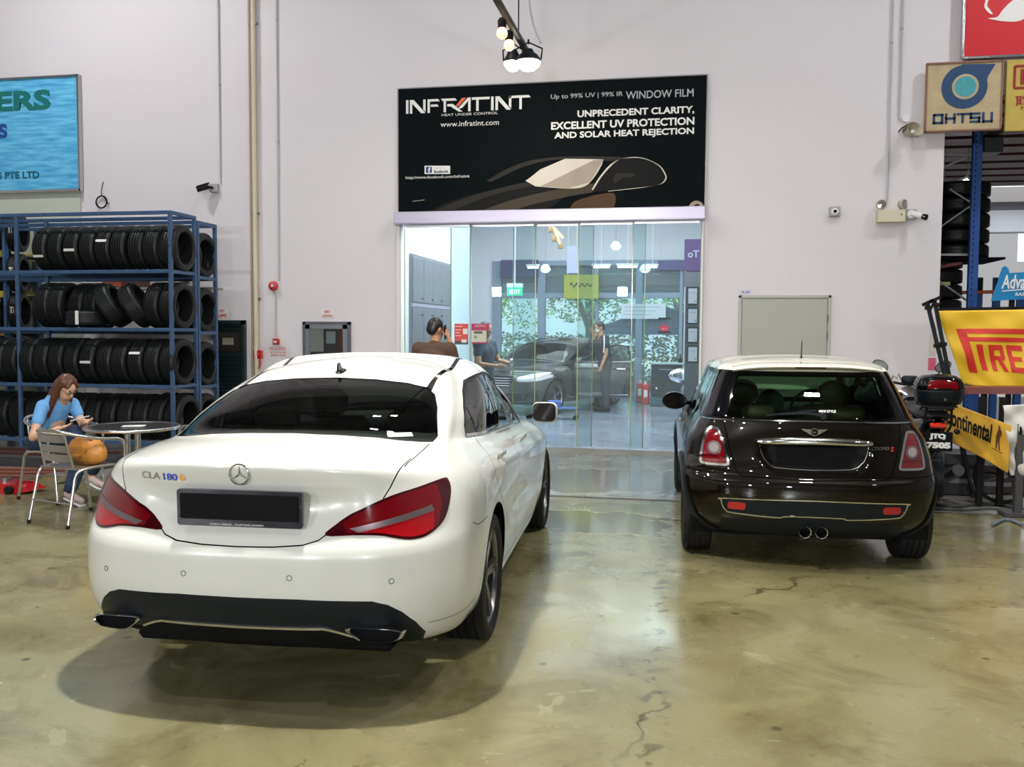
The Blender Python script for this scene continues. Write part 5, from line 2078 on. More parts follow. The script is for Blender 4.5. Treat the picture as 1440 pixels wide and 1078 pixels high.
q0, q1 = at(113, 268, y=W - .08), at(113, 104, y=W - .08)
sg = thing('company_sign', 'large sea-blue company sign ending in ERS, high on the wall above the tyre racks', 'sign', (q0.x - 3.0, W - .08, q0.z))
Hs = q1.z - q0.z
MB().box((1.5, .04, Hs / 2), (3.0, .05, Hs), bev=.004).build('sign_panel', bs, sg)
fr = MB()
fr.box((1.5, .03, .012), (3.0, .075, .035))
fr.box((1.5, .03, Hs - .012), (3.0, .075, .025))
fr.box((2.99, .03, Hs / 2), (.03, .075, Hs))
fr.build('sign_frame', M['alu'], sg)
fit_text('lettering', 'ERS', -6, 127, 71, 157, mat('sign_green', (.01, .16, .15), .4), sg, W - .072, bold=.04)
fit_text('lettering', 'S', -2, 174, 10, 194, mat('sign_navy', (.02, .07, .30), .4), sg, W - .072, bold=.04)
fit_text('lettering', 'S PTE LTD', -3, 241, 55, 252, mat('sign_green'if 0 else 'sign_teal', (.01, .12, .20), .4), sg, W - .072, bold=.03)

# ---------------------------------------------------------------- small things on the wall, left part
mat('pipe_cream', (.62, .55, .40), .4)
mat('pipe_brown', (.36, .27, .18), .5)
mat('conduit_grey', (.45, .44, .45), .4)
mat('bell_red', (.50, .012, .015), .22, coat=1)
mat('box_grey', (.36, .36, .36), .5)
mat('louvre_dark', (.012, .024, .026), .4)
mat('print_red', (.55, .10, .08), .6)
mat('paper_white', (.72, .70, .68), .7)


def wp(px, py, d=0.0):
    return at(px, py, y=W - d)


def pipe(name, label, cat, px, py0, py1, r, m, d=None, clips=(), z0=None):
    a, b = wp(px, py0, d or r * 1.6), wp(px, py1, d or r * 1.6)
    t = thing(name, label, cat, (a.x, a.y, 0))
    z_lo = min(a.z, b.z) if z0 is None else z0
    z_hi = max(a.z, b.z)
    MB().cyl((0, 0, z_lo), (0, 0, z_hi), r, 14).build('pipe', m, t, 60)
    for c in clips:
        z = wp(px, c, r).z
        MB().box((0, r * .6, z), (r * 3.2, r * 1.6, .03), bev=.004).build('pipe_clip', M['steel'], t)
    return t


pipe('wall_pipe', 'cream pipe running up the wall beside the fire bell', 'pipe', 354.5, -90, 500, .034, M['pipe_cream'], clips=(33, 300, 420), z0=0)
pipe('wall_pipe', 'thin brown pipe hugging the left side of the cream pipe', 'pipe', 349.5, -90, 500, .020, M['pipe_brown'], clips=(33,), z0=0)
pipe('conduit', 'thin grey conduit running down to the fire bell', 'conduit', 388, -90, 395, .011, M['conduit_grey'], clips=(28, 200))
pipe('conduit', 'thin conduit between the fire bell and the break-glass box', 'conduit', 387.3, 409, 474, .010, M['conduit_grey'])
pipe('conduit', 'thin conduit running down to the black wall camera', 'conduit', 305.5, -90, 259, .011, M['conduit_grey'], clips=(120,))
# bell
p = wp(386, 402)
t = thing('fire_bell', 'round red fire alarm bell on the white wall', 'fire bell', (p.x, W, p.z))
MB().lathe([(0, -.085), (.012, -.085), (.030, -.078), (.060, -.066), (.070, -.050), (.071, -.03), (.066, -.022), (.04, -.018), (.04, 0), (0, 0)], 32, axis='Y').build('gong', M['bell_red'], t, 50)
MB().lathe([(0, -.090), (.016, -.088), (.018, -.082)], 16, axis='Y').build('white_hub', M['white_matt'], t)
# break-glass box
p = wp(389.5, 480)
t = thing('break_glass_box', 'small square red break-glass box under the fire bell', 'alarm box', (p.x, W, p.z))
MB().box((0, -.025, 0), (.095, .05, .085), bev=.008).build('housing', M['bell_red'], t)
MB().box((-.004, -.052, -.004), (.055, .006, .036)).build('glass_plate', M['paper_white'], t)
# wall print
p = wp(378, 503)
t = thing('wall_stencil', 'small red stencilled fire-hose lettering on the wall under the red boxes', 'lettering', (wp(378, 497).x, W - .002, wp(378, 497).z))
fit_text('lettering', 'FIRE HOSEREEL', 379, 488, 402, 492, M['print_red'], t, W - .003, depth=.0005)
fit_text('lettering', 'IN CASE OF FIRE', 380, 494, 402, 496.5, M['print_red'], t, W - .003, depth=.0005)
fit_text('lettering', 'BREAK GLASS', 381, 498, 401, 500.5, M['print_red'], t, W - .003, depth=.0005)
p = wp(365, 498)
t = thing('red_valve_box', 'red box with dangling red lever beside the cream pipe', 'alarm box', (p.x, W, p.z))
MB().box((0, -.04, 0), (.125, .08, .12), bev=.008).build('housing', M['bell_red'], t)
MB().box((.01, -.082, .01), (.06, .004, .02)).build('name_plate', M['print_red'], t)
mb = MB()
mb.tube([(.03, -.06, -.06), (.05, -.09, -.09), (.045, -.07, -.13), (.02, -.06, -.20)], .012, 8)
mb.tube([(-.01, -.06, -.06), (-.012, -.07, -.2), (-.03, -.06, -.32)], .010, 8)
mb.build('lever', M['bell_red'], t, 50)
# hydrant cabinet
a, b = wp(427, 452), wp(494, 520)
t = thing('hose_cabinet', 'grey-framed wall cabinet with a glazed door above the white car roof', 'cabinet', ((a.x + b.x) / 2, W, 0))
w_ = b.x - a.x
zt_, zb_ = a.z, .95
fr = MB()
fr.box((-w_ / 2 + .02, -.02, (zt_ + zb_) / 2), (.04, .05, zt_ - zb_))
fr.box((w_ / 2 - .02, -.02, (zt_ + zb_) / 2), (.04, .05, zt_ - zb_))
fr.box((0, -.02, zt_ - .02), (w_, .05, .04))
fr.box((0, -.02, zb_), (w_, .05, .04))
fr.build('outer_frame', mat('cab_edge', (.10, .10, .11), .4), t)
d_ = MB()
d_.box((-w_ / 2 + .075, -.03, (zt_ + zb_) / 2), (.065, .03, zt_ - zb_ - .08))
d_.box((w_ / 2 - .075, -.03, (zt_ + zb_) / 2), (.065, .03, zt_ - zb_ - .08))
d_.box((0, -.03, zt_ - .07), (w_ - .08, .03, .06))
d_.box((0, -.03, zb_ + .05), (w_ - .08, .03, .06))
dd = d_.build('door', mat('cab_grey', (.22, .24, .27), .35, metal=.4), t)
MB().box((0, -.022, (zt_ + zb_) / 2), (w_ - .2, .005, zt_ - zb_ - .2)).build('glass_pane', thin_glass('cab_glass', (.75, .78, .78), refl=3), dd)
MB().box((0, -.004, (zt_ + zb_) / 2), (w_ - .1, .006, zt_ - zb_ - .1)).build('back_panel', mat('cab_in', (.30, .26, .25), .6), t)
MB().box((.06, -.016, zt_ - .22), (.14, .015, .17)).build('instruction_card', mat('card', (.55, .62, .66), .6), t)
MB().box((.22, -.014, zt_ - .24), (.05, .012, .30)).build('hose_edge', mat('hose_rust', (.28, .10, .05), .6), t)
MB().box((-.16, -.014, zt_ - .26), (.22, .012, .32)).build('white_drum', M['paper_white'], t)
# small notices
for (x0, y0, x1, y1, lab, ln) in ((452, 434, 469, 447, 'tiny faded red notice stuck above the grey wall cabinet', ('DRY', 'LANDING')), (305, 433, 320, 447, 'tiny bordered notice above the dark louvred door', ('DRY', 'DAMPER'))):
    a, b = wp(x0, y1, .004), wp(x1, y0, .004)
    t = thing('wall_notice', lab, 'notice', (a.x, W - .004, a.z))
    MB().box(((b.x - a.x) / 2, .002, (b.z - a.z) / 2), (b.x - a.x, .003, b.z - a.z)).build('sheet', M['paper_white'], t)
    fit_text('lettering', ln[0], x0 + 4, y0 + 2, x1 - 4, y0 + 6, M['print_red'], t, W - .007, depth=.0004, bold=.02)
    fit_text('lettering', ln[1], x0 + 1, y0 + 8, x1 - 1, y1 - 1.5, M['print_red'], t, W - .007, depth=.0004, bold=.02)
# louvred door
a, b = wp(303, 450), wp(348, 560)
t = thing('door_2', 'dark louvred metal door between the tyre racks and the cream pipe', 'door', ((a.x + b.x) / 2, W, 0))
t['kind'] = 'structure'
w_ = b.x - a.x
zt_ = a.z
MB().box((0, -.02, zt_ / 2), (w_, .03, zt_)).build('door_leaf', M['louvre_dark'], t)
fr = MB()
for sx in (-1, 1):
    fr.box((sx * (w_ / 2 - .03), -.05, zt_ / 2), (.06, .04, zt_), bev=.004)
fr.box((0, -.05, zt_ - .03), (w_, .04, .06), bev=.004)
fr.build('door_frame', M['louvre_dark'], t)
for k in range(22):
    z = zt_ - .52 - k * .056
    if z < .06:
        break
    MB().box((0, -.05, z), (w_ - .14, .012, .045), Matrix.Rotation(.6, 3, 'X')).build('slat', M['louvre_dark'], t)
for k in range(2):
    MB().box((0, -.05, zt_ - .09 - k * .05), (w_ - .14, .012, .04), Matrix.Rotation(.6, 3, 'X')).build('slat', M['louvre_dark'], t)
MB().box((0, -.045, zt_ - .31), (w_ - .16, .01, .28)).build('glass_pane', mat('dark_pane', (.03, .028, .026), .05), t)
MB().box((-.02, -.055, zt_ - .30), (.17, .004, .10)).build('taped_paper', mat('old_paper', (.25, .25, .20), .7), t)
# coil of black cable
p = wp(143, 284, .03)
mb = MB()
pts = []
for i in range(110):
    a_ = 2 * pi * i / 36
    r_ = .085 + .005 * sin(i * .23)
    pts.append(Vector((r_ * cos(a_) + .004 * sin(i * .31), -.006 * (i % 36) / 36 - .004 * (i // 36), r_ * sin(a_) * 1.02)))
mb.tube(pts, .0065, 6)
mb.tube([(0, .0, .085), (-.005, .0, .16), (.01, .01, .25), (.012, .03, .30)], .005, 6)
mb.tube([(.085, 0, 0), (.11, -.01, -.03), (.13, 0, -.02)], .005, 6)
c = mb.build('cable_coil', M['black_matt'], None, 60)
c.location = p
tag(c, 'loose coil of black cable hanging on the wall above the rack', 'cable')
# black camera on grey box
p = wp(303, 265)
t = thing('wall_camera', 'black bullet camera on a small grey box at the end of a conduit', 'camera', (p.x, W, p.z))
MB().box((0, -.03, 0), (.12, .06, .12), bev=.006).build('junction_box', M['box_grey'], t)
mb = MB()
mb.tube([(0, -.06, 0), (-.05, -.11, .01), (-.07, -.12, .01)], .014, 8)
mb.build('camera_bracket', M['black_matt'], t, 50)
mb = MB().cyl((-.05, -.10, .02), (-.19, -.18, -.035), .042, 16)
mb.box((-.115, -.135, .035), (.17, .09, .012), Matrix.Rotation(.5, 3, 'Z') @ Matrix.Rotation(-.35, 3, 'Y'))
mb.build('camera_body', M['black_matt'], t, 40)
# rust scratches by the rack
for i, (x, y) in enumerate(((322, 372), (316, 386), (327, 392), (331, 372))):
    p = wp(x, y, .001)
# red trolley jack and dark lift platform on the floor at far left
t = thing('floor_jack', 'low red floor jack lying by the left edge behind the chairs', 'jack', (at(2, 690, z=0).x, at(2, 690, z=0).y, 0))
mb = MB().prism([(-.4, 0), (.25, 0), (.40, .03), (.28, .08), (.05, .10), (-.4, .09)], -.12, .12, XZ)
mb.build('jack_body', M['bell_red'], t)
for x in (-.3, .2):
    for y in (-.14, .14):
        MB().cyl((x, y - .02, .04), (x, y + .02, .04), .04, 14).build('wheel', M['black_matt'], t, 40)
MB().cyl((.05, 0, .09), (.05, 0, .13), .05, 16).build('saddle', M['steel'], t, 40)
t = thing('lift_platform', 'dark low scissor-lift platform lying on the floor under the racks', 'lift', (-7.7, 9.25, 0))
MB().box((0, 0, .06), (2.6, .5, .12), bev=.01).build('deck', mat('deck_dark', (.035, .035, .04), .5, noise=(6, .4)), t)
for k in range(2):
    MB().box((0, -.12 + k * .3, .135), (2.5, .05, .03)).build('rail', mat('rail_red', (.06, .022, .015), .5), t)
for k in range(3):
    MB().tube([(-9.8, 8.1 + k * .25, .03), (-8.3, 8.05 + k * .25, .03), (-6.6, 8.3 + k * .22, .03)], .02, 8).build('floor_tube', mat('tube_rust', (.16, .05, .03), .5), None, 60)
for i, o in enumerate([o for o in bpy.data.objects if o.name.startswith('floor_tube')]):
    tag(o, ('nearest', 'middle', 'farthest')[i] + ' of three rusty tubes lying on the floor left of the chairs', 'tube', 'rusty tubes on the floor')

# ---------------------------------------------------------------- aluminium chairs and table
def bistro_chair(label, loc, rz):
    """seat faces local +y"""
    t = thing('aluminium_chair', label, 'chair', loc, rz)
    A = M['alu']
    sw, sd, sh = .225, .22, .44
    for sx in (-1, 1):
        # side frame: rear foot, up, along the seat, down to the front foot
        pts = spline([(sx * .235, -.30, .0), (sx * .225, -.235, .30), (sx * .222, -.20, .42), (sx * .222, -.10, .452), (sx * .225, .12, .455), (sx * .23, .20, .43), (sx * .235, .245, .30), (sx * .245, .29, .0)], 5)
        MB().tube(pts, .0125, 10).build('leg_frame', A, t, 60)
        for y in (-.30, .29):
            MB().cyl((sx * (.235 if y < 0 else .245), y, -.0), (sx * (.235 if y < 0 else .245), y * .985, .03), .015, 12).build('foot_cap', M['black_matt'], t, 50)
    # arm hoop round the back
    pts = spline([(-.27, .215, .455), (-.275, .215, .60), (-.27, .17, .665), (-.262, 0, .685), (-.235, -.17, .72), (-.15, -.265, .755), (0, -.295, .765), (.15, -.265, .755), (.235, -.17, .72), (.262, 0, .685), (.27, .17, .665), (.275, .215, .60), (.27, .215, .455)], 5)
    MB().tube(pts, .0135, 10).build('arm_hoop', A, t, 60)
    for sx in (-1, 1):
        MB().tube([(sx * .155, -.262, .752), (sx * .165, -.225, .60), (sx * .175, -.185, .45)], .010, 8).build('back_post', A, t, 60)
        MB().cyl((sx * .27, .215, .455), (sx * .222, .19, .44), .009, 8).build('arm_joint', A, t, 60)
    for k in range(3):
        z = .695 - k * .078
        y = -.252 + k * .022
        rows = []
        for u in np.linspace(-1, 1, 9):
            x = u * .165
            yy = y - .022 * (1 - u * u)
            rows.append([(x, yy - .003, z - .028), (x, yy - .003, z + .028), (x, yy + .003, z + .028), (x, yy + .003, z - .028), (x, yy - .003, z - .028)])
        MB().grid(rows).build('back_slat', A, t, 40)
    for k in range(7):
        y = -.18 + k * .062
        MB().box((0, y, .455), (.44, .048, .010), bev=.003).build('seat_slat', A, t)
    MB().cyl((-.23, -.27, .19), (.23, -.27, .19), .008, 8).build('stretcher', A, t, 60)
    MB().cyl((-.24, .26, .19), (.24, .26, .19), .008, 8).build('stretcher', A, t, 60)
    return t


CH1 = bistro_chair('aluminium slat chair with a tan handbag on its seat, left of the white car', (-4.90, 6.62, 0), radians(-16))
CH2 = bistro_chair('aluminium chair the woman in blue sits on', (-5.68, 7.42, 0), radians(-108))
CH3 = bistro_chair('aluminium chair half hidden between the round table and the white car', (-4.34, 7.85, 0), radians(60))

t = thing('round_table', 'round bistro table with dark top and silver rim, beside the seated woman', 'table', (-4.83, 7.24, 0))
MB().lathe([(0, .71), (.385, .71), (.39, .705), (.39, .700), (0, .700)], 48).build('tabletop', mat('table_dark', (.035, .033, .035), .32, coat=.6, noise=(20, .4)), t, 30)
MB().lathe([(.388, .688), (.402, .688), (.405, .694), (.405, .712), (.400, .716), (.388, .713)], 48, closed=True).build('metal_rim', M['alu'], t, 60)
for a_ in (0.3, .3 + pi):
    MB().cyl((.045 * cos(a_), .045 * sin(a_), .05), (.045 * cos(a_), .045 * sin(a_), .70), .026, 14).build('pillar', M['alu'], t, 60)
for k in range(4):
    a_ = pi / 4 + k * pi / 2
    MB().tube([(0, 0, .07), (.16 * cos(a_), .16 * sin(a_), .07), (.30 * cos(a_), .30 * sin(a_), .025)], .018, 8).build('foot', M['alu'], t, 60)
# things on and under the table
pz = MB()
pz.box((0, 0, .004), (.19, .11, .006), bev=.002)
c = pz.build('paper_slip', M['paper_white'])
c.location = (-4.80, 7.22, .712)
c.rotation_euler = (0, 0, .4)
tag(c, 'small white paper slip lying on the dark table top', 'paper')
g = blob('cloth_bundle', [((0, 0, 0), .055, (.01, 0, -.10), .065)], mat('cloth_grey', (.36, .36, .33), .9, bump=(40, .5)), vox=.012)
g.location = (-5.16, 7.12, .615)
tag(g, 'pale grey cloth bundle hanging under the edge of the table', 'cloth')

# handbag on the near chair
t = thing('handbag', 'round tan leather handbag resting on the near chair seat', 'bag', (-4.86, 6.66, .462), radians(-20))
leather = mat('tan_leather', (.48, .20, .035), .45, noise=(9, .25), bump=(30, .3))
rows = []
for i in range(13):
    v = i / 12
    rows.append([])
    prof = (.02, .125, .170, .195, .205, .203, .192, .176, .155, .130, .10, .06, .02)[i]
    zz = (0.0, .0, .012, .04, .075, .11, .14, .165, .185, .202, .214, .222, .225)[i]
    for k in range(25):
        a_ = 2 * pi * k / 24
        wob = 1 + .03 * sin(5 * a_ + i) * (i > 2)
        rows[-1].append((prof * wob * cos(a_) * 1.05, prof * wob * sin(a_) * .52, zz))
MB().grid(rows).build('bag_body', leather, t, 60)
pts = spline([(-.13, 0, .17), (-.10, -.05, .215), (0, -.075, .235), (.10, -.05, .215), (.13, 0, .17)], 6)
MB().tube(pts, .008, 8).build('bag_strap', mat('leather_dark', (.20, .07, .015), .5), t, 60)
pts = spline([(-.12, .02, .18), (-.06, -.03, .20), (.02, -.045, .208), (.08, -.02, .20), (.11, .03, .18)], 6)
MB().tube(pts, .006, 8).build('zip_line', M['leather_dark'] if 'leather_dark' in M else leather, t, 60)

# ---------------------------------------------------------------- banner over the glass front
by = W - .035
b00, b10, b11, b01 = at(560.5, 298, y=by), at(990, 292.5, y=by), at(994.7, 108.5, y=by), at(560.5, 122.5, y=by)
bx0, bx1, bz0, bz1 = b00.x, (b10.x + b11.x) / 2, (b00.z + b10.z) / 2, (b01.z + b11.z) / 2
bn = thing('shop_banner', 'big black shop banner with white lettering and a printed car outline, above the glass front', 'banner', (bx0, by, bz0))
BW, BH = bx1 - bx0, bz1 - bz0
MB().box((BW / 2, .012, BH / 2), (BW, .02, BH), bev=.003).build('banner_panel', mat('banner_black', (.003, .005, .006), .6, spec=.05), bn)
fr = MB()
fr.box((BW / 2, .012, -.006), (BW + .03, .03, .014))
fr.box((BW / 2, .012, BH + .006), (BW + .03, .03, .014))
fr.box((-.006, .012, BH / 2), (.014, .03, BH + .02))
fr.box((BW + .006, .012, BH / 2), (.014, .03, BH + .02))
fr.build('banner_edge', M['steel'], bn)
WHT = mat('print_white', (.80, .80, .76), .5)
GRY = mat('print_grey', (.42, .44, .46), .5)
ORG = mat('print_orange', (.75, .14, .05), .5)


def bp(px, py, lift=.004):
    """photo pixel on the banner -> local x, z (the banner is photographed slightly turned)"""
    v = at(px, py, y=by - lift)
    return v.x - bx0, v.z - bz0


def shape(name, pts, m, lift=.003, parent=bn, th=.0015):
    P = [bp(*p) for p in pts]
    return MB().prism(P, -lift - th, -lift, XZ).build(name, m, parent)


# logo: block letters drawn as outlines (u across, v up, in letter units)
lx0, lz0 = bp(571, 160)
lx1, _z = bp(744.5, 137.5)
lz1 = bp(571, 141)[1]
LW, LH = lx1 - lx0, lz1 - lz0


def logo(name, polys, m=WHT):
    mb = MB()
    for P in polys:
        mb.prism([(lx0 + u / 100 * LW, lz0 + v / 12.5 * LH) for u, v in P], -.005, -.003, XZ)
    return mb.build(name, m, bn)


logo('logo_letter', [[(0, 0), (2, 0), (2, 12.5), (0, 12.5)]])                                            # I
logo('logo_letter', [[(3.2, 0), (5.2, 0), (5.2, 9), (12.5, 0), (16, 0), (6.5, 12.5), (3.2, 12.5)], [(14.2, 3.5), (16.2, 1), (16.2, 12.5), (14.2, 12.5)]])   # N
logo('logo_letter', [[(17.8, 0), (19.8, 0), (19.8, 10.3), (28, 10.3), (26.5, 12.5), (17.8, 12.5)], [(20.5, 5.5), (27, 5.5), (25.8, 7.6), (20.5, 7.6)]])     # F
logo('logo_letter', [[(31, 0), (33, 0), (33, 10.3), (42, 10.3), (40.5, 12.5), (28.8, 12.5), (30.2, 10.3), (31, 10.3)], [(34, 5.2), (36.5, 5.2), (43.5, 0), (46.5, 0), (38.5, 7.4), (34, 7.4)]])    # R
logo('logo_letter', [[(46.5, 3.6), (51, 9.6), (51, 0), (53, 0), (53, 12.5), (50.8, 12.5), (42.2, 2.2)]])       # A
logo('logo_slash', [[(40.5, 5.0), (43.5, 5.0), (49.5, 12.5), (46, 12.5)]], ORG)
logo('logo_letter', [[(54, 10.3), (57.5, 10.3), (57.5, 0), (59.5, 0), (59.5, 10.3), (68.3, 10.3), (68.3, 12.5), (54, 12.5)]])    # T
logo('logo_letter', [[(69.5, 0), (71.5, 0), (71.5, 12.5), (69.5, 12.5)]])                                   # I
logo('logo_letter', [[(73, 0), (75, 0), (75, 9), (82, 0), (85.5, 0), (76.3, 12.5), (73, 12.5)], [(83.7, 3.5), (85.7, 1), (85.7, 12.5), (83.7, 12.5)]])    # N
logo('logo_letter', [[(84, 10.3), (92, 10.3), (92, 0), (94, 0), (94, 10.3), (101, 10.3), (99.5, 12.5), (84, 12.5)]])      # T
BT = dict(depth=.0008)
fit_text('lettering', 'HEAT UNDER CONTROL', 621, 158.5, 700, 163.5, WHT, bn, by - .003, **BT)
fit_text('lettering', 'www.infratint.com', 619.5, 169.5, 701.5, 178.5, WHT, bn, by - .003, **BT)
fit_text('lettering', 'Up to 99% UV | 99% IR', 774.5, 130.5, 876, 141, GRY, bn, by - .003, bold=.01, **BT)
fit_text('lettering', 'WINDOW FILM', 880, 126.5, 975.5, 139.5, GRY, bn, by - .003, bold=.01, **BT)
fit_text('lettering', 'UNPRECEDENT CLARITY,', 812, 152, 976.5, 166.5, WHT, bn, by - .003, bold=.03, **BT)
fit_text('lettering', 'EXCELLENT UV PROTECTION', 775, 168, 976.5, 182.5, WHT, bn, by - .003, bold=.03, **BT)
fit_text('lettering', 'AND SOLAR HEAT REJECTION', 779.5, 182.5, 976, 197.5, WHT, bn, by - .003, bold=.03, **BT)
shape('social_plaque', [(597, 244.5), (633, 244.5), (633, 233), (597, 233)], WHT)
shape('social_square', [(599, 243), (607.5, 243), (607.5, 234.5), (599, 234.5)], mat('fb_navy', (.02, .05, .18), .5), .0048)
fit_text('lettering', 'f', 602, 235.5, 605.5, 242.5, WHT, bn, by - .0065, bold=.03, **BT)
fit_text('lettering', 'Find us on', 610.5, 234.5, 626, 237.5, M['box_grey'], bn, by - .0048, **BT)
fit_text('lettering', 'facebook.', 610, 238.5, 631, 243.5, mat('fb_ink', (.02, .03, .08), .5), bn, by - .0048, bold=.03, **BT)
fit_text('lettering', 'http://www.facebook.com/infratint', 570.5, 246.5, 660, 253, WHT, bn, by - .003, **BT)
# printed car: flat colour shapes
PC = [mat('car_print_a', (.010, .010, .010), .6, spec=.1), mat('car_print_b', (.030, .027, .024), .6, spec=.1), mat('car_print_c', (.36, .31, .25), .6, spec=.1), mat('car_print_d', (.60, .55, .47), .6), mat('car_print_e', (.060, .048, .036), .6, spec=.1)]
def sm(pts, n=5):
    return [tuple(v)[:2] for v in spline([(*p, 0) for p in pts], n)]
shape('printed_bonnet', [(606, 296)] + sm([(606, 296), (630, 284), (670, 272), (710, 263), (745, 256), (752, 262), (800, 266), (790, 280), (770, 294)]), PC[0], .003)
shape('printed_bonnet', [(612, 295.5)] + sm([(612, 295.5), (650, 280), (700, 265), (744, 255.5), (750, 260), (700, 272), (660, 286), (640, 295)]), PC[1], .0034)
shape('printed_wing', sm([(680, 295), (720, 281), (770, 269), (810, 262), (838, 258), (842, 268), (800, 276), (750, 287), (725, 295)]), PC[4], .0038)
shape('printed_roof', sm([(684, 254), (712, 238), (740, 227), (770, 222), (800, 220), (850, 220), (885, 222), (880, 226), (840, 226), (800, 224), (770, 226), (735, 235), (705, 249), (690, 256)]), PC[1], .0038)
shape('printed_windscreen', sm([(739, 254), (745, 250)], 2) + sm([(760, 238), (795, 223)], 2) + sm([(848, 224), (846, 232), (835, 250), (822, 262), (800, 265), (753, 262)], 4), PC[3], .0042)
shape('printed_windscreen', [(760, 262), (835, 225), (849, 224), (830, 256), (800, 264.5)], PC[2], .0046)
shape('printed_side', sm([(832, 270), (850, 244), (868, 226), (886, 222), (905, 223), (925, 232), (934, 244), (935, 252), (925, 260), (895, 264), (850, 269)]), PC[0], .0046)
def outline(pts, w, m, lift=.0055):
    P = [bp(*p) for p in sm(pts, 6)]
    mb = MB()
    mb.grid([[(Vector((p[0], 0, p[1])) + s * w * Vector(((P[min(i + 1, len(P) - 1)][1] - P[max(i - 1, 0)][1]), 0, -(P[min(i + 1, len(P) - 1)][0] - P[max(i - 1, 0)][0]))).normalized() + Vector((0, -lift, 0)))[:] for s in (-1, 1)] for i, p in enumerate(P)])
    return mb.build('printed_outline', m, bn, norm=False)
outline([(833, 267), (845, 248), (862, 230), (884, 222.5), (905, 223.5), (926, 233), (934, 243), (936, 251), (928, 258), (900, 263), (855, 268)], .011, PC[3])
shape('printed_mirror', sm([(862, 254), (866, 245), (880, 243.5), (892, 244), (891, 248), (876, 250), (864, 258)]), PC[1], .0052)
shape('printed_wheel', sm([(967, 293), (972, 285), (980, 282), (988, 286), (989.5, 293)]), PC[2], .0040)
shape('printed_wheel', sm([(973, 293), (977, 288), (982, 287), (987, 293)]), PC[0], .0046)
outline([(618, 297), (650, 283), (700, 268), (742, 256)], .006, PC[1])
outline([(580, 283), (597, 281)], .004, PC[2])
shape('printed_glow', sm([(800, 296), (808, 284), (830, 276), (860, 271), (866, 280), (862, 295)]), mat('glow_print', (.085, .050, .026), .6, spec=.1), .0036)

# ---------------------------------------------------------------- track lighting
TX, TZ = -2.0, 4.98
t = thing('lighting_track', 'black ceiling track running towards the banner with lamps clipped along it', 'light track', (TX, 0, TZ))
MB().box((0, 4.6, 0), (.07, 14.0, .055), bev=.008).build('rail', M['black_plastic'], t)
for y in (-1.5, 4.5, 10.6):
    MB().cyl((0, y, .02), (0, y, 3.9), .008, 8).build('hanger_rod', M['black_matt'], t, 60)
MB().tube(spline([(.06, 10.9, 3.6), (.06, 10.9, 1.6), (.07, 10.9, .60), (.12, 10.9, .25), (.22, 10.85, .0)], 6), .012, 8).build('power_cable', M['conduit_grey'], t, 60)
lit = mat('lamp_lit', (1, .95, .8), .4, emis=(1.0, .93, .74), estr=26)
lit2 = mat('bulb_lit', (1, .8, .6), .3, emis=(1.0, .55, .28), estr=1.6)


def flood(px, py, y, label, r=.15):
    p = at(px, py, y=y)
    t = thing('flood_lamp', label, 'lamp', p)
    MB().lathe([(0, .12), (.05, .12), (.07, .08), (r * .75, .05), (r, .0), (r * 1.02, -.02), (r * .95, -.025)], 28).build('lamp_housing', M['black_plastic'], t, 40)
    MB().lathe([(0, -.13), (r * .5, -.115), (r * .85, -.07), (r * .97, -.018)], 28).build('lamp_face', lit, t, 60)
    MB().tube([(-r, 0, -.0), (-r * 1.1, 0, .12), (0, 0, .20), (r * 1.1, 0, .12), (r, 0, 0)], .010, 8).build('bracket', M['black_matt'], t, 50)
    MB().cyl((0, 0, .18), (0, 0, max(.2, TZ - p.z)), .012, 8).build('stem', M['black_matt'], t)
    return t


flood(721, 85, 10.9, 'lit flood lamp at the end of the track, left one of the pair', .11)
flood(743, 84, 10.7, 'lit flood lamp at the end of the track, right one of the pair', .15)
for (px, py, y, lab) in ((706, 45, 10.0, 'round globe lamp under the track, nearer one of two'), (716, 62, 10.4, 'round globe lamp under the track, next to the bright pair')):
    p = at(px, py, y=y)
    t = thing('globe_lamp', lab, 'lamp', p)
    MB().lathe([(0, -.075), (.03, -.070), (.055, -.048), (.062, -.02), (.055, .015), (.038, .04), (.03, .05)], 20).build('bulb', lit2, t, 60)
    MB().lathe([(.03, .04), (.045, .05), (.05, .12), (.03, .15), (0, .15)], 20).build('lamp_holder', M['black_matt'], t, 50)
    MB().cyl((0, 0, .14), (0, 0, max(.16, TZ - p.z)), .008, 8).build('stem', M['black_matt'], t)
# more of the same lamps further up the track, above the cars
for i, y in enumerate((3.75, 6.6)):
    t = thing('flood_lamp', 'flood lamp on the track %s' % ('straight above the white car' if i == 0 else 'above the gap between the white car and the wall'), 'lamp', (TX + .0, y, TZ - .30))
    MB().lathe([(0, .12), (.05, .12), (.07, .08), (.11, .05), (.15, .0), (.153, -.02), (.14, -.025)], 28).build('lamp_housing', M['black_plastic'], t, 40)
    MB().lathe([(0, -.018), (.14, -.018)], 28).build('lamp_face', lit, t)
    MB().cyl((0, 0, .1), (0, 0, .28), .012, 8).build('stem', M['black_matt'], t)

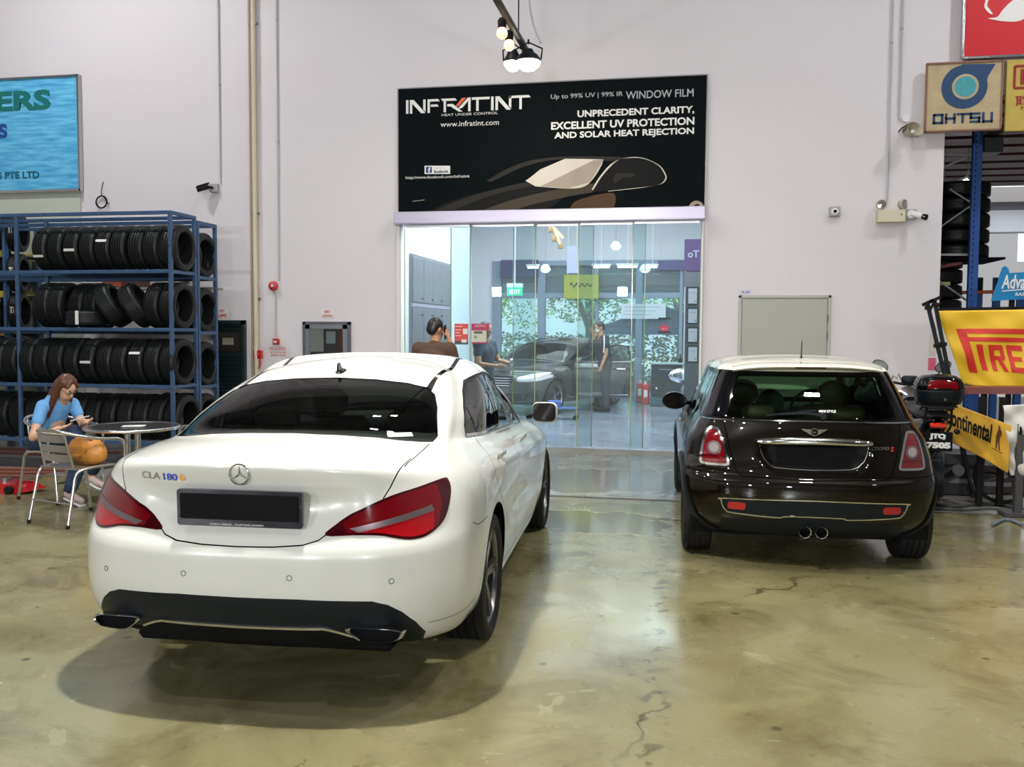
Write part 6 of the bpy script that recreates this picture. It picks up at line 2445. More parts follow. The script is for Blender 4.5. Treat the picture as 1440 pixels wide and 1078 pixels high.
# ---------------------------------------------------------------- right part of the wall
pipe('conduit', 'left one of two conduits on the wall above the emergency light', 'conduit', 1258.5, -90, 283, .012, M['conduit_grey'], clips=(60,))
pipe('conduit', 'conduit running down to the horn speaker', 'conduit', 1272.5, -90, 168, .012, M['conduit_grey'], clips=(40,))
p = wp(1275, 189)
t = thing('horn_speaker', 'beige horn loudspeaker on the wall below a conduit', 'speaker', (p.x, W, p.z))
mb = MB().lathe([(.0, -.05), (.035, -.05), (.045, -.02), (.062, .03), (.10, .10), (.125, .135), (.120, .135), (.09, .10), (.05, .02), (.02, -.02), (0, -.02)], 28, axis='Z')
mb.xf(Matrix.Translation((-.01, -.15, -.01)) @ Matrix.Rotation(radians(75), 4, 'X') @ Matrix.Rotation(radians(28), 4, 'Y') @ Matrix.Diagonal((.92, .68, .85, 1)))
mb.build('horn', mat('horn_beige', (.42, .38, .26), .4), t, 50)
MB().cyl((.02, -.22, -.01), (.035, -.15, -.005), .022, 12).build('driver_plug', M['white_matt'], t, 50)
mb = MB()
mb.cyl((0, -.02, .05), (0, -.12, .03), .055, 16, .045)
mb.tube([(-.10, -.02, .03), (-.09, -.15, .05), (0, -.19, .10), (.09, -.15, .05), (.10, -.02, .03)], .009, 8)
mb.build('rear_housing', mat('horn_brown', (.10, .075, .045), .5), t, 50)
MB().lathe([(0, -.03), (.045, -.03), (.045, 0), (0, 0)], 20, (-.02, 0, .19), 'Y').build('cable_box', M['white_matt'], t, 40)
# emergency light
a, b = wp(1231, 314), wp(1271, 296)
t = thing('emergency_light', 'cream emergency light box with two round lamp heads', 'emergency light', ((a.x + b.x) / 2, W, a.z))
w_, h_ = b.x - a.x, b.z - a.z
MB().box((0, -.06, h_ / 2), (w_, .12, h_), bev=.008).build('light_box', mat('cream_box', (.60, .55, .40), .45), t)
MB().cyl((w_ / 2 - .05, -.122, .09), (w_ / 2 - .05, -.116, .09), .010, 10).build('button', M['black_matt'], t)
for sx, rz in ((-.12, .0), (.115, .7)):
    mb = MB().lathe([(0, -.055), (.055, -.05), (.064, -.045), (.066, -.03), (.05, .01), (.03, .03), (0, .035)], 24, axis='Y')
    M4 = Matrix.Translation((sx, -.07, h_ + .068)) @ Matrix.Rotation(rz, 4, 'Z')
    mb.xf(M4)
    hd = mb.build('lamp_head', mat('head_cream', (.50, .47, .38), .4), t, 50)
    MB().lathe([(0, -.057), (.053, -.052)], 24, axis='Y').xf(M4).build('lamp_lens', mat('lens_silver', (.70, .66, .60), .15, metal=.8), hd, 60)
    MB().cyl((sx, -.06, h_), (sx, -.065, h_ + .03), .012, 8).build('lamp_neck', M['steel'], t)
# white bullet camera
p = wp(1280, 302)
t = thing('wall_camera', 'white bullet camera with a black lens right beside the emergency light', 'camera', (p.x, W, p.z))
MB().box((0, -.03, 0), (.13, .06, .125), bev=.008).build('junction_box', M['box_grey'], t)
MB().cyl((0, -.06, .0), (0, -.075, .0), .05, 18).build('camera_base', M['white_matt'], t, 40)
mb = MB().cyl((.0, -.07, 0), (.05, -.13, -.015), .022, 12)
mb.cyl((.03, -.11, -.01), (.115, -.20, -.05), .036, 16)
mb.build('camera_body', M['white_matt'], t, 40)
MB().cyl((.105, -.19, -.045), (.135, -.222, -.060), .037, 16).build('camera_lens', M['gloss_black'], t, 40)
p = wp(1173, 298)
t = thing('wall_camera', 'tiny round camera on a square grey box in the middle of the white wall', 'camera', (p.x, W, p.z))
MB().box((0, -.03, 0), (.135, .06, .125), bev=.01).build('junction_box', M['box_grey'], t)
MB().lathe([(0, -.075), (.04, -.072), (.044, -.06), (.044, -.055)], 20, axis='Y').build('camera_ring', M['white_matt'], t, 40)
MB().cyl((0, -.074, 0), (0, -.085, 0), .02, 16).build('camera_lens', M['gloss_black'], t, 40)
# riser cupboard doors
a, b = wp(1039, 414), wp(1168.5, 416)
zb_ = .62
t = thing('wall_panel', 'large flush grey-green metal access door in the wall behind the dark hatchback', 'access door', ((a.x + b.x) / 2, W, 0))
w_ = b.x - a.x
zt_ = (a.z + b.z) / 2
pg = mat('panel_green', (.38, .385, .33), .4)
fr = MB()
for sx in (-1, 1):
    fr.box((sx * (w_ / 2 - .018), -.016, (zt_ + zb_) / 2), (.036, .032, zt_ - zb_), bev=.003)
for z in (zt_ - .018, zb_ + .018):
    fr.box((0, -.016, z), (w_, .032, .036), bev=.003)
fr.build('panel_frame', mat('panel_edge', (.42, .42, .37), .4), t)
MB().box((0, -.012, (zt_ + zb_) / 2), (w_ - .086, .018, zt_ - zb_ - .086), bev=.002).build('panel_leaf', pg, t)
for z in (zt_ - .30, zt_ - .52):
    MB().cyl((w_ / 2 - .036, -.036, z - .05), (w_ / 2 - .036, -.036, z + .05), .008, 8).build('hinge', M['steel'], t)
a, b = wp(1040, 413.5, .003), wp(1057, 407.5, .003)
t = thing('wall_label', 'tiny white label stuck at the top left corner of the grey access door', 'label', (a.x, W - .003, a.z))
MB().box(((b.x - a.x) / 2, .001, (b.z - a.z) / 2), (b.x - a.x, .003, b.z - a.z)).build('label_strip', mat('label_lilac', (.62, .58, .72), .6), t)
fit_text('lettering', 'R-03', 1043.5, 408.8, 1054, 412.2, M['fb_navy'], t, W - .006, depth=.0004)

# ---------------------------------------------------------------- posters on the glass
t = thing('red_poster', 'red printed poster with a small code panel, stuck on the glass behind the man', 'poster', (at(639, 484, y=W - .02).x, W - .02, at(639, 484, y=W - .02).z))
def fl(name, x0, y0, x1, y1, m, t, lift, yb=W - .02):
    a, b = at(x0, y1, y=yb - lift), at(x1, y0, y=yb - lift)
    return MB().box(((a.x + b.x) / 2 - t.location.x, -lift, (a.z + b.z) / 2 - t.location.z), (b.x - a.x, .0015, b.z - a.z)).build(name, m, t)
pr = mat('poster_red', (.62, .07, .06), .45)
fl('sheet', 639, 455, 658.5, 484, pr, t, 0)
fl('photo_strip', 639, 479.5, 658.5, 484, mat('poster_dark', (.06, .06, .07), .5), t, .002)
fl('photo_strip', 649, 477, 656, 481.5, M['paper_white'], t, .0025)
fl('code_panel', 651, 462, 657.5, 469.5, M['paper_white'], t, .002)
for k, (w_, y_) in enumerate(((10, 458), (8, 463), (6, 467), (8, 471))):
    fl('text_bar', 640.5, y_, 640.5 + w_, y_ + 1.4, mat('poster_pink', (.85, .40, .36), .5), t, .002)
t = thing('maroon_notice', 'maroon and cream notice hanging on the glass, right of the red poster', 'notice', (at(663, 480, y=W - .02).x, W - .02, at(663, 480, y=W - .02).z))
fl('header_sheet', 663, 455, 688, 464.5, mat('maroon', (.38, .03, .09), .45), t, 0)
fl('lower_sheet', 663.5, 464.5, 684, 481, mat('cream_sheet', (.58, .60, .48), .5), t, 0)
fl('dark_label', 666.5, 465.5, 678.5, 469, mat('label_brown', (.16, .10, .08), .5), t, .002)
fl('text_bar', 666.5, 471.5, 671, 476, mat('text_olive', (.30, .33, .26), .5), t, .002)
fl('foot_strip', 663.5, 481, 686, 483, M['maroon'], t, .001)
fit_text('lettering', 'NOTICE', 668, 456.5, 683, 459.5, mat('pink_ink', (.85, .55, .6), .5), t, W - .024, depth=.0004)
# star sticker with ribbon
t = thing('star_sticker', 'red star sticker with a dark ribbon on the glass', 'sticker', (at(934, 462, y=W - .0).x, W, at(934, 462, y=W - .0).z))
st_ = []
for k in range(10):
    a_ = pi / 2 + k * pi / 5
    r_ = .085 if k % 2 == 0 else .040
    st_.append((r_ * cos(a_), r_ * sin(a_)))
MB().prism(st_, -.012, -.010, XZ).build('star', mat('star_red', (.45, .03, .06), .4), t)
MB().box((0, -.012, -.046), (.16, .003, .026)).build('ribbon', mat('ribbon_dark', (.02, .03, .04), .5), t)
MB().box((0, -.012, .135), (.155, .003, .022)).build('ribbon_top', M['ribbon_dark'], t)
text('lettering', 'NO.1', .035, (-.036, -.0135, -.012), mat('star_pink', (.8, .3, .35), .4), t, depth=.0004)
# notice sheet on the shop window
t = thing('window_notice', 'pale sheet with faint writing on the rear shop window', 'notice', at(862, 448, y=21.915))
MB().box((.72, 0, .18), (1.05, .004, .36)).build('sheet', mat('sheet_clear', (.66, .74, .78), .5), t)
for k in range(3):
    MB().box((.70 - k * .06, -.004, .28 - k * .09), (.85 - k * .12, .002, .022)).build('text_bar', mat('text_faint', (.48, .52, .56), .5), t)

# ---------------------------------------------------------------- inside the shop
# tall grey lockers along the left wall
mat('locker_grey', (.24, .25, .28), .32, metal=.5)
t = thing('tall_cabinet', 'row of tall blue-grey metal cabinet doors along the left wall inside the shop', 'cabinet', (-3.92, 12.62, 0))
MB().box((-.28 + .0, 1.1, 1.34), (.56, 2.2, 2.68), bev=.01).build('carcass', M['locker_grey'], t)
for z0, z1 in ((.05, 1.90), (1.98, 2.64)):
    for k in range(4):
        o_ = MB().box((.008, .28 + k * .545, (z0 + z1) / 2), (.02, .525, z1 - z0), bev=.004).build('door', M['locker_grey'], t)
        MB().cyl((.022, .08 + k * .545 + .36, z0 + .06 if z0 > 1 else 1.80), (.036, .08 + k * .545 + .36, z0 + .06 if z0 > 1 else 1.80), .012, 10).build('knob', M['black_matt'], o_)
MB().box((.0, 1.1, 1.94), (.03, 2.2, .05)).build('divider_rail', mat('divider', (.40, .40, .46), .4, metal=.4), t)
p = at(607, 353, x=-3.95)
# exit sign
p = at(724, 408, y=16)
t = thing('exit_sign', 'green EXIT sign hanging from a white rod inside the shop', 'exit sign', p)
MB().box((0, 0, -.02), (.28, .05, .15), bev=.006).build('sign_box', mat('exit_green', (.01, .42, .22), .4, emis=(.02, .75, .35), estr=.8), t)
MB().box((0, 0, .085), (.29, .05, .07), bev=.006).build('sign_top', mat('exit_top', (.62, .72, .72), .4), t)
text('lettering', 'EXIT', .10, (-.10, -.028, -.06), mat('exit_white', (.8, 1, .9), .4, emis=(.8, 1, .9), estr=1.0), t, depth=.002, bold=.003)
MB().cyl((0, 0, .1), (0, 0, 4.6 - p.z), .010, 8).build('hanging_rod', M['white_matt'], t)
# certificates on a board just inside the glass at right
xa, xb = at(964.5, 440, y=12.7).x, at(983.5, 440, y=12.7).x
cb = thing('certificate_board', 'narrow dark board carrying framed certificates inside the glass at right', 'board', ((xa + xb) / 2, 12.72, 0))
MB().box((0, .02, 1.55), (xb - xa + .02, .03, 1.8), bev=.004).build('board', mat('board_dark', (.08, .10, .12), .5), cb)
MB().box((0, .03, .33), (xb - xa + .02, .05, .66), bev=.004).build('board_base', M['board_dark'], cb)
for k, (y0, y1) in enumerate(((403, 429), (432, 456), (459.5, 482.5), (485.5, 510))):
    a, b = at(965.5, y1, y=12.69), at(982.5, y0, y=12.69)
    t = thing('framed_certificate', '%s of four framed certificates stacked beside the glass edge' % ('topmost', 'second from the top', 'third from the top', 'lowest')[k], 'certificate', ((a.x + b.x) / 2, 12.69, (a.z + b.z) / 2), 0, 'framed certificates by the glass')
    w_, h_ = b.x - a.x, b.z - a.z
    MB().box((0, 0, 0), (w_, .02, h_), bev=.003).build('frame', M['black_plastic'], t)
    MB().box((0, -.012, 0), (w_ - .04, .004, h_ - .045)).build('certificate_sheet', mat('cert_paper', (.66, .68, .78), .5), t)
    MB().box((.0, -.015, .045), (w_ * .5, .001, .012)).build('text_bar', mat('cert_ink', (.42, .44, .58), .5), t)
    MB().lathe([(0, -.017), (.012, -.017), (.012, -.014)], 10, (w_ * .25, 0, -h_ * .28), 'Y').build('seal', mat('seal', (.35, .30, .35), .5), t)
a, b = at(962, 381, y=12.7), at(986, 336, y=12.7)
t = thing('purple_sign', 'purple sign with mirrored white lettering at the top right of the glass front', 'sign', ((a.x + b.x) / 2, 12.7, (a.z + b.z) / 2))
MB().box((0, 0, 0), (b.x - a.x, .03, b.z - a.z), bev=.003).build('sign_panel', mat('sign_purple', (.13, .05, .24), .4), t)
MB().box((0, 0, -.33), (b.x - a.x, .03, .20), bev=.003).build('sign_lower', mat('sign_mauve', (.20, .20, .24), .4), t)
me = text_mesh('To', .13, bold=.004, depth=.002)
for v in me.vertices:
    v.co.x *= -1
me.flip_normals()
me.name = 'mirrored_lettering'
o = link('mirrored_lettering', me, mat('sign_letter', (.62, .6, .75), .4), t)
o.location = (.085, -.02, -.03)
o.rotation_euler = (pi / 2, 0, 0)
# yellow and purple boards above the rear window, round ceiling lamps, tubes
def back_board(name, label, x0, y0, x1, y1, Y, m, cat):
    a, b = at(x0, y1, y=Y), at(x1, y0, y=Y)
    t = thing(name, label, cat, ((a.x + b.x) / 2, Y, (a.z + b.z) / 2))
    MB().box((0, 0, 0), (b.x - a.x, .04, b.z - a.z), bev=.004).build('sign_panel', m, t)
    for sx in (-.4, .4):
        MB().cyl((sx * (b.x - a.x), 0, 0), (sx * (b.x - a.x), 0, 4.6 - t.location.z), .006, 6).build('hanging_rod', M['white_matt'], t)
    return t, b.x - a.x, b.z - a.z
t, w_, h_ = back_board('yellow_board', 'yellow board with dark script hanging behind the rear window frames', 793, 386, 842, 420, 21.75, mat('board_yellow', (.42, .44, .06), .45), 'sign')
MB().tube([Vector((-w_ * .32 + w_ * .64 * u, -.03, .05 * sin(u * 26) * (1 - .4 * u) + .04)) for u in np.linspace(0, 1, 60)], .012, 5).build('script_stroke', M['ribbon_dark'], t, 60)
t, w_, h_ = back_board('purple_board', 'purple board with pale lettering across the rear window', 704, 365, 757, 390, 21.80, mat('board_purple', (.05, .05, .15), .4), 'sign')
t, w_, h_ = back_board('purple_board', 'violet strip board high on the right of the rear window', 925, 366, 962, 380, 21.80, mat('board_violet', (.09, .07, .22), .4), 'sign')
t, w_, h_ = back_board('grey_unit', 'pale lilac wall unit high behind the middle glass panels', 797, 346, 813, 384, 20.5, mat('unit_lilac', (.42, .44, .62), .4), 'wall unit')
for i, (px, py) in enumerate(((767, 379), (907, 379), (866, 347))):
    p = at(px, py, y=17.5)
    t = thing('bay_lamp', 'round bright bay lamp inside the shop, %s' % ('left of the rear window', 'right of the rear window', 'high in the middle')[i], 'lamp', p, 0)
    MB().lathe([(0, .10), (.05, .10), (.10, .03), (.105, -.02), (.10, -.03)], 20).build('lamp_shade', M['white_matt'], t, 40)
    MB().lathe([(.0, -.06), (.05, -.05), (.085, -.02), (.09, -.015)], 20).build('lamp_glow', mat('bay_glow', (1, 1, 1), .4, emis=(.95, 1, 1), estr=5), t, 40)
    MB().cyl((0, 0, .1), (0, 0, 4.6 - p.z), .004, 8).build('hanging_rod', M['steel'], t)
tubeglow = mat('tube_glow', (1, 1, 1), .4, emis=(.93, .98, 1), estr=4)
for i, (x0, x1, py) in enumerate(((742, 757, 376), (834, 857, 375.5), (869, 896, 375), (911, 924, 375.5))):
    a, b = at(x0, py, y=20.8), at(x1, py, y=20.8)
    t = thing('tube_lamp', 'fluorescent tube by the rear window, %s from the left' % ORD[i], 'lamp', ((a.x + b.x) / 2, 20.8, (a.z + b.z) / 2))
    MB().cyl((-(b.x - a.x) / 2, 0, 0), ((b.x - a.x) / 2, 0, 0), .022, 10).build('tube', tubeglow, t, 60)
    MB().box((0, 0, .05), (b.x - a.x + .06, .06, .05)).build('tube_fitting', M['white_matt'], t)
    MB().cyl((0, 0, .06), (0, 0, 4.6 - t.location.z), .006, 8).build('hanging_rod', M['white_matt'], t)

# track with spot lamps inside
t = thing('shop_light_rack', 'cream ceiling frame with clustered spot lamps just behind the glass top', 'light track', at(778, 335, y=13.8))
mb = MB()
mb.bar((-.10, 0, .35), (.10, .1, -.10), .06, .05)
mb.bar((-.25, .2, .42), (.12, .25, .02), .06, .05)
mb.build('rail', mat('rail_cream', (.55, .46, .30), .45), t)
for q in ((.02, -.02, -.02), (.10, .1, -.12), (-.04, .0, .12)):
    MB().lathe([(0, .06), (.03, .06), (.045, .0), (.04, -.03), (0, -.03)], 14, q).build('spot_lamp', mat('spot_bronze', (.30, .18, .08), .4, metal=.3), t, 40)
MB().cyl((0, .05, .2), (0, .05, 4.6 - t.location.z), .01, 8).build('hanging_rod', M['white_matt'], t)

# tool cabinet, red cans, stand
p0, p1 = at(915, 571, z=0), at(958, 573, z=0)
t = thing('tool_cabinet', 'black tool cabinet with a drawer and a pale top, by the rear shop window', 'cabinet', ((p0.x + p1.x) / 2, 19.4, 0))
w_ = p1.x - p0.x
H_ = at(930, 511, y=19.4).z
MB().box((0, .2, H_ / 2), (w_, .45, H_ - .04), bev=.01).build('carcass', mat('tool_black', (.015, .022, .028), .35), t)
MB().box((0, .19, H_), (w_ + .06, .5, .035), bev=.006).build('top_board', mat('top_teal', (.35, .48, .48), .4), t)
d_ = MB().box((0, -.035, H_ - .22), (w_ - .04, .02, .30), bev=.004).build('drawer', M['tool_black'], t)
MB().box((0, -.05, H_ - .12), (w_ * .5, .012, .02)).build('drawer_handle', M['steel'], d_)
d_ = MB().box((0, -.035, H_ / 2 - .18), (w_ - .04, .02, H_ - .62), bev=.004).build('door', M['tool_black'], t)
MB().lathe([(0, -.055), (.02, -.052), (.022, -.045)], 12, (-w_ * .32, 0, .38), 'Y').build('knob', M['white_matt'], d_)
MB().box((0, -.02, .10), (w_ + .05, .06, .18), bev=.008).build('plinth', mat('plinth_teal', (.04, .10, .13), .4), t)
mb = MB().lathe([(0, 0), (.035, 0), (.038, .07), (.02, .10), (.012, .11), (.012, .15), (.02, .17), (0, .18)], 14)
c = mb.build('spray_bottle', M['black_matt'], None, 40)
c.location = (t.location.x + .28, 19.5, H_ + .02)
tag(c, 'small dark spray bottle standing on the tool cabinet', 'bottle')
for i, (px, w2_) in enumerate(((904, .14), (912, .14))):
    p = at(px, 562, z=0)
    t = thing('red_canister', '%s red canister beside the tool cabinet' % ('left' if i == 0 else 'right'), 'canister', (p.x, 19.9 - .4 * i, 0))
    MB().box((0, 0, .24), (w2_ + .02, .16, .44), bev=.02).build('can_body', M['bell_red'], t, 40)
    MB().cyl((0, 0, .45), (0, 0, .52), .025, 12).build('can_cap', M['white_matt'], t, 40)
    MB().box((0, -.085, .26), (.09, .006, .15)).build('can_label', M['paper_white'], t)
# made-up lamp on a stand, in place of a silvery reflection in the glass
p = at(955, 552, y=13.6)
t = thing('reflection_standin', 'made-up chrome lamp shape on a dark stand behind the glass, in place of a reflection over the hatchback mirror', 'headlamp', (p.x, 13.6, 0))
MB().lathe([(0, -.16), (.06, -.13), (.10, -.04), (.11, .03), (.08, .10), (0, .13)], 18, (0, 0, .93), 'X').build('lamp_shell', mat('lamp_chrome', (.7, .75, .8), .12, metal=1), t, 50)
MB().lathe([(.0, -.12), (.09, -.10), (.12, -.02), (.12, .05), (0, .09)], 18, (.14, .03, .72), 'Y').build('lamp_cowl', mat('cowl_grey', (.30, .33, .38), .25, metal=.4), t, 50)
MB().cyl((.08, 0, .0), (.08, 0, .95), .03, 12).build('stand_pole', M['black_matt'], t, 50)
MB().box((.08, 0, .03), (.30, .30, .06), bev=.01).build('stand_base', M['black_matt'], t)
MB().tube([(.05, 0, .95), (.14, -.02, 1.03), (.22, 0, 1.05), (.26, .02, 1.10)], .016, 8).build('bracket', mat('bracket_rust', (.20, .09, .05), .4), t, 50)
# trolley under the open door
p = at(812, 578, z=0)
t = thing('low_trolley', 'low blue work trolley on castors in front of the dark car', 'trolley', (p.x - .1, 16.1, 0))
MB().box((0, 0, .20), (.62, .35, .03), bev=.008).build('tray', mat('trolley_blue', (.03, .08, .20), .4), t)
MB().box((-.12, 0, .27), (.22, .2, .12), bev=.01).build('tool_box', mat('tool_blue', (.03, .09, .35), .4), t)
for sx in (-.27, .27):
    for sy in (-.14, .14):
        MB().cyl((sx, sy, .05), (sx, sy, .20), .012, 8).build('leg', M['steel'], t)
        MB().cyl((sx, sy - .015, .04), (sx, sy + .015, .04), .04, 12).build('castor', M['black_matt'], t, 40)

# ---------------------------------------------------------------- outdoors behind the shop
mat('leaf_green', (.26, .46, .14), .5, noise=(1.2, .5, 5))
mat('leaf_dark', (.18, .34, .14), .5, noise=(1.2, .5, 5))
mat('bark', (.12, .09, .06), .8)
rnd = random.Random(3)


def leaves(mb, c, r, n, s):
    for _ in range(n):
        while True:
            v = Vector((rnd.uniform(-1, 1), rnd.uniform(-1, 1), rnd.uniform(-1, 1)))
            if v.length < 1:
                break
        v = v.normalized() * (.55 + .45 * v.length)
        p = Vector(c) + Vector((v.x * r[0], v.y * r[1], v.z * r[2]))
        a = Vector((rnd.uniform(-1, 1), rnd.uniform(-1, 1), rnd.uniform(-.6, .6))).normalized() * s
        b = a.cross(Vector((rnd.uniform(-1, 1), rnd.uniform(-1, 1), rnd.uniform(-1, 1)))).normalized() * s * .5
        mb.add([p - a, p - b, p + a, p + b], [(0, 1, 2, 3)])


hd = MB()
for k in range(13):
    leaves(hd, (-6 + k * .68, 29.0, .75), (.65, .7, .80), 420, .075)
t = tag(hd.build('clipped_hedge', M['leaf_green'], None, norm=False), 'long clipped green hedge outside, behind the shop window', 'hedge', kind='stuff')
for i, (x, y, h, r) in enumerate(((-7.2, 34, 6.0, 2.2), (-3.6, 33, 5.2, 1.7), (-.3, 34.5, 5.8, 1.7), (3.6, 33.5, 5.2, 1.6), (-11.5, 36, 7, 2.2), (6.2, 36, 7, 2.0))):
    t = thing('leafy_tree', 'leafy green tree outside, %s from the left beyond the hedge' % ['second', 'third', 'fourth', 'fifth', 'first', 'sixth'][i], 'tree', (x, y, 0), 0, 'trees beyond the hedge')
    MB().tube([(0, 0, 0), (.05, 0, h * .3), (-.05, .1, h * .6)], [.17, .13, .08], 10).build('trunk', M['bark'], t, 60)
    for a_ in (0.4, 2.2, 4.1):
        MB().tube([(0, 0, h * .32), (.5 * cos(a_), .5 * sin(a_), h * .5), (1.1 * cos(a_), 1.1 * sin(a_), h * .72)], [.08, .06, .03], 8).build('branch', M['bark'], t, 60)
    cr = MB()
    for q in range(7):
        a_ = q * 2.4
        leaves(cr, (r * .5 * cos(a_), r * .45 * sin(a_), h * (.42 + .07 * q)), (r * .52, r * .45, r * .40), 420, .085)
    c_ = cr.build('foliage', M['leaf_dark'] if i % 2 else M['leaf_green'], t, norm=False)
    c_['kind'] = 'stuff'
# blue canopy tent
tp = at(928, 427, y=26)
t = thing('canopy_tent', 'pale blue pop-up canopy tent outside the shop window', 'tent', (tp.x, 26, 0))
hz = at(900, 461, y=25).z
tz = tp.z
hw = 1.65
V = [(-hw, -hw * .6, hz), (hw, -hw * .6, hz), (hw, hw * .6, hz), (-hw, hw * .6, hz), (0, 0, tz)]
tent = mat('tent_blue', (.22, .42, .68), .6)
mb = MB().add(V, [(0, 1, 4), (1, 2, 4), (2, 3, 4), (3, 0, 4)])
mb.build('canopy', tent, t, norm=False)
mb = MB()
for k in range(4):
    a, b = Vector(V[k]), Vector(V[(k + 1) % 4])
    mb.add([a, b, b - Vector((0, 0, .18)), a - Vector((0, 0, .18))], [(0, 1, 2, 3)])
mb.build('valance', mat('tent_deep', (.12, .28, .55), .6), t, norm=False)
for k in range(4):
    MB().box((V[k][0] * .98, V[k][1] * .98, hz / 2), (.05, .05, hz)).build('tent_leg', M['white_matt'], t)

# ---------------------------------------------------------------- signs over the opening on the right
mat('board_cream', (.46, .37, .21), .6, noise=(6, .30, 9))
mat('ohtsu_blue', (.008, .05, .13), .5)
SY = W - .12


def sign_at(name, label, x0, y0, x1, y1, m, Y=SY, th=.05, cat='sign'):
    """x0,y0 lower left, x1,y1 upper right in the photograph"""
    a, b = at(x0, y0, y=Y), at(x1, y1, y=Y)
    t = thing(name, label, cat, (a.x, Y, a.z))
    t['w'], t['h'] = b.x - a.x, b.z - a.z
    MB().box(((b.x - a.x) / 2, th / 2, (b.z - a.z) / 2), (b.x - a.x, th, b.z - a.z), bev=.004).build('sign_panel', m, t)
    return t


t = sign_at('tyre_sign', 'weathered cream square sign with a blue ring emblem, reading OHTSU', 1300, 186, 1411.5, 84, M['board_cream'])
wS, hS = t['w'], t['h']
fr = MB()
for x in (.008, wS - .008):
    fr.box((x, 0, hS / 2), (.018, .03, hS))
for z in (.008, hS - .008):
    fr.box((wS / 2, 0, z), (wS, .03, .018))
fr.build('sign_frame', mat('frame_rust', (.25, .12, .08), .6), t)
c0 = at(1356, 122, y=SY)
cx, cz = c0.x - t.location.x, c0.z - t.location.z
rO = (at(1388, 122, y=SY).x - at(1323, 122, y=SY).x) / 2
em = [(rO * cos(a_), rO * sin(a_)) for a_ in np.linspace(radians(100), radians(375), 40)]
tip = at(1400, 90, y=SY)
tp_ = (tip.x - t.location.x - cx, tip.z - t.location.z - cz)
top_ = at(1352, 89, y=SY)
em = [(cx + a_, cz + b_) for a_, b_ in em] + [(cx + rO * 1.0, cz + rO * .42), (cx + tp_[0], cz + tp_[1]), (cx - rO * .1, cz + rO * 1.03)]
MB().prism(em, -.006, -.002, XZ).build('emblem', M['ohtsu_blue'], t)
MB().prism(circ(rO * .58, 32, cx + .01, cz - .0), -.009, -.005, XZ).build('emblem_ring', M['board_cream'], t)
MB().prism(circ(rO * .47, 32, cx + .01, cz - .0), -.012, -.008, XZ).build('emblem_disc', mat('disc_teal', (.05, .32, .36), .5, noise=(20, .3)), t)
# heavy squared letters
def seg_letters(word, x0, z0, x1, z1, m, t, strokes, w=.32):
    n = len(word)
    cw = (x1 - x0) / n
    H = z1 - z0
    for i, ch in enumerate(word):
        mb = MB()
        ox = x0 + i * cw
        for (a, b) in strokes[ch]:
            A = Vector((ox + a[0] * cw * .84, -.004, z0 + a[1] * H))
            B = Vector((ox + b[0] * cw * .84, -.004, z0 + b[1] * H))
            d = (B - A)
            th = w * H * .75
            mb.box((A + B) / 2, (abs(d.x) + th if abs(d.x) > abs(d.z) else th, .004, abs(d.z) + th if abs(d.z) >= abs(d.x) else th))
        mb.build('letter', m, t)


ST = {'O': [((.1, .1), (.9, .1)), ((.1, .9), (.9, .9)), ((.1, .1), (.1, .9)), ((.9, .1), (.9, .9))], 'H': [((.1, .1), (.1, .9)), ((.9, .1), (.9, .9)), ((.1, .5), (.9, .5))],
      'T': [((.05, .9), (1, .9)), ((.5, .1), (.5, .9))], 'S': [((.1, .1), (.9, .1)), ((.1, .5), (.9, .5)), ((.1, .9), (.9, .9)), ((.1, .5), (.1, .9)), ((.9, .1), (.9, .5))],
      'U': [((.1, .1), (.9, .1)), ((.1, .1), (.1, .9)), ((.9, .1), (.9, .9))]}
a, b = at(1309, 177, y=SY), at(1399, 155, y=SY)
seg_letters('OHTSU', a.x - t.location.x + .02, a.z - t.location.z + .02, b.x - t.location.x, b.z - t.location.z - .02, M['ohtsu_blue'], t, ST)

t = sign_at('yellow_sign', 'old yellow sign with dark red characters, at the right edge beside the blue-ring sign', 1413, 184.5, 1470, 82, mat('board_yellow2', (.50, .38, .07), .6, noise=(5, .3, 8)))
fit_text('lettering', '聯', 1427, 134, 1452, 155, mat('char_red', (.30, .02, .02), .5), t, SY - .001, bold=.02)
a, b = at(1426, 124, y=SY), at(1455, 92, y=SY)
mb = MB()
ax, az, bx_, bz_ = a.x - t.location.x, a.z - t.location.z, b.x - t.location.x, b.z - t.location.z
for (x, z, w_, h_) in ((ax, (az + bz_) / 2, .03, bz_ - az), ((ax + bx_) / 2, bz_, bx_ - ax, .03), ((ax + bx_) / 2, az, bx_ - ax, .03), ((ax + .09), (az + bz_) / 2, .05, (bz_ - az) * .7), ((ax + bx_) / 2 + .05, (az + bz_) / 2, (bx_ - ax) * .6, .04)):
    mb.box((x, -.003, z), (w_, .004, h_))
mb.build('character_frame', M['char_red'], t)

t = sign_at('red_sign', 'large red sign with a white swoosh emblem in the top right corner', 1354, 81, 1480, -60, mat('sign_red', (.62, .012, .02), .4), W - .10)
fr = MB()
fr.box((-.01, 0, t['h'] / 2), (.03, .06, t['h']))
fr.box((t['w'] / 2, 0, -.01), (t['w'], .06, .025))
fr.build('sign_frame', M['alu'], t)


def on_sign(name, t, Y, pts, m, lift=.004, n=5):
    P = [tuple(v)[:2] for v in spline([(*p, 0) for p in pts], n, True)]
    q = [at(px, py, y=Y) for px, py in P]
    return MB().prism([(v.x - t.location.x, v.z - t.location.z) for v in q], -lift - .002, -lift, XZ).build(name, m, t)


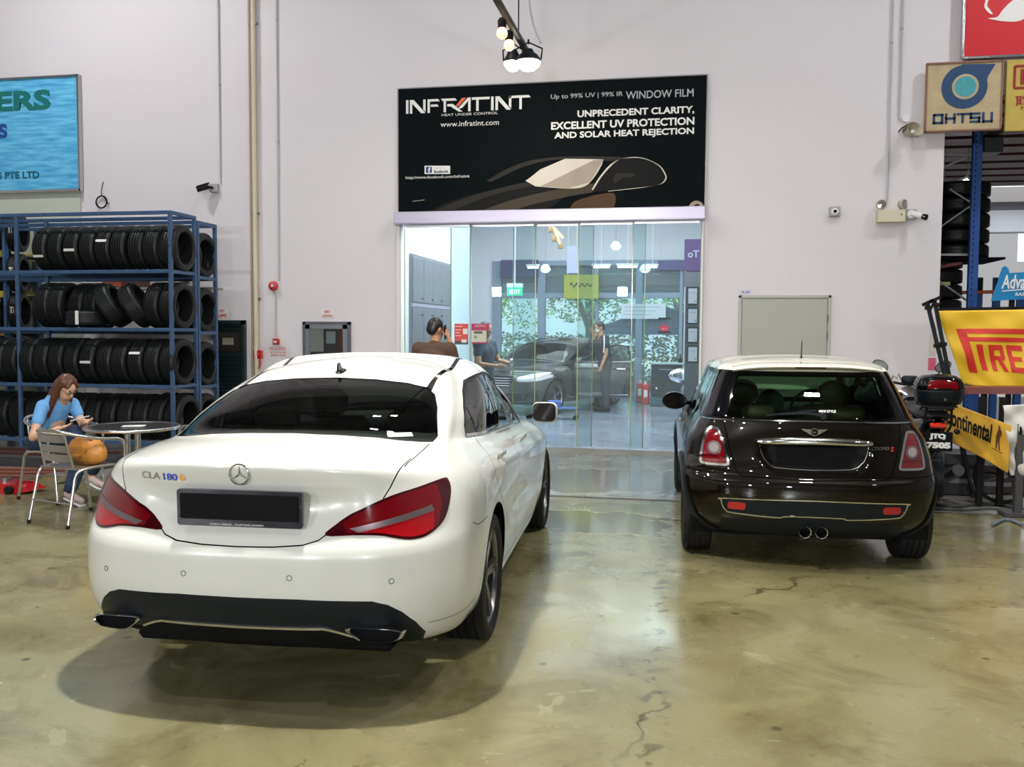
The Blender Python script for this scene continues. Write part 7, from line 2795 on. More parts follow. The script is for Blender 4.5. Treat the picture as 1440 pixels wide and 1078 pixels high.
on_sign('swoosh', t, W - .10, [(1389, 26), (1402, 24), (1410, 14), (1425, 0), (1450, -12), (1465, -10), (1450, 10), (1445, 22), (1432, 30), (1410, 30)], WHT)
on_sign('swoosh', t, W - .10, [(1386, 0), (1384, 10), (1390, 18), (1396, 20), (1392, 14), (1388, 6), (1394, -8), (1388, -8)], WHT, .005)

# ---------------------------------------------------------------- racking in the next unit
def upright(t, x, y, z0, z1, w=.11, name='upright'):
    u = MB().box((x, y, (z0 + z1) / 2), (w, .08, z1 - z0), bev=.008).build(name, M['rack_blue2'], t)
    h = MB()
    k = 0
    z = z0 + .06
    while z < z1 - .05:
        h.box((x - .02, y - .042, z), (.012, .004, .03))
        z += .075
    o = h.build('slots', M['black_matt'], u)
    o['kind'] = 'stuff'


RYY = 13.2
ux = at(1369, 350, y=RYY).x
t = thing('pallet_rack', 'tall blue slotted steel upright with grey diagonal braces, right of the white wall', 'rack', (0, 0, 0))
upright(t, ux, RYY, 0, 4.5, .12)
upright(t, ux - .15, RYY + 1.55, 0, 4.5, .10)
upright(t, 3.25, RYY + .0, 0, 4.5, .10)
bz = lambda px, py, Y: at(px, py, y=Y)
for (p, q) in (((1318, 238), (1358, 222)), ((1322, 218), (1372, 218)), ((1335, 266), (1368, 287)), ((1368, 287), (1318, 322)), ((1320, 395), (1362, 424))):
    A, B = bz(*p, RYY + .06), bz(*q, RYY + .06)
    MB().bar(A, B, .045, .02, .004).build('brace', mat('brace_grey', (.36, .37, .38), .4, metal=.4), t)
A, B = bz(1318, 358, RYY + .1), bz(1372, 358, RYY + .1)
MB().bar(A, B, .03, .03).build('cross_beam', M['brace_grey'], t)
t = thing('orange_beam_rack', 'orange steel beam rack with short blue uprights, far right behind the banners', 'rack', (0, 0, 0))
A, B = bz(1318, 412, 15), bz(1500, 408, 15)
MB().bar(A, B, .13, .05, .01).build('beam', M['orange_steel'], t)
A, B = bz(1352, 370, 13.4), bz(1318, 376, 13.4)
MB().bar(A, B, .12, .05, .01).build('beam', mat('beam_dark', (.12, .025, .02), .5), t)
for px in (1377, 1402, 1436):
    A = bz(px, 390, 15.1)
    MB().box((A.x, 15.1, (A.z) / 2), (.10, .08, A.z), bev=.006).build('upright', M['rack_blue2'], t)
    MB().box((A.x, 15.05, A.z - .12), (.07, .01, .2)).build('slots', M['black_matt'], t)
# stacks of tyres on the racking: each tyre lies flat on the other
xs = bz(1345, 330, 14).x
k = 0
for col, (x, z0, n, r_) in enumerate(((xs + .0, 2.72, 5, .42), (xs - .22, 1.95, 4, .34))):
    for i in range(n):
        me = TY
        o = tyre((x, 14.0 + .1 * col, z0 + i * .215), '%s tyre from the bottom of the %s stack on the blue pallet rack' % (ORD[i], ('upper', 'lower')[col]), 'tyres on the pallet rack', (0, pi / 2, i * 1.3))
        o.scale = (1, r_ / .295, r_ / .295)
        k += 1
MB().box((xs, 14.0, 2.60), (1.0, 1.0, .03)).build('rack_shelf', M['lining'])
tag(bpy.data.objects['rack_shelf'], 'steel shelf under the upper tyre stack on the blue pallet rack', 'shelf')
o = MB().box((xs - .2, 14.1, 1.82), (1.0, 1.0, .03)).build('rack_shelf', M['lining'])
tag(o, 'steel shelf under the lower tyre stack on the blue pallet rack', 'shelf')
p = bz(1332, 398, 13.5)
o = MB().box((p.x, 13.62, p.z), (.14, .01, .05)).build('shelf_ticket', mat('ticket_yellow', (.55, .55, .12), .5))
tag(o, 'small yellow-green ticket on the lower tyre stack', 'label')
# tube lamp
A, B = bz(1327, 271, 16), bz(1361, 253, 16)
t = thing('tube_lamp', 'bright slanting fluorescent tube in the dark unit on the right', 'lamp', (0, 0, 0))
MB().cyl(A, B, .035, 12).build('tube', mat('tube_violet', (1, 1, 1), .3, emis=(.80, .78, 1), estr=12), t, 60)
MB().bar(A + Vector((0, 0, .06)), B + Vector((0, 0, .06)), .07, .04).build('tube_fitting', M['white_matt'], t)
for q in (A, B):
    MB().cyl(q + Vector((0, 0, .06)), Vector((q.x, q.y, 4.55)), .006, 6).build('hanging_rod', M['white_matt'], t)
area('unit_fill', (6.5, 19, 4.3), 1.2, 55, (.9, .93, 1))
# hanging unit heater / dark box
a, b = bz(1384, 214, 15), bz(1412, 192, 15)
o = MB().box(((a.x + b.x) / 2, 15.2, (a.z + b.z) / 2), (b.x - a.x, .4, b.z - a.z), bev=.01).build('air_unit', mat('unit_dark', (.07, .085, .09), .5))
tag(o, 'dark grey air unit under the ceiling, behind the blue-ring sign', 'air conditioner')

# ---------------------------------------------------------------- blue racing sign
t = thing('blue_racing_sign', 'cut-out blue sign with white script and the word RACING, above the yellow banner', 'sign', (0, 11, 0))
pts = [(1394, 423), (1410, 376), (1413, 374), (1417, 377), (1419, 384), (1475, 380), (1475, 418), (1430, 421)]
q = [at(px, py, y=11) for px, py in pts]
MB().prism([(v.x, v.z) for v in q], -.02, .02, XZ).build('sign_panel', mat('racing_blue', (.01, .22, .50), .4), t)
fit_text('lettering', 'Advan', 1408, 386, 1450, 406, WHT, t, 10.975, bold=.02, shear=.15)
fit_text('lettering', 'RACING', 1428, 411, 1456, 416, WHT, t, 10.975, bold=.02)
MB().prism([(at(x, y, y=11).x, at(x, y, y=11).z) for x, y in ((1408, 408.5), (1460, 404.5), (1460, 406), (1408, 410))], -.026, -.021, XZ).build('underline', WHT, t)
a = at(1425, 425, y=11)
MB().box((a.x, .05, 1.0), (.05, .04, 2.0)).build('sign_post', M['black_matt'], t)
MB().box((a.x + .6, .05, 1.0), (.05, .04, 2.0)).build('sign_post', M['black_matt'], t)

# ---------------------------------------------------------------- cloth banners over a frame
def cloth(name, label, corners, Y0, Y1, m, parts=(), nx=60, nz=36, amp=.02, sag=.0, freq=9, slant=1.2):
    """corners: photo pixels TL, TR, BR, BL; Y0/Y1 distances at the left and right edges"""
    TL, TR, BR, BL = [Vector((p[0], p[1])) for p in corners]
    org = at(TL.x, TL.y, y=Y0)
    t = thing(name, label, 'banner', (org.x, org.y, 0))

    def fold(u, v):
        return amp * (sin(freq * (u + slant * v) + 1.3 * sin(3 * v)) + .5 * sin(2.3 * freq * (u - .6 * slant * v) + 2)) * (.35 + .65 * v) + sag * v * (1 - v)

    def pt(u, v, lift=0.0):
        a = TL.lerp(TR, u)
        b = BL.lerp(BR, u)
        p = a.lerp(b, v)
        p.y += 2.0 * sin(pi * u * 2 + 1) * v * (amp / .02) * .8
        w = at(p.x, p.y, y=Y0 + (Y1 - Y0) * u)
        return Vector((w.x - org.x, w.y - org.y - fold(u, v) - lift, w.z))
    P = [[pt(i / nx, j / nz) for i in range(nx + 1)] for j in range(nz + 1)]
    mb = MB().grid(P)
    o = mb.build('cloth', m, t, 180, norm=False)
    sd = o.modifiers.new('s', 'SOLIDIFY')
    sd.thickness = .004
    for nm, me_or_poly, mm in parts:
        # each print follows the folds of the cloth
        if isinstance(me_or_poly, list):
            me = bpy.data.meshes.new(nm)
            bm = bmesh.new()
            for poly in me_or_poly:
                bm.faces.new([bm.verts.new((x, y, 0)) for x, y in poly])
            bm.to_mesh(me)
            bm.free()
        else:
            me = me_or_poly
        bm = bmesh.new()
        bm.from_mesh(me)
        bmesh.ops.triangulate(bm, faces=bm.faces)
        for k in range(6):
            ed = [e for e in bm.edges if e.calc_length() > .03]
            if ed:
                bmesh.ops.subdivide_edges(bm, edges=ed, cuts=1)
                bmesh.ops.triangulate(bm, faces=bm.faces)
        for v in bm.verts:
            v.co = pt(v.co.x, 1 - v.co.y, .012)
        bm.to_mesh(me)
        bm.free()
        me.name = nm
        link(nm, me, mm, t, 180)
    return t


def uv_text(s, u0, v0, u1, v1, **k):
    me = text_mesh(s, 1, depth=0, res=3, **k)
    xs = [v.co.x for v in me.vertices]
    ys = [v.co.y for v in me.vertices]
    for v in me.vertices:
        v.co.x = u0 + (v.co.x - min(xs)) / (max(xs) - min(xs)) * (u1 - u0)
        v.co.y = v0 + (v.co.y - min(ys)) / (max(ys) - min(ys)) * (v1 - v0)
    return me


mat('banner_yellow', (.80, .50, .015), .6, sheen=.2)
mat('banner_amber', (.68, .38, .03), .6, sheen=.2)
mat('banner_red', (.66, .03, .015), .55)
mat('banner_white', (.62, .60, .55), .7, sheen=.2)
R_ = lambda x0, y0, x1, y1: [(x0, y0), (x1, y0), (x1, y1), (x0, y1)]
# P with the long bar
P_ = [R_(.10, .18, .17, .76), R_(.17, .70, 1.02, .765), R_(.17, .60, 1.02, .655)]
prints = [('letter', P_, M['banner_red'])]
LETT = {'I': [R_(0, 0, .5, 1)], 'R': [R_(0, 0, .3, 1), R_(.3, .80, .9, 1), R_(.3, .42, .9, .58), R_(.68, .5, .95, .95), [(.45, .45), (.7, .45), (1.0, 0), (.70, 0)]],
        'E': [R_(0, 0, .3, 1), R_(.3, .80, .95, 1), R_(.3, .42, .85, .58), R_(.3, 0, .95, .2)], 'L': [R_(0, 0, .3, 1), R_(.3, 0, .95, .2)]}
for ch, u0, w_ in (('I', .215, .10), ('R', .31, .13), ('E', .46, .13), ('L', .61, .12), ('L', .76, .12), ('I', .90, .10)):
    prints.append(('letter', [[(u0 + x * w_, .22 + y * .34) for x, y in poly] for poly in LETT[ch]], M['banner_red']))
cloth('yellow_banner', 'yellow cloth banner with large red letters PIRELLI hung above the motorcycle', [(1317, 437), (1508, 434), (1510, 562), (1354, 538)], 9.7, 9.5, M['banner_yellow'], prints, amp=.022, sag=.03)
cloth('amber_banner', 'amber cloth banner reading Continental, slung low and slanting down to the right', [(1327, 562), (1422, 598), (1417, 664), (1322, 612)], 9.0, 8.5, M['banner_amber'],
      [('lettering', uv_text('Continental', .03, .42, .72, .86, bold=.03), M['black_matt']),
       ('figure_print', [[(.79, .36), (.81, .36), (.825, .55), (.84, .36), (.86, .36), (.85, .62), (.87, .75), (.84, .84), (.83, .90), (.81, .90), (.81, .82), (.79, .66)], R_(.74, .33, .90, .345)], mat('print_brown', (.12, .05, .01), .6))],
      amp=.012, freq=7)
cloth('white_banner', 'crumpled white cloth banner with black letters at the right edge', [(1410, 570), (1520, 562), (1520, 670), (1419, 664)], 8.55, 8.3, M['banner_white'],
      [('lettering', uv_text('AH', .13, .36, .31, .70, bold=.05), M['black_matt'])], amp=.04, sag=.08, freq=11)

# frame that carries the banners, black poles
t = thing('banner_frame', 'dark steel trestle carrying the cloth banners', 'trestle', (0, 0, 0))
A = at(1440, 436, y=9.72)
mb = MB()
a0, a1 = at(1318, 436, y=9.74), at(1520, 432, y=9.74)
MB().bar(a0, a1, .04, .04).build('top_rail', M['black_matt'], t)
for px, py, Y in ((1385, 520, 9.76), (1500, 520, 9.7)):
    p = at(px, py, y=Y)
    MB().box((p.x, Y, a0.z / 2), (.05, .05, a0.z)).build('post', M['black_matt'], t)
b0, b1 = at(1330, 566, y=9.05), at(1520, 566, y=8.65)
p = at(1434, 700, y=8.45)
MB().box((p.x, 8.5, .40), (.06, .06, .80)).build('post', mat('post_grey', (.06, .06, .065), .5), t)
MB().box((p.x, 8.5, .02), (.26, .20, .04), bev=.005).build('foot_plate', M['post_grey'], t)
for Y, px in ((8.9, 1409), (8.9, 1380)):
    p = at(px, 600, y=Y)
    MB().box((p.x, Y, .5), (.05, .05, 1.0)).build('post', M['black_matt'], t)
MB().bar(at(1340, 548, y=9.2), at(1520, 548, y=8.9), .30, .06).build('shelf_board', mat('maroon_box', (.16, .03, .025), .5), t)
t = thing('black_poles', 'pair of leaning black metal poles at the left edge of the yellow banner', 'poles', (0, 0, 0))
for (p, q) in (((1304, 426), (1336, 560)), ((1314, 422), (1341, 560))):
    A, B = at(*p, y=9.60), at(*q, y=9.45)
    D = (B - A).normalized()
    L = A.z / max(.05, -D.z)
    o_ = MB().bar(A, A + D * (L * .995), .036, .030, .005).build('pole', M['black_plastic'], t)
    for k in (.05, .45, .9):
        C = A + (B - A) * k
        MB().box(C, (.065, .05, .04), bev=.005).build('pole_clamp', M['black_matt'], o_)
    MB().bar(A + Vector((-.05, -.02, -.02)), A + Vector((.05, -.02, .03)), .03, .03).build('pole_tip', M['black_matt'], o_)
# pink and white papers on the wall edge
for i, (x0, y0, x1, y1, c, lab) in enumerate(((1305, 520, 1316, 503, (.62, .10, .18), 'small pink notice on the wall edge behind the black poles'), (1306, 500, 1316, 470, (.60, .55, .48), 'small cream notice above the pink one on the wall edge'))):
    a, b = at(x0, y0, y=W - .006), at(x1, y1, y=W - .006)
    o = MB().box(((a.x + b.x) / 2, W - .004, (a.z + b.z) / 2), (b.x - a.x, .003, b.z - a.z)).build('wall_notice', mat('notice%d' % i, c, .6))
    tag(o, lab, 'notice')

# ---------------------------------------------------------------- motorcycle
def motorcycle(loc, rz):
    t = thing('motorcycle', 'black motorcycle with a black top box and white plate lettering, right of the dark hatchback', 'motorcycle', loc, rz)
    B, G_, Cc = M['black_plastic'], M['gloss_black'], M['steel']
    # +y forwards, rear axle at y=0
    for y, r in ((0, .29), (1.27, .29)):
        mb = MB().lathe([(r - .085, -.05), (r - .03, -.058), (r - .005, -.035), (r, 0), (r - .005, .035), (r - .03, .058), (r - .085, .05)], 36, (0, y, r), 'X')
        w = mb.build('tyre', M['rubber'], t, 60)
        rm_ = MB().lathe([(r - .09, -.045), (r - .075, -.045), (r - .075, .045), (r - .09, .045)], 36, (0, y, r), 'X', closed=True)
        for k in range(5):
            a_ = k * 2 * pi / 5
            rm_.bar((0, y, r), (0, y + (r - .085) * cos(a_), r + (r - .085) * sin(a_)), .035, .03)
        rm_.lathe([(0, -.06), (.05, -.06), (.05, .06), (0, .06)], 16, (0, y, r), 'X')
        rm_.build('wheel_rim', M['rim_dark'], w, 50)
    # tail, seat, tank: lofted shell
    rows = []
    for (y, w, z0, z1) in ((-.42, .03, .80, .84), (-.36, .08, .74, .86), (-.15, .11, .66, .86), (.10, .13, .60, .82), (.38, .15, .55, .80), (.62, .17, .55, .90), (.82, .17, .58, .97), (.98, .13, .66, .96), (1.06, .05, .78, .90)):
        r = []
        for k in range(17):
            a_ = 2 * pi * k / 16
            cx_, cz_ = cos(a_), sin(a_)
            r.append((w * (abs(cx_) ** .7) * (1 if cx_ > 0 else -1), y, (z0 + z1) / 2 + (z1 - z0) / 2 * (abs(cz_) ** .8) * (1 if cz_ > 0 else -1)))
        rows.append(r)
    MB().grid(rows).build('body_fairing', G_, t, 60)
    MB().box((0, .05, .86), (.24, .75, .09), bev=.035).build('saddle', M['seat_black'], t, 60)
    en = MB()
    en.box((0, .62, .38), (.26, .42, .34), bev=.04)
    en.cyl((-.19, .66, .34), (.19, .66, .34), .11, 18)
    en.build('engine', M['steel'], t, 50)
    MB().tube(spline([(.10, .70, .28), (.17, .45, .22), (.18, .0, .30), (.19, -.32, .40)], 5), [.028] * 6 + [.05] * 10, 12).build('silencer', M['rim_dark'], t, 60)
    for sx in (-.10, .10):
        MB().tube([(sx * .9, 1.27, .29), (sx * .9, 1.10, .72), (sx * .8, 1.02, .98)], [.028, .024, .022], 10).build('fork_leg', Cc, t, 60)
        MB().cyl((sx * 1.1, 0, .30), (sx * 1.1, -.02, .66), .03, 10).build('rear_shock', M['bell_red'] if False else Cc, t, 50)
        MB().bar((sx, .0, .29), (sx, .55, .36), .05, .04).build('swing_arm', B, t)
    MB().tube(spline([(-.36, .86, 1.07), (-.22, .93, 1.09), (0, .97, 1.06), (.22, .93, 1.09), (.36, .86, 1.07)], 5), .013, 10).build('handlebar', M['black_matt'], t, 60)
    for sx in (-1, 1):
        MB().cyl((sx * .26, .91, 1.085), (sx * .39, .85, 1.065), .019, 12).build('grip', M['rubber'], t, 50)
        MB().tube([(sx * .22, .99, 1.11), (sx * .31, .98, 1.095), (sx * .38, .93, 1.08)], .007, 6).build('brake_lever', Cc, t, 60)
        st = MB().tube([(sx * .24, .94, 1.10), (sx * .25, .94, 1.16), (sx * .27, .92, 1.22)], .007, 8).build('mirror_stem', M['black_matt'], t, 60)
        mm = MB().lathe([(0, .012), (.055, .010), (.062, 0), (.058, -.006)], 20, axis='Y')
        mm.xf(Matrix.Translation((sx * .29, .92, 1.25)) @ Matrix.Rotation(radians(-28 * sx), 4, 'Y') @ Matrix.Diagonal((1.3, 1, .85, 1)))
        mo = mm.build('mirror_shell', M['black_plastic'], st, 50)
        mg = MB().lathe([(0, -.007), (.055, -.007)], 20, axis='Y')
        mg.xf(Matrix.Translation((sx * .29, .92, 1.25)) @ Matrix.Rotation(radians(-28 * sx), 4, 'Y') @ Matrix.Diagonal((1.3, 1, .85, 1)))
        mg.build('mirror_glass', mat('moto_mirror', (.38, .42, .38), .3), mo)  # pale grey reflection put into the mirror's base colour
        MB().lathe([(0, -.03), (.022, -.02), (.025, .01), (0, .02)], 12, (sx * .15, -.40, .74), 'Y').build('indicator', M['black_plastic'], t, 50)
    MB().lathe([(0, .10), (.06, .09), (.09, .03), (.095, -.04), (0, -.06)], 20, (0, 1.10, .95), 'Y').build('headlamp', M['lens_clear'], t, 50)
    MB().box((0, .98, 1.10), (.16, .05, .10), bev=.02).build('instrument', B, t, 50)
    # rear mudguard, lamp, plate
    MB().grid([[(x, .30 * -sin(a_) * 1.12 + .0, .29 + .33 * cos(a_)) for x in (-.075, -.06, .06, .075)] for a_ in np.linspace(-.4, 2.0, 14)]).build('rear_mudguard', B, t, 60)
    MB().box((0, -.40, .79), (.13, .04, .045), bev=.012).build('tail_lamp', mat('tail_glow', (.85, .04, .02), .2, coat=1), t)
    pl = MB().box((0, -.435, .655), (.22, .008, .165), bev=.002)
    po = pl.build('number_plate', M['plate_black'], t)
    text('plate_lettering', 'JTQ', .085, (-.075, -.441, .668), M['white_matt'], po, depth=.001, bold=.006, fit=(.13, .055))
    text('plate_lettering', '7505', .085, (-.095, -.441, .595), M['white_matt'], po, depth=.001, bold=.006, fit=(.19, .055))
    # rack and top box
    rk = MB()
    for sx in (-.09, .09):
        rk.tube([(sx, .0, .86), (sx, -.18, .93), (sx, -.52, .945)], .011, 8)
        rk.tube([(sx * 1.1, -.42, .945), (sx * 1.2, -.36, .78), (sx, -.20, .66)], .010, 8)
    rk.tube([(-.09, -.52, .945), (.09, -.52, .945)], .011, 8)
    rk.box((0, -.34, .958), (.26, .30, .018))
    rk.build('carrier_rack', M['black_matt'], t, 60)
    rows = []
    for (z, w, d) in ((.970, .15, .14), (.985, .172, .155), (1.03, .184, .17), (1.075, .188, .175), (1.088, .192, .178), (1.095, .188, .175)):
        rows.append([(x, y - .36, z) for x, y in rrect(2 * w, 2 * d, .11, 6)] )
    for r in rows:
        r.append(r[0])
    bx = MB().grid(rows)
    bx.add(rows[0][:-1], [tuple(range(len(rows[0]) - 1))])
    tb = bx.build('top_box', B, t, 60)
    rows = []
    for (z, w, d) in ((1.098, .188, .175), (1.11, .193, .18), (1.15, .186, .173), (1.19, .164, .15), (1.215, .128, .112), (1.226, .06, .05), (1.228, .0, .0)):
        rows.append([(x, y - .36, z) for x, y in (rrect(2 * max(w, .002), 2 * max(d, .002), min(.11, max(w, .002) * .6), 6))])
    for r in rows:
        r.append(r[0])
    lid = MB().grid(rows).build('top_box_lid', G_, tb, 60)
    rows = []
    for z, k in ((1.118, 1.0), (1.155, .97), (1.185, .88)):
        rr = []
        for u in np.linspace(-1, 1, 17):
            x = u * .12 * k
            yy = -.36 - (.18 * (1 - .10 * (abs(x) / .2) ** 2) * (1.0 if z < 1.13 else (.965 if z < 1.16 else .87))) - .008
            rr.append((x, yy, z - .012 * u * u))
        rows.append(rr)
    MB().grid(rows).build('red_reflector', M['red_lens'], lid, 60)
    MB().cyl((.02, -.530, 1.02), (.02, -.545, 1.02), .012, 12).build('lock', M['chrome'], tb)
    MB().bar((-.10, .55, .25), (-.28, .50, .02), .02).build('side_stand', M['black_matt'], t)
    # front basket clutter: gloves hooked on the bars
    MB().tube([(-.18, .93, 1.10), (-.17, .90, 1.15), (-.13, .92, 1.12), (-.12, .90, 1.17), (-.09, .93, 1.11)], .006, 6).build('bar_hook', Cc, t, 60)
    return t


mp_ = at(1316, 690, z=0)
MOTO = motorcycle((at(1322, 560, y=8.35).x, 8.70, 0), radians(-3))

# second bicycle-like wheel under the banners and dark boxes
p = at(1405, 690, y=9.0)
t = thing('wire_wheel', 'thin spoked wheel leaning under the white cloth banner', 'wheel', (p.x + .05, 9.05, .27))
MB().tube([Vector((.25 * cos(a_), 0, .25 * sin(a_))) for a_ in np.linspace(0, 2 * pi, 33)[:-1]], .018, 8, closed=True).build('tyre', M['rubber'], t, 60)
mb = MB()
for k in range(16):
    a_ = k * pi / 8
    mb.cyl((0, 0, 0), (.24 * cos(a_), 0, .24 * sin(a_)), .002, 4)
mb.cyl((0, -.03, 0), (0, .03, 0), .025, 10)
mb.build('spokes', M['steel'], t)
for i, (px, w_, h_, Y, c, lab) in enumerate(((1345, .42, .42, 9.6, (.02, .02, .022), 'dark plastic crate on the floor behind the motorcycle'), (1395, .5, .30, 9.75, (.03, .02, .02), 'low dark box on the floor under the amber banner'))):
    p = at(px, 650, y=Y)
    t = thing('dark_crate', lab, 'crate', (p.x, Y, 0))
    MB().box((0, 0, h_ / 2), (w_, .35, h_), bev=.015).build('crate_body', mat('crate%d' % i, c, .5), t)
    MB().box((0, -.18, h_ * .7), (w_ * .9, .02, .03)).build('crate_rim', M['black_matt'], t)
    MB().box((0, -.18, h_ * .35), (w_ * .5, .012, .04)).build('crate_grip', M['steel'], t)
# hoses on the floor
for i, pts in enumerate(([(1230, 705), (1290, 712), (1350, 716), (1400, 714), (1440, 722)], [(1300, 706), (1340, 712), (1390, 708), (1440, 716)], [(1395, 738), (1415, 730), (1440, 738)])):
    P = [at(px, py, z=.015) for px, py in pts]
    o = MB().tube(spline(P, 6), .013, 8).build('floor_hose', mat('hose%d' % i, ((.10, .10, .09), (.05, .05, .05), (.16, .20, .26))[i], .4), None, 60)
    tag(o, ('long grey hose snaking over the floor right of the hatchback', 'thin dark hose on the floor under the motorcycle', 'pale blue cable end on the floor at the right edge')[i], 'hose')

# small puddle-shaped cement stain and the rust marks are in the materials

# ---------------------------------------------------------------- people
SKIN = mat('skin', (.60, .36, .24), .5, spec=.3)
SKIN2 = mat('skin_tan', (.42, .23, .13), .5, spec=.3)
HAIRB = mat('hair_black', (.012, .011, .011), .4, spec=.5)


def head(parent, c, R, skin, hairm, long_hair=False, mask=False, glasses=False, cap=False):
    """c: centre of the skull, R: rotation matrix (local +y looks forward, +z up)"""
    R4 = R.to_4x4()
    E_ = lambda p: Vector(c) + R @ Vector(p)
    h = blob('head', [(E_((0, .035, -.085)), .048, E_((0, .045, -.06)), .055), (E_((0, .088, .0)), .009, E_((0, .108, -.028)), .012)], skin, parent, vox=.007, it=3,
             ell=[(E_((0, 0, .0)), (.074, .094, .100), R), (E_((0, .03, -.045)), (.058, .066, .062), R), (E_((-.077, -.005, -.015)), (.010, .020, .030), R), (E_((.077, -.005, -.015)), (.010, .020, .030), R)])
    for sx in (-1, 1):
        MB().lathe([(0, -.010), (.008, -.006), (.011, 0), (.008, .006), (0, .010)], 10).xf(Matrix.Translation(E_((sx * .030, .083, .002))) @ R4).build('eye', M['white_matt'], h, 60)
        MB().box((0, 0, 0), (.026, .006, .005)).xf(Matrix.Translation(E_((sx * .030, .092, .022))) @ R4).build('eyebrow', hairm, h)
    MB().lathe([(0, -.004), (.020, -.002), (.022, 0), (0, .004)], 12).xf(Matrix.Translation(E_((0, .092, -.058))) @ R4 @ Matrix.Diagonal((1, .45, .5, 1))).build('lips', mat('lips', (.45, .14, .12), .4), h, 60)
    ell = [(E_((0, -.018, .022)), (.084, .092, .094), R), (E_((0, -.045, -.02)), (.074, .062, .075), R)]
    caps = []
    if long_hair:
        for sx in (-1, 1):
            caps += [(E_((sx * .055, -.01, .05)), .035, E_((sx * .078, .0, -.08)), .032), (E_((sx * .078, .0, -.08)), .034, E_((sx * .085, .030, -.20)), .028), (E_((sx * .085, .030, -.20)), .028, E_((sx * .085, .06, -.31)), .010)]
        caps += [(E_((0, -.06, -.02)), .07, E_((0, -.075, -.17)), .06), (E_((0, .02, .085)), .03, E_((.05, .06, .05)), .022), (E_((0, .02, .085)), .03, E_((-.05, .06, .05)), .022)]
    blob('hair', caps, hairm, h, vox=.008, it=4, ell=ell)
    if glasses:
        g = MB()
        for sx in (-1, 1):
            g.tube([Vector((sx * .031 + .022 * cos(a_), .098, .002 + .016 * sin(a_))) for a_ in np.linspace(0, 2 * pi, 17)[:-1]], .0022, 5, closed=True)
            g.tube([(sx * .053, .098, .004), (sx * .078, .05, .006), (sx * .080, .0, .0)], .002, 5)
        g.tube([(-.009, .10, .004), (.009, .10, .004)], .002, 5)
        g.xf(Matrix.Translation(c) @ R4)
        g.build('glasses', M['black_matt'], h, 60)
    if mask:
        blob('face_mask', [], mat('mask_pale', (.62, .66, .68), .7), h, vox=.008, it=3, ell=[(E_((0, .050, -.045)), (.056, .060, .050), R)])
    return h


def hand(parent, p, d, n, skin, curl=.5, side=1):
    """p wrist, d direction of the fingers, n palm normal"""
    d = Vector(d).normalized()
    n = Vector(n)
    n = (n - d * n.dot(d)).normalized()
    s = d.cross(n) * side
    caps = [(p - d * .02, .022, p + d * .02, .024)]
    for k in (-1.2, -.4, .4, 1.2):
        caps.append((p + d * .02 + s * .009 * k, .016, p + d * .075 + s * .017 * k, .013))
    for k, L in ((-1.5, .055), (-.5, .068), (.5, .072), (1.5, .064)):
        b = p + d * .080 + s * .0155 * k
        c1 = b + d * (L * .45) + n * (L * .2 * curl)
        c2 = c1 + d * (L * .30 * (1 - curl * .6)) + n * (L * .42 * curl)
        c3 = c2 + d * (L * .2 * (1 - curl)) + n * (L * .35 * curl)
        caps += [(b, .0088, c1, .0080), (c1, .0080, c2, .0074), (c2, .0074, c3, .0064)]
    t0 = p + d * .025 + s * .022
    t1 = t0 + d * .030 + s * .022 + n * .008
    t2 = t1 + d * .026 + s * .002 + n * .014
    caps += [(t0, .012, t1, .0100), (t1, .0100, t2, .0082)]
    return blob('hand', caps, skin, parent, vox=.0042, it=2)


V3 = Vector
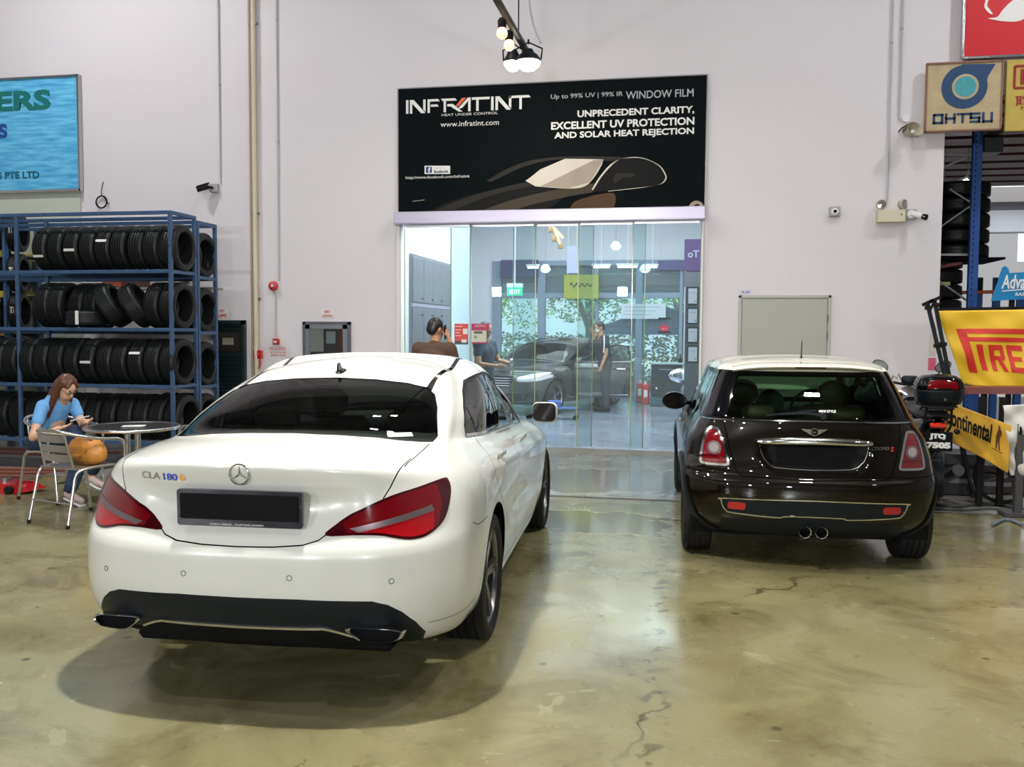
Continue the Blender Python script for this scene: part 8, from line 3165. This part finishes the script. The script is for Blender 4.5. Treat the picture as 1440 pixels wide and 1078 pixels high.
# woman in blue, seated, looking down at her phone
def woman():
    t = thing('person', 'woman in a light blue T-shirt seated at the round table, looking down at a phone', 'person', (0, 0, 0))
    f = V3((cos(radians(-16)), sin(radians(-16)), 0))      # facing
    s = V3((-f.y, f.x, 0))                                  # her left
    hip = V3((-5.84, 7.44, .53))
    sh = hip + f * .16 + V3((0, 0, .36))
    nk = sh + f * .05 + V3((0, 0, .045))
    hc = V3((-5.545, 7.33, 1.045))
    shirt = mat('shirt_blue', (.13, .34, .66), .8, bump=(25, .4))
    jeans = mat('jeans_navy', (.015, .035, .085), .8, bump=(60, .3))
    L, Rr = sh + s * .155 - V3((0, 0, .02)), sh - s * .155 - V3((0, 0, .02))
    el_r = V3((-5.72, 7.10, .60))
    el_l = V3((-5.50, 7.50, .66))
    wr_r = V3((-5.46, 7.07, .685))
    wr_l = V3((-5.34, 7.28, .735))
    # skin: neck and arms as one body mesh reaching the wrists
    kn_r = hip + f * .43 - s * .06 + V3((0, 0, .10))
    kn_l = hip + f * .40 + s * .10 + V3((0, 0, .0))
    ft_l = V3((-5.37, 7.13, .09))
    ft_r = V3((-5.20, 7.20, .23))
    body = blob('body', [(hip, .11, sh, .10), (nk - V3((0, 0, .06)), .05, hc - f * .0 - V3((0, 0, .06)), .045), (L, .045, el_l, .036), (el_l, .036, wr_l, .024), (Rr, .045, el_r, .037), (el_r, .037, wr_r, .025),
                         (hip + s * .07, .09, kn_l, .06), (hip - s * .07, .09, kn_r, .06), (kn_l, .052, ft_l + V3((0, 0, .02)), .034), (kn_r, .052, ft_r + V3((0, 0, .02)), .034)], SKIN, t, vox=.011)
    blob('t_shirt', [(hip + V3((0, 0, .03)), .135, hip + f * .06 + V3((0, 0, .20)), .125), (hip + f * .06 + V3((0, 0, .20)), .125, sh, .115), (L - s * .03, .066, Rr + s * .03, .066), (L, .058, L.lerp(el_l, .45), .052), (Rr, .058, Rr.lerp(el_r, .50), .053), (sh - f * .02, .09, nk - V3((0, 0, .035)), .06)],
         shirt, t, vox=.012, it=5)
    blob('trousers', [(hip + s * .08, .115, kn_l, .078), (hip - s * .08, .115, kn_r, .082), (kn_l, .074, ft_l + V3((0, 0, .07)), .060), (kn_r, .078, ft_r + V3((0, 0, .09)), .062), (hip + s * .08, .115, hip - s * .08, .115)], jeans, t, vox=.013, it=5)
    for nm, p, dr_ in (('shoe', ft_l, f * .9 + V3((0, 0, -.25))), ('shoe', ft_r, f + V3((0, 0, -.35)))):
        d = V3(dr_).normalized()
        blob(nm, [(p - d * .04, .038, p + d * .06, .036), (p + d * .06, .036, p + d * .145, .026)], mat('shoe_pink', (.55, .42, .42), .6), t, vox=.010, it=3)
        MB().bar(p - d * .07 - V3((0, 0, .045)), p + d * .16 - V3((0, 0, .040)), .07, .018, .005).build('sole', M['white_matt'], t)
    hand(t, wr_r, V3((.75, .55, .22)), V3((0, .3, 1)), SKIN, .35, -1)
    hand(t, wr_l, V3((.80, -.30, .05)), V3((0, -.6, .8)), SKIN, .45, 1)
    w_ = wr_r - (wr_r - el_r).normalized() * .02
    ax = (wr_r - el_r).normalized()
    q = ax.to_track_quat('Z', 'Y').to_matrix().to_4x4()
    MB().lathe([(.026, -.010), (.0295, -.010), (.0295, .010), (.026, .010)], 20, closed=True).xf(Matrix.Translation(w_) @ q).build('wristwatch', M['black_matt'], t, 40)
    yaw = Matrix.Rotation(atan2(f.y, f.x) - pi / 2, 3, 'Z')
    Rh = yaw @ Matrix.Rotation(radians(-38), 3, 'X')
    head(t, hc, Rh, SKIN, mat('hair_brown', (.085, .028, .012), .38, spec=.5, noise=(40, .5)), long_hair=True, glasses=True)
    ph = MB().box((0, 0, 0), (.15, .075, .009), bev=.003)
    ph.xf(Matrix.Translation((-5.29, 7.16, .775)) @ Matrix.Rotation(.2, 4, 'Z') @ Matrix.Rotation(-.28, 4, 'Y'))
    o = ph.build('smartphone', mat('phone_pale', (.72, .72, .74), .25), None)
    tag(o, 'pale smartphone held by the seated woman over the table edge', 'phone')
    return t


woman()


def standing(label, base, H, face, top, legs, skin=SKIN2, hairm=HAIRB, arms=None, top_name='t_shirt', lean=0.0, head_pitch=0, head_yaw=0, mask=False, short=True, shoe=None, stripe=None):
    """base: point on the floor between the feet, face: world angle the person looks along"""
    t = thing('person', label, 'person', (0, 0, 0))
    b = Vector(base)
    f = V3((cos(face), sin(face), 0))
    s = V3((-f.y, f.x, 0))
    k = H / 1.75
    hip = b + V3((0, 0, .93 * k))
    sh = hip + V3((0, 0, .47 * k)) + f * lean * .5
    nk = sh + V3((0, 0, .07 * k)) + f * lean * .12
    hc = nk + V3((0, 0, .155 * k)) + f * (.02 + lean * .18)
    L, Rr = sh + s * .185 * k, sh - s * .185 * k
    if arms is None:
        arms = ((L + V3((0, 0, -.28 * k)) + s * .04, L + V3((0, 0, -.50 * k)) + s * .02 + f * .08), (Rr + V3((0, 0, -.28 * k)) - s * .04, Rr + V3((0, 0, -.50 * k)) - s * .02 + f * .08))
    (el_l, wr_l), (el_r, wr_r) = [(V3(a_), V3(c_)) for a_, c_ in arms]
    kl, kr = b + s * .10 + V3((0, 0, .49 * k)) + f * .02, b - s * .10 + V3((0, 0, .49 * k)) + f * .02
    fl_, fr_ = b + s * .11 + V3((0, 0, .07)), b - s * .11 + V3((0, 0, .07))
    blob('body', [(hip, .12 * k, sh - V3((0, 0, .08)), .125 * k), (sh - V3((0, 0, .03)), .07, hc - V3((0, 0, .07)), .053), (L, .052, el_l, .041), (el_l, .040, wr_l, .028), (Rr, .052, el_r, .041), (el_r, .040, wr_r, .028),
                  (hip + s * .08, .085, kl, .058), (hip - s * .08, .085, kr, .058), (kl, .055, fl_, .038), (kr, .055, fr_, .038)], skin, t, vox=.014)
    sl = .52 if short else .96
    blob(top_name, [(hip + V3((0, 0, -.02)), .150 * k, sh - V3((0, 0, .12)), .155 * k), (sh - V3((0, 0, .12)) + s * .06, .14 * k, sh - V3((0, 0, .12)) - s * .06, .14 * k), (L - V3((0, 0, .01)), .082, Rr - V3((0, 0, .01)), .082),
                    (L, .080, L.lerp(el_l, 1 if not short else sl), .058), (Rr, .080, Rr.lerp(el_r, 1 if not short else sl), .058), (sh, .085, nk - V3((0, 0, .02)), .062)] +
         ([] if short else [(el_l, .056, el_l.lerp(wr_l, .9), .042), (el_r, .056, el_r.lerp(wr_r, .9), .042)]), top, t, vox=.014, it=6)
    blob('trousers', [(hip + s * .08, .112 * k, kl, .080), (hip - s * .08, .112 * k, kr, .080), (kl, .078, fl_ + V3((0, 0, .05)), .062), (kr, .078, fr_ + V3((0, 0, .05)), .062), (hip + s * .07 + V3((0, 0, .04)), .118 * k, hip - s * .07 + V3((0, 0, .04)), .118 * k)], legs, t, vox=.014, it=5)
    for p in (fl_, fr_):
        blob('shoe', [(p - f * .05 - V3((0, 0, .015)), .045, p + f * .09 - V3((0, 0, .02)), .040), (p + f * .09 - V3((0, 0, .02)), .040, p + f * .17 - V3((0, 0, .028)), .030)], shoe or M['black_matt'], t, vox=.012, it=3)
    R0 = Matrix.Rotation(face - pi / 2 + head_yaw, 3, 'Z') @ Matrix.Rotation(head_pitch, 3, 'X')
    head(t, hc, R0, skin, hairm, mask=mask)
    for (e_, w_), sd in (((el_l, wr_l), 1), ((el_r, wr_r), -1)):
        d = (w_ - e_).normalized()
        hand(t, w_, d, s * -sd + f * .3, skin, .5, 1)
    return t, hip, sh, hc, f, s


# man in brown in front of the glass, back to the camera
bp_ = at(610, 470, y=9.4)
brown = mat('shirt_brown', (.085, .042, .026), .85, bump=(22, .4))
face = radians(80)
k = 1
f_ = V3((cos(face), sin(face), 0))
s_ = V3((-f_.y, f_.x, 0))
base = V3((at(609, 600, y=9.4).x, 9.4, 0))
shz = V3((base.x, base.y, .93 + .47)) + V3((0, 0, -.0))
tm, hip, sh, hc, f_, s_ = standing('man in a brown T-shirt seen from behind, holding a phone to his ear', base, 1.72, face, brown, mat('trousers_dark', (.03, .03, .035), .8),
                                   arms=((shz + s_ * .24 + V3((0, 0, -.30)), shz + s_ * .20 + f_ * .18 + V3((0, 0, -.42))), (shz - s_ * .27 + V3((0, 0, -.22)) + f_ * .06, shz - s_ * .135 + f_ * .10 + V3((0, 0, .10)))),
                                   head_pitch=radians(-20), head_yaw=radians(-25), lean=.06)
MB().prism([(-.06, -.02), (.06, -.02), (.075, .0), (.05, .025), (-.05, .025), (-.075, 0)], 0, .002, XZ)
o = MB().box((0, 0, 0), (.012, .075, .15), bev=.004).xf(Matrix.Translation(hc - s_ * .098 + f_ * .03 + V3((0, 0, -.04))) @ Matrix.Rotation(.3, 4, 'X')).build('smartphone', M['black_matt'], None)
tag(o, 'black phone at the ear of the man in brown', 'phone')
# man in navy just inside the glass
base = V3((at(681, 600, y=13.1).x, 13.1, 0))
k_ = base + V3((0, 0, 1.36))
navy = mat('shirt_navy', (.02, .035, .06), .8, bump=(22, .4))
fa = radians(-20)
ff, ss = V3((cos(fa), sin(fa), 0)), V3((-sin(fa), cos(fa), 0))
standing('man in a dark navy T-shirt standing behind the maroon notice inside the glass', base, 1.72, fa, navy, M['trousers_dark'],
         arms=((k_ + ss * .24 + ff * .10 + V3((0, 0, -.24)), k_ + ss * .12 + ff * .36 + V3((0, 0, -.26))), (k_ - ss * .24 + ff * .05 + V3((0, 0, -.27)), k_ - ss * .12 + ff * .28 + V3((0, 0, -.30)))), head_pitch=radians(-15))
o = MB().lathe([(0, -.02), (.05, -.018), (.055, 0), (.05, .018), (0, .02)], 18, axis='X')
o = o.build('hose_reel', mat('reel_chrome', (.6, .6, .62), .2, metal=1), None, 50)
o.location = k_ + ss * .05 + ff * .44 + V3((0, 0, -.24))
tag(o, 'small round silver tool held out by the man in navy inside the shop', 'tool')
# two workers behind the dark car
base = V3((at(851, 478, y=17.75).x, 17.75, 0))
blk = mat('shirt_black', (.012, .016, .022), .8, bump=(22, .4))
t2, hip, sh, hc, ff, ss = standing('masked man in black with a red and white shoulder stripe by the open car door', base, 1.78, radians(205), blk, M['trousers_dark'],
                                   head_pitch=radians(-22), mask=True, lean=.12)
for q, c_ in ((.0, 'banner_red'), (.022, 'white_matt')):
    MB().tube([sh - V3((0, .15, -.07)) + ss * (.12 + q), sh - V3((0, .165, .10)) + ss * (.145 + q), sh - V3((0, .15, .26)) + ss * (.10 + q)], .011, 6).build('sleeve_stripe', M[c_], t2, 60)
base = V3((at(836, 478, y=18.9).x + .12, 18.9, 0))
standing('bareheaded worker in dark clothes bending over behind the dark car', base, 1.74, radians(215), blk, M['trousers_dark'], hairm=mat('hair_grey', (.05, .045, .04), .5), head_pitch=radians(-30), lean=.16)
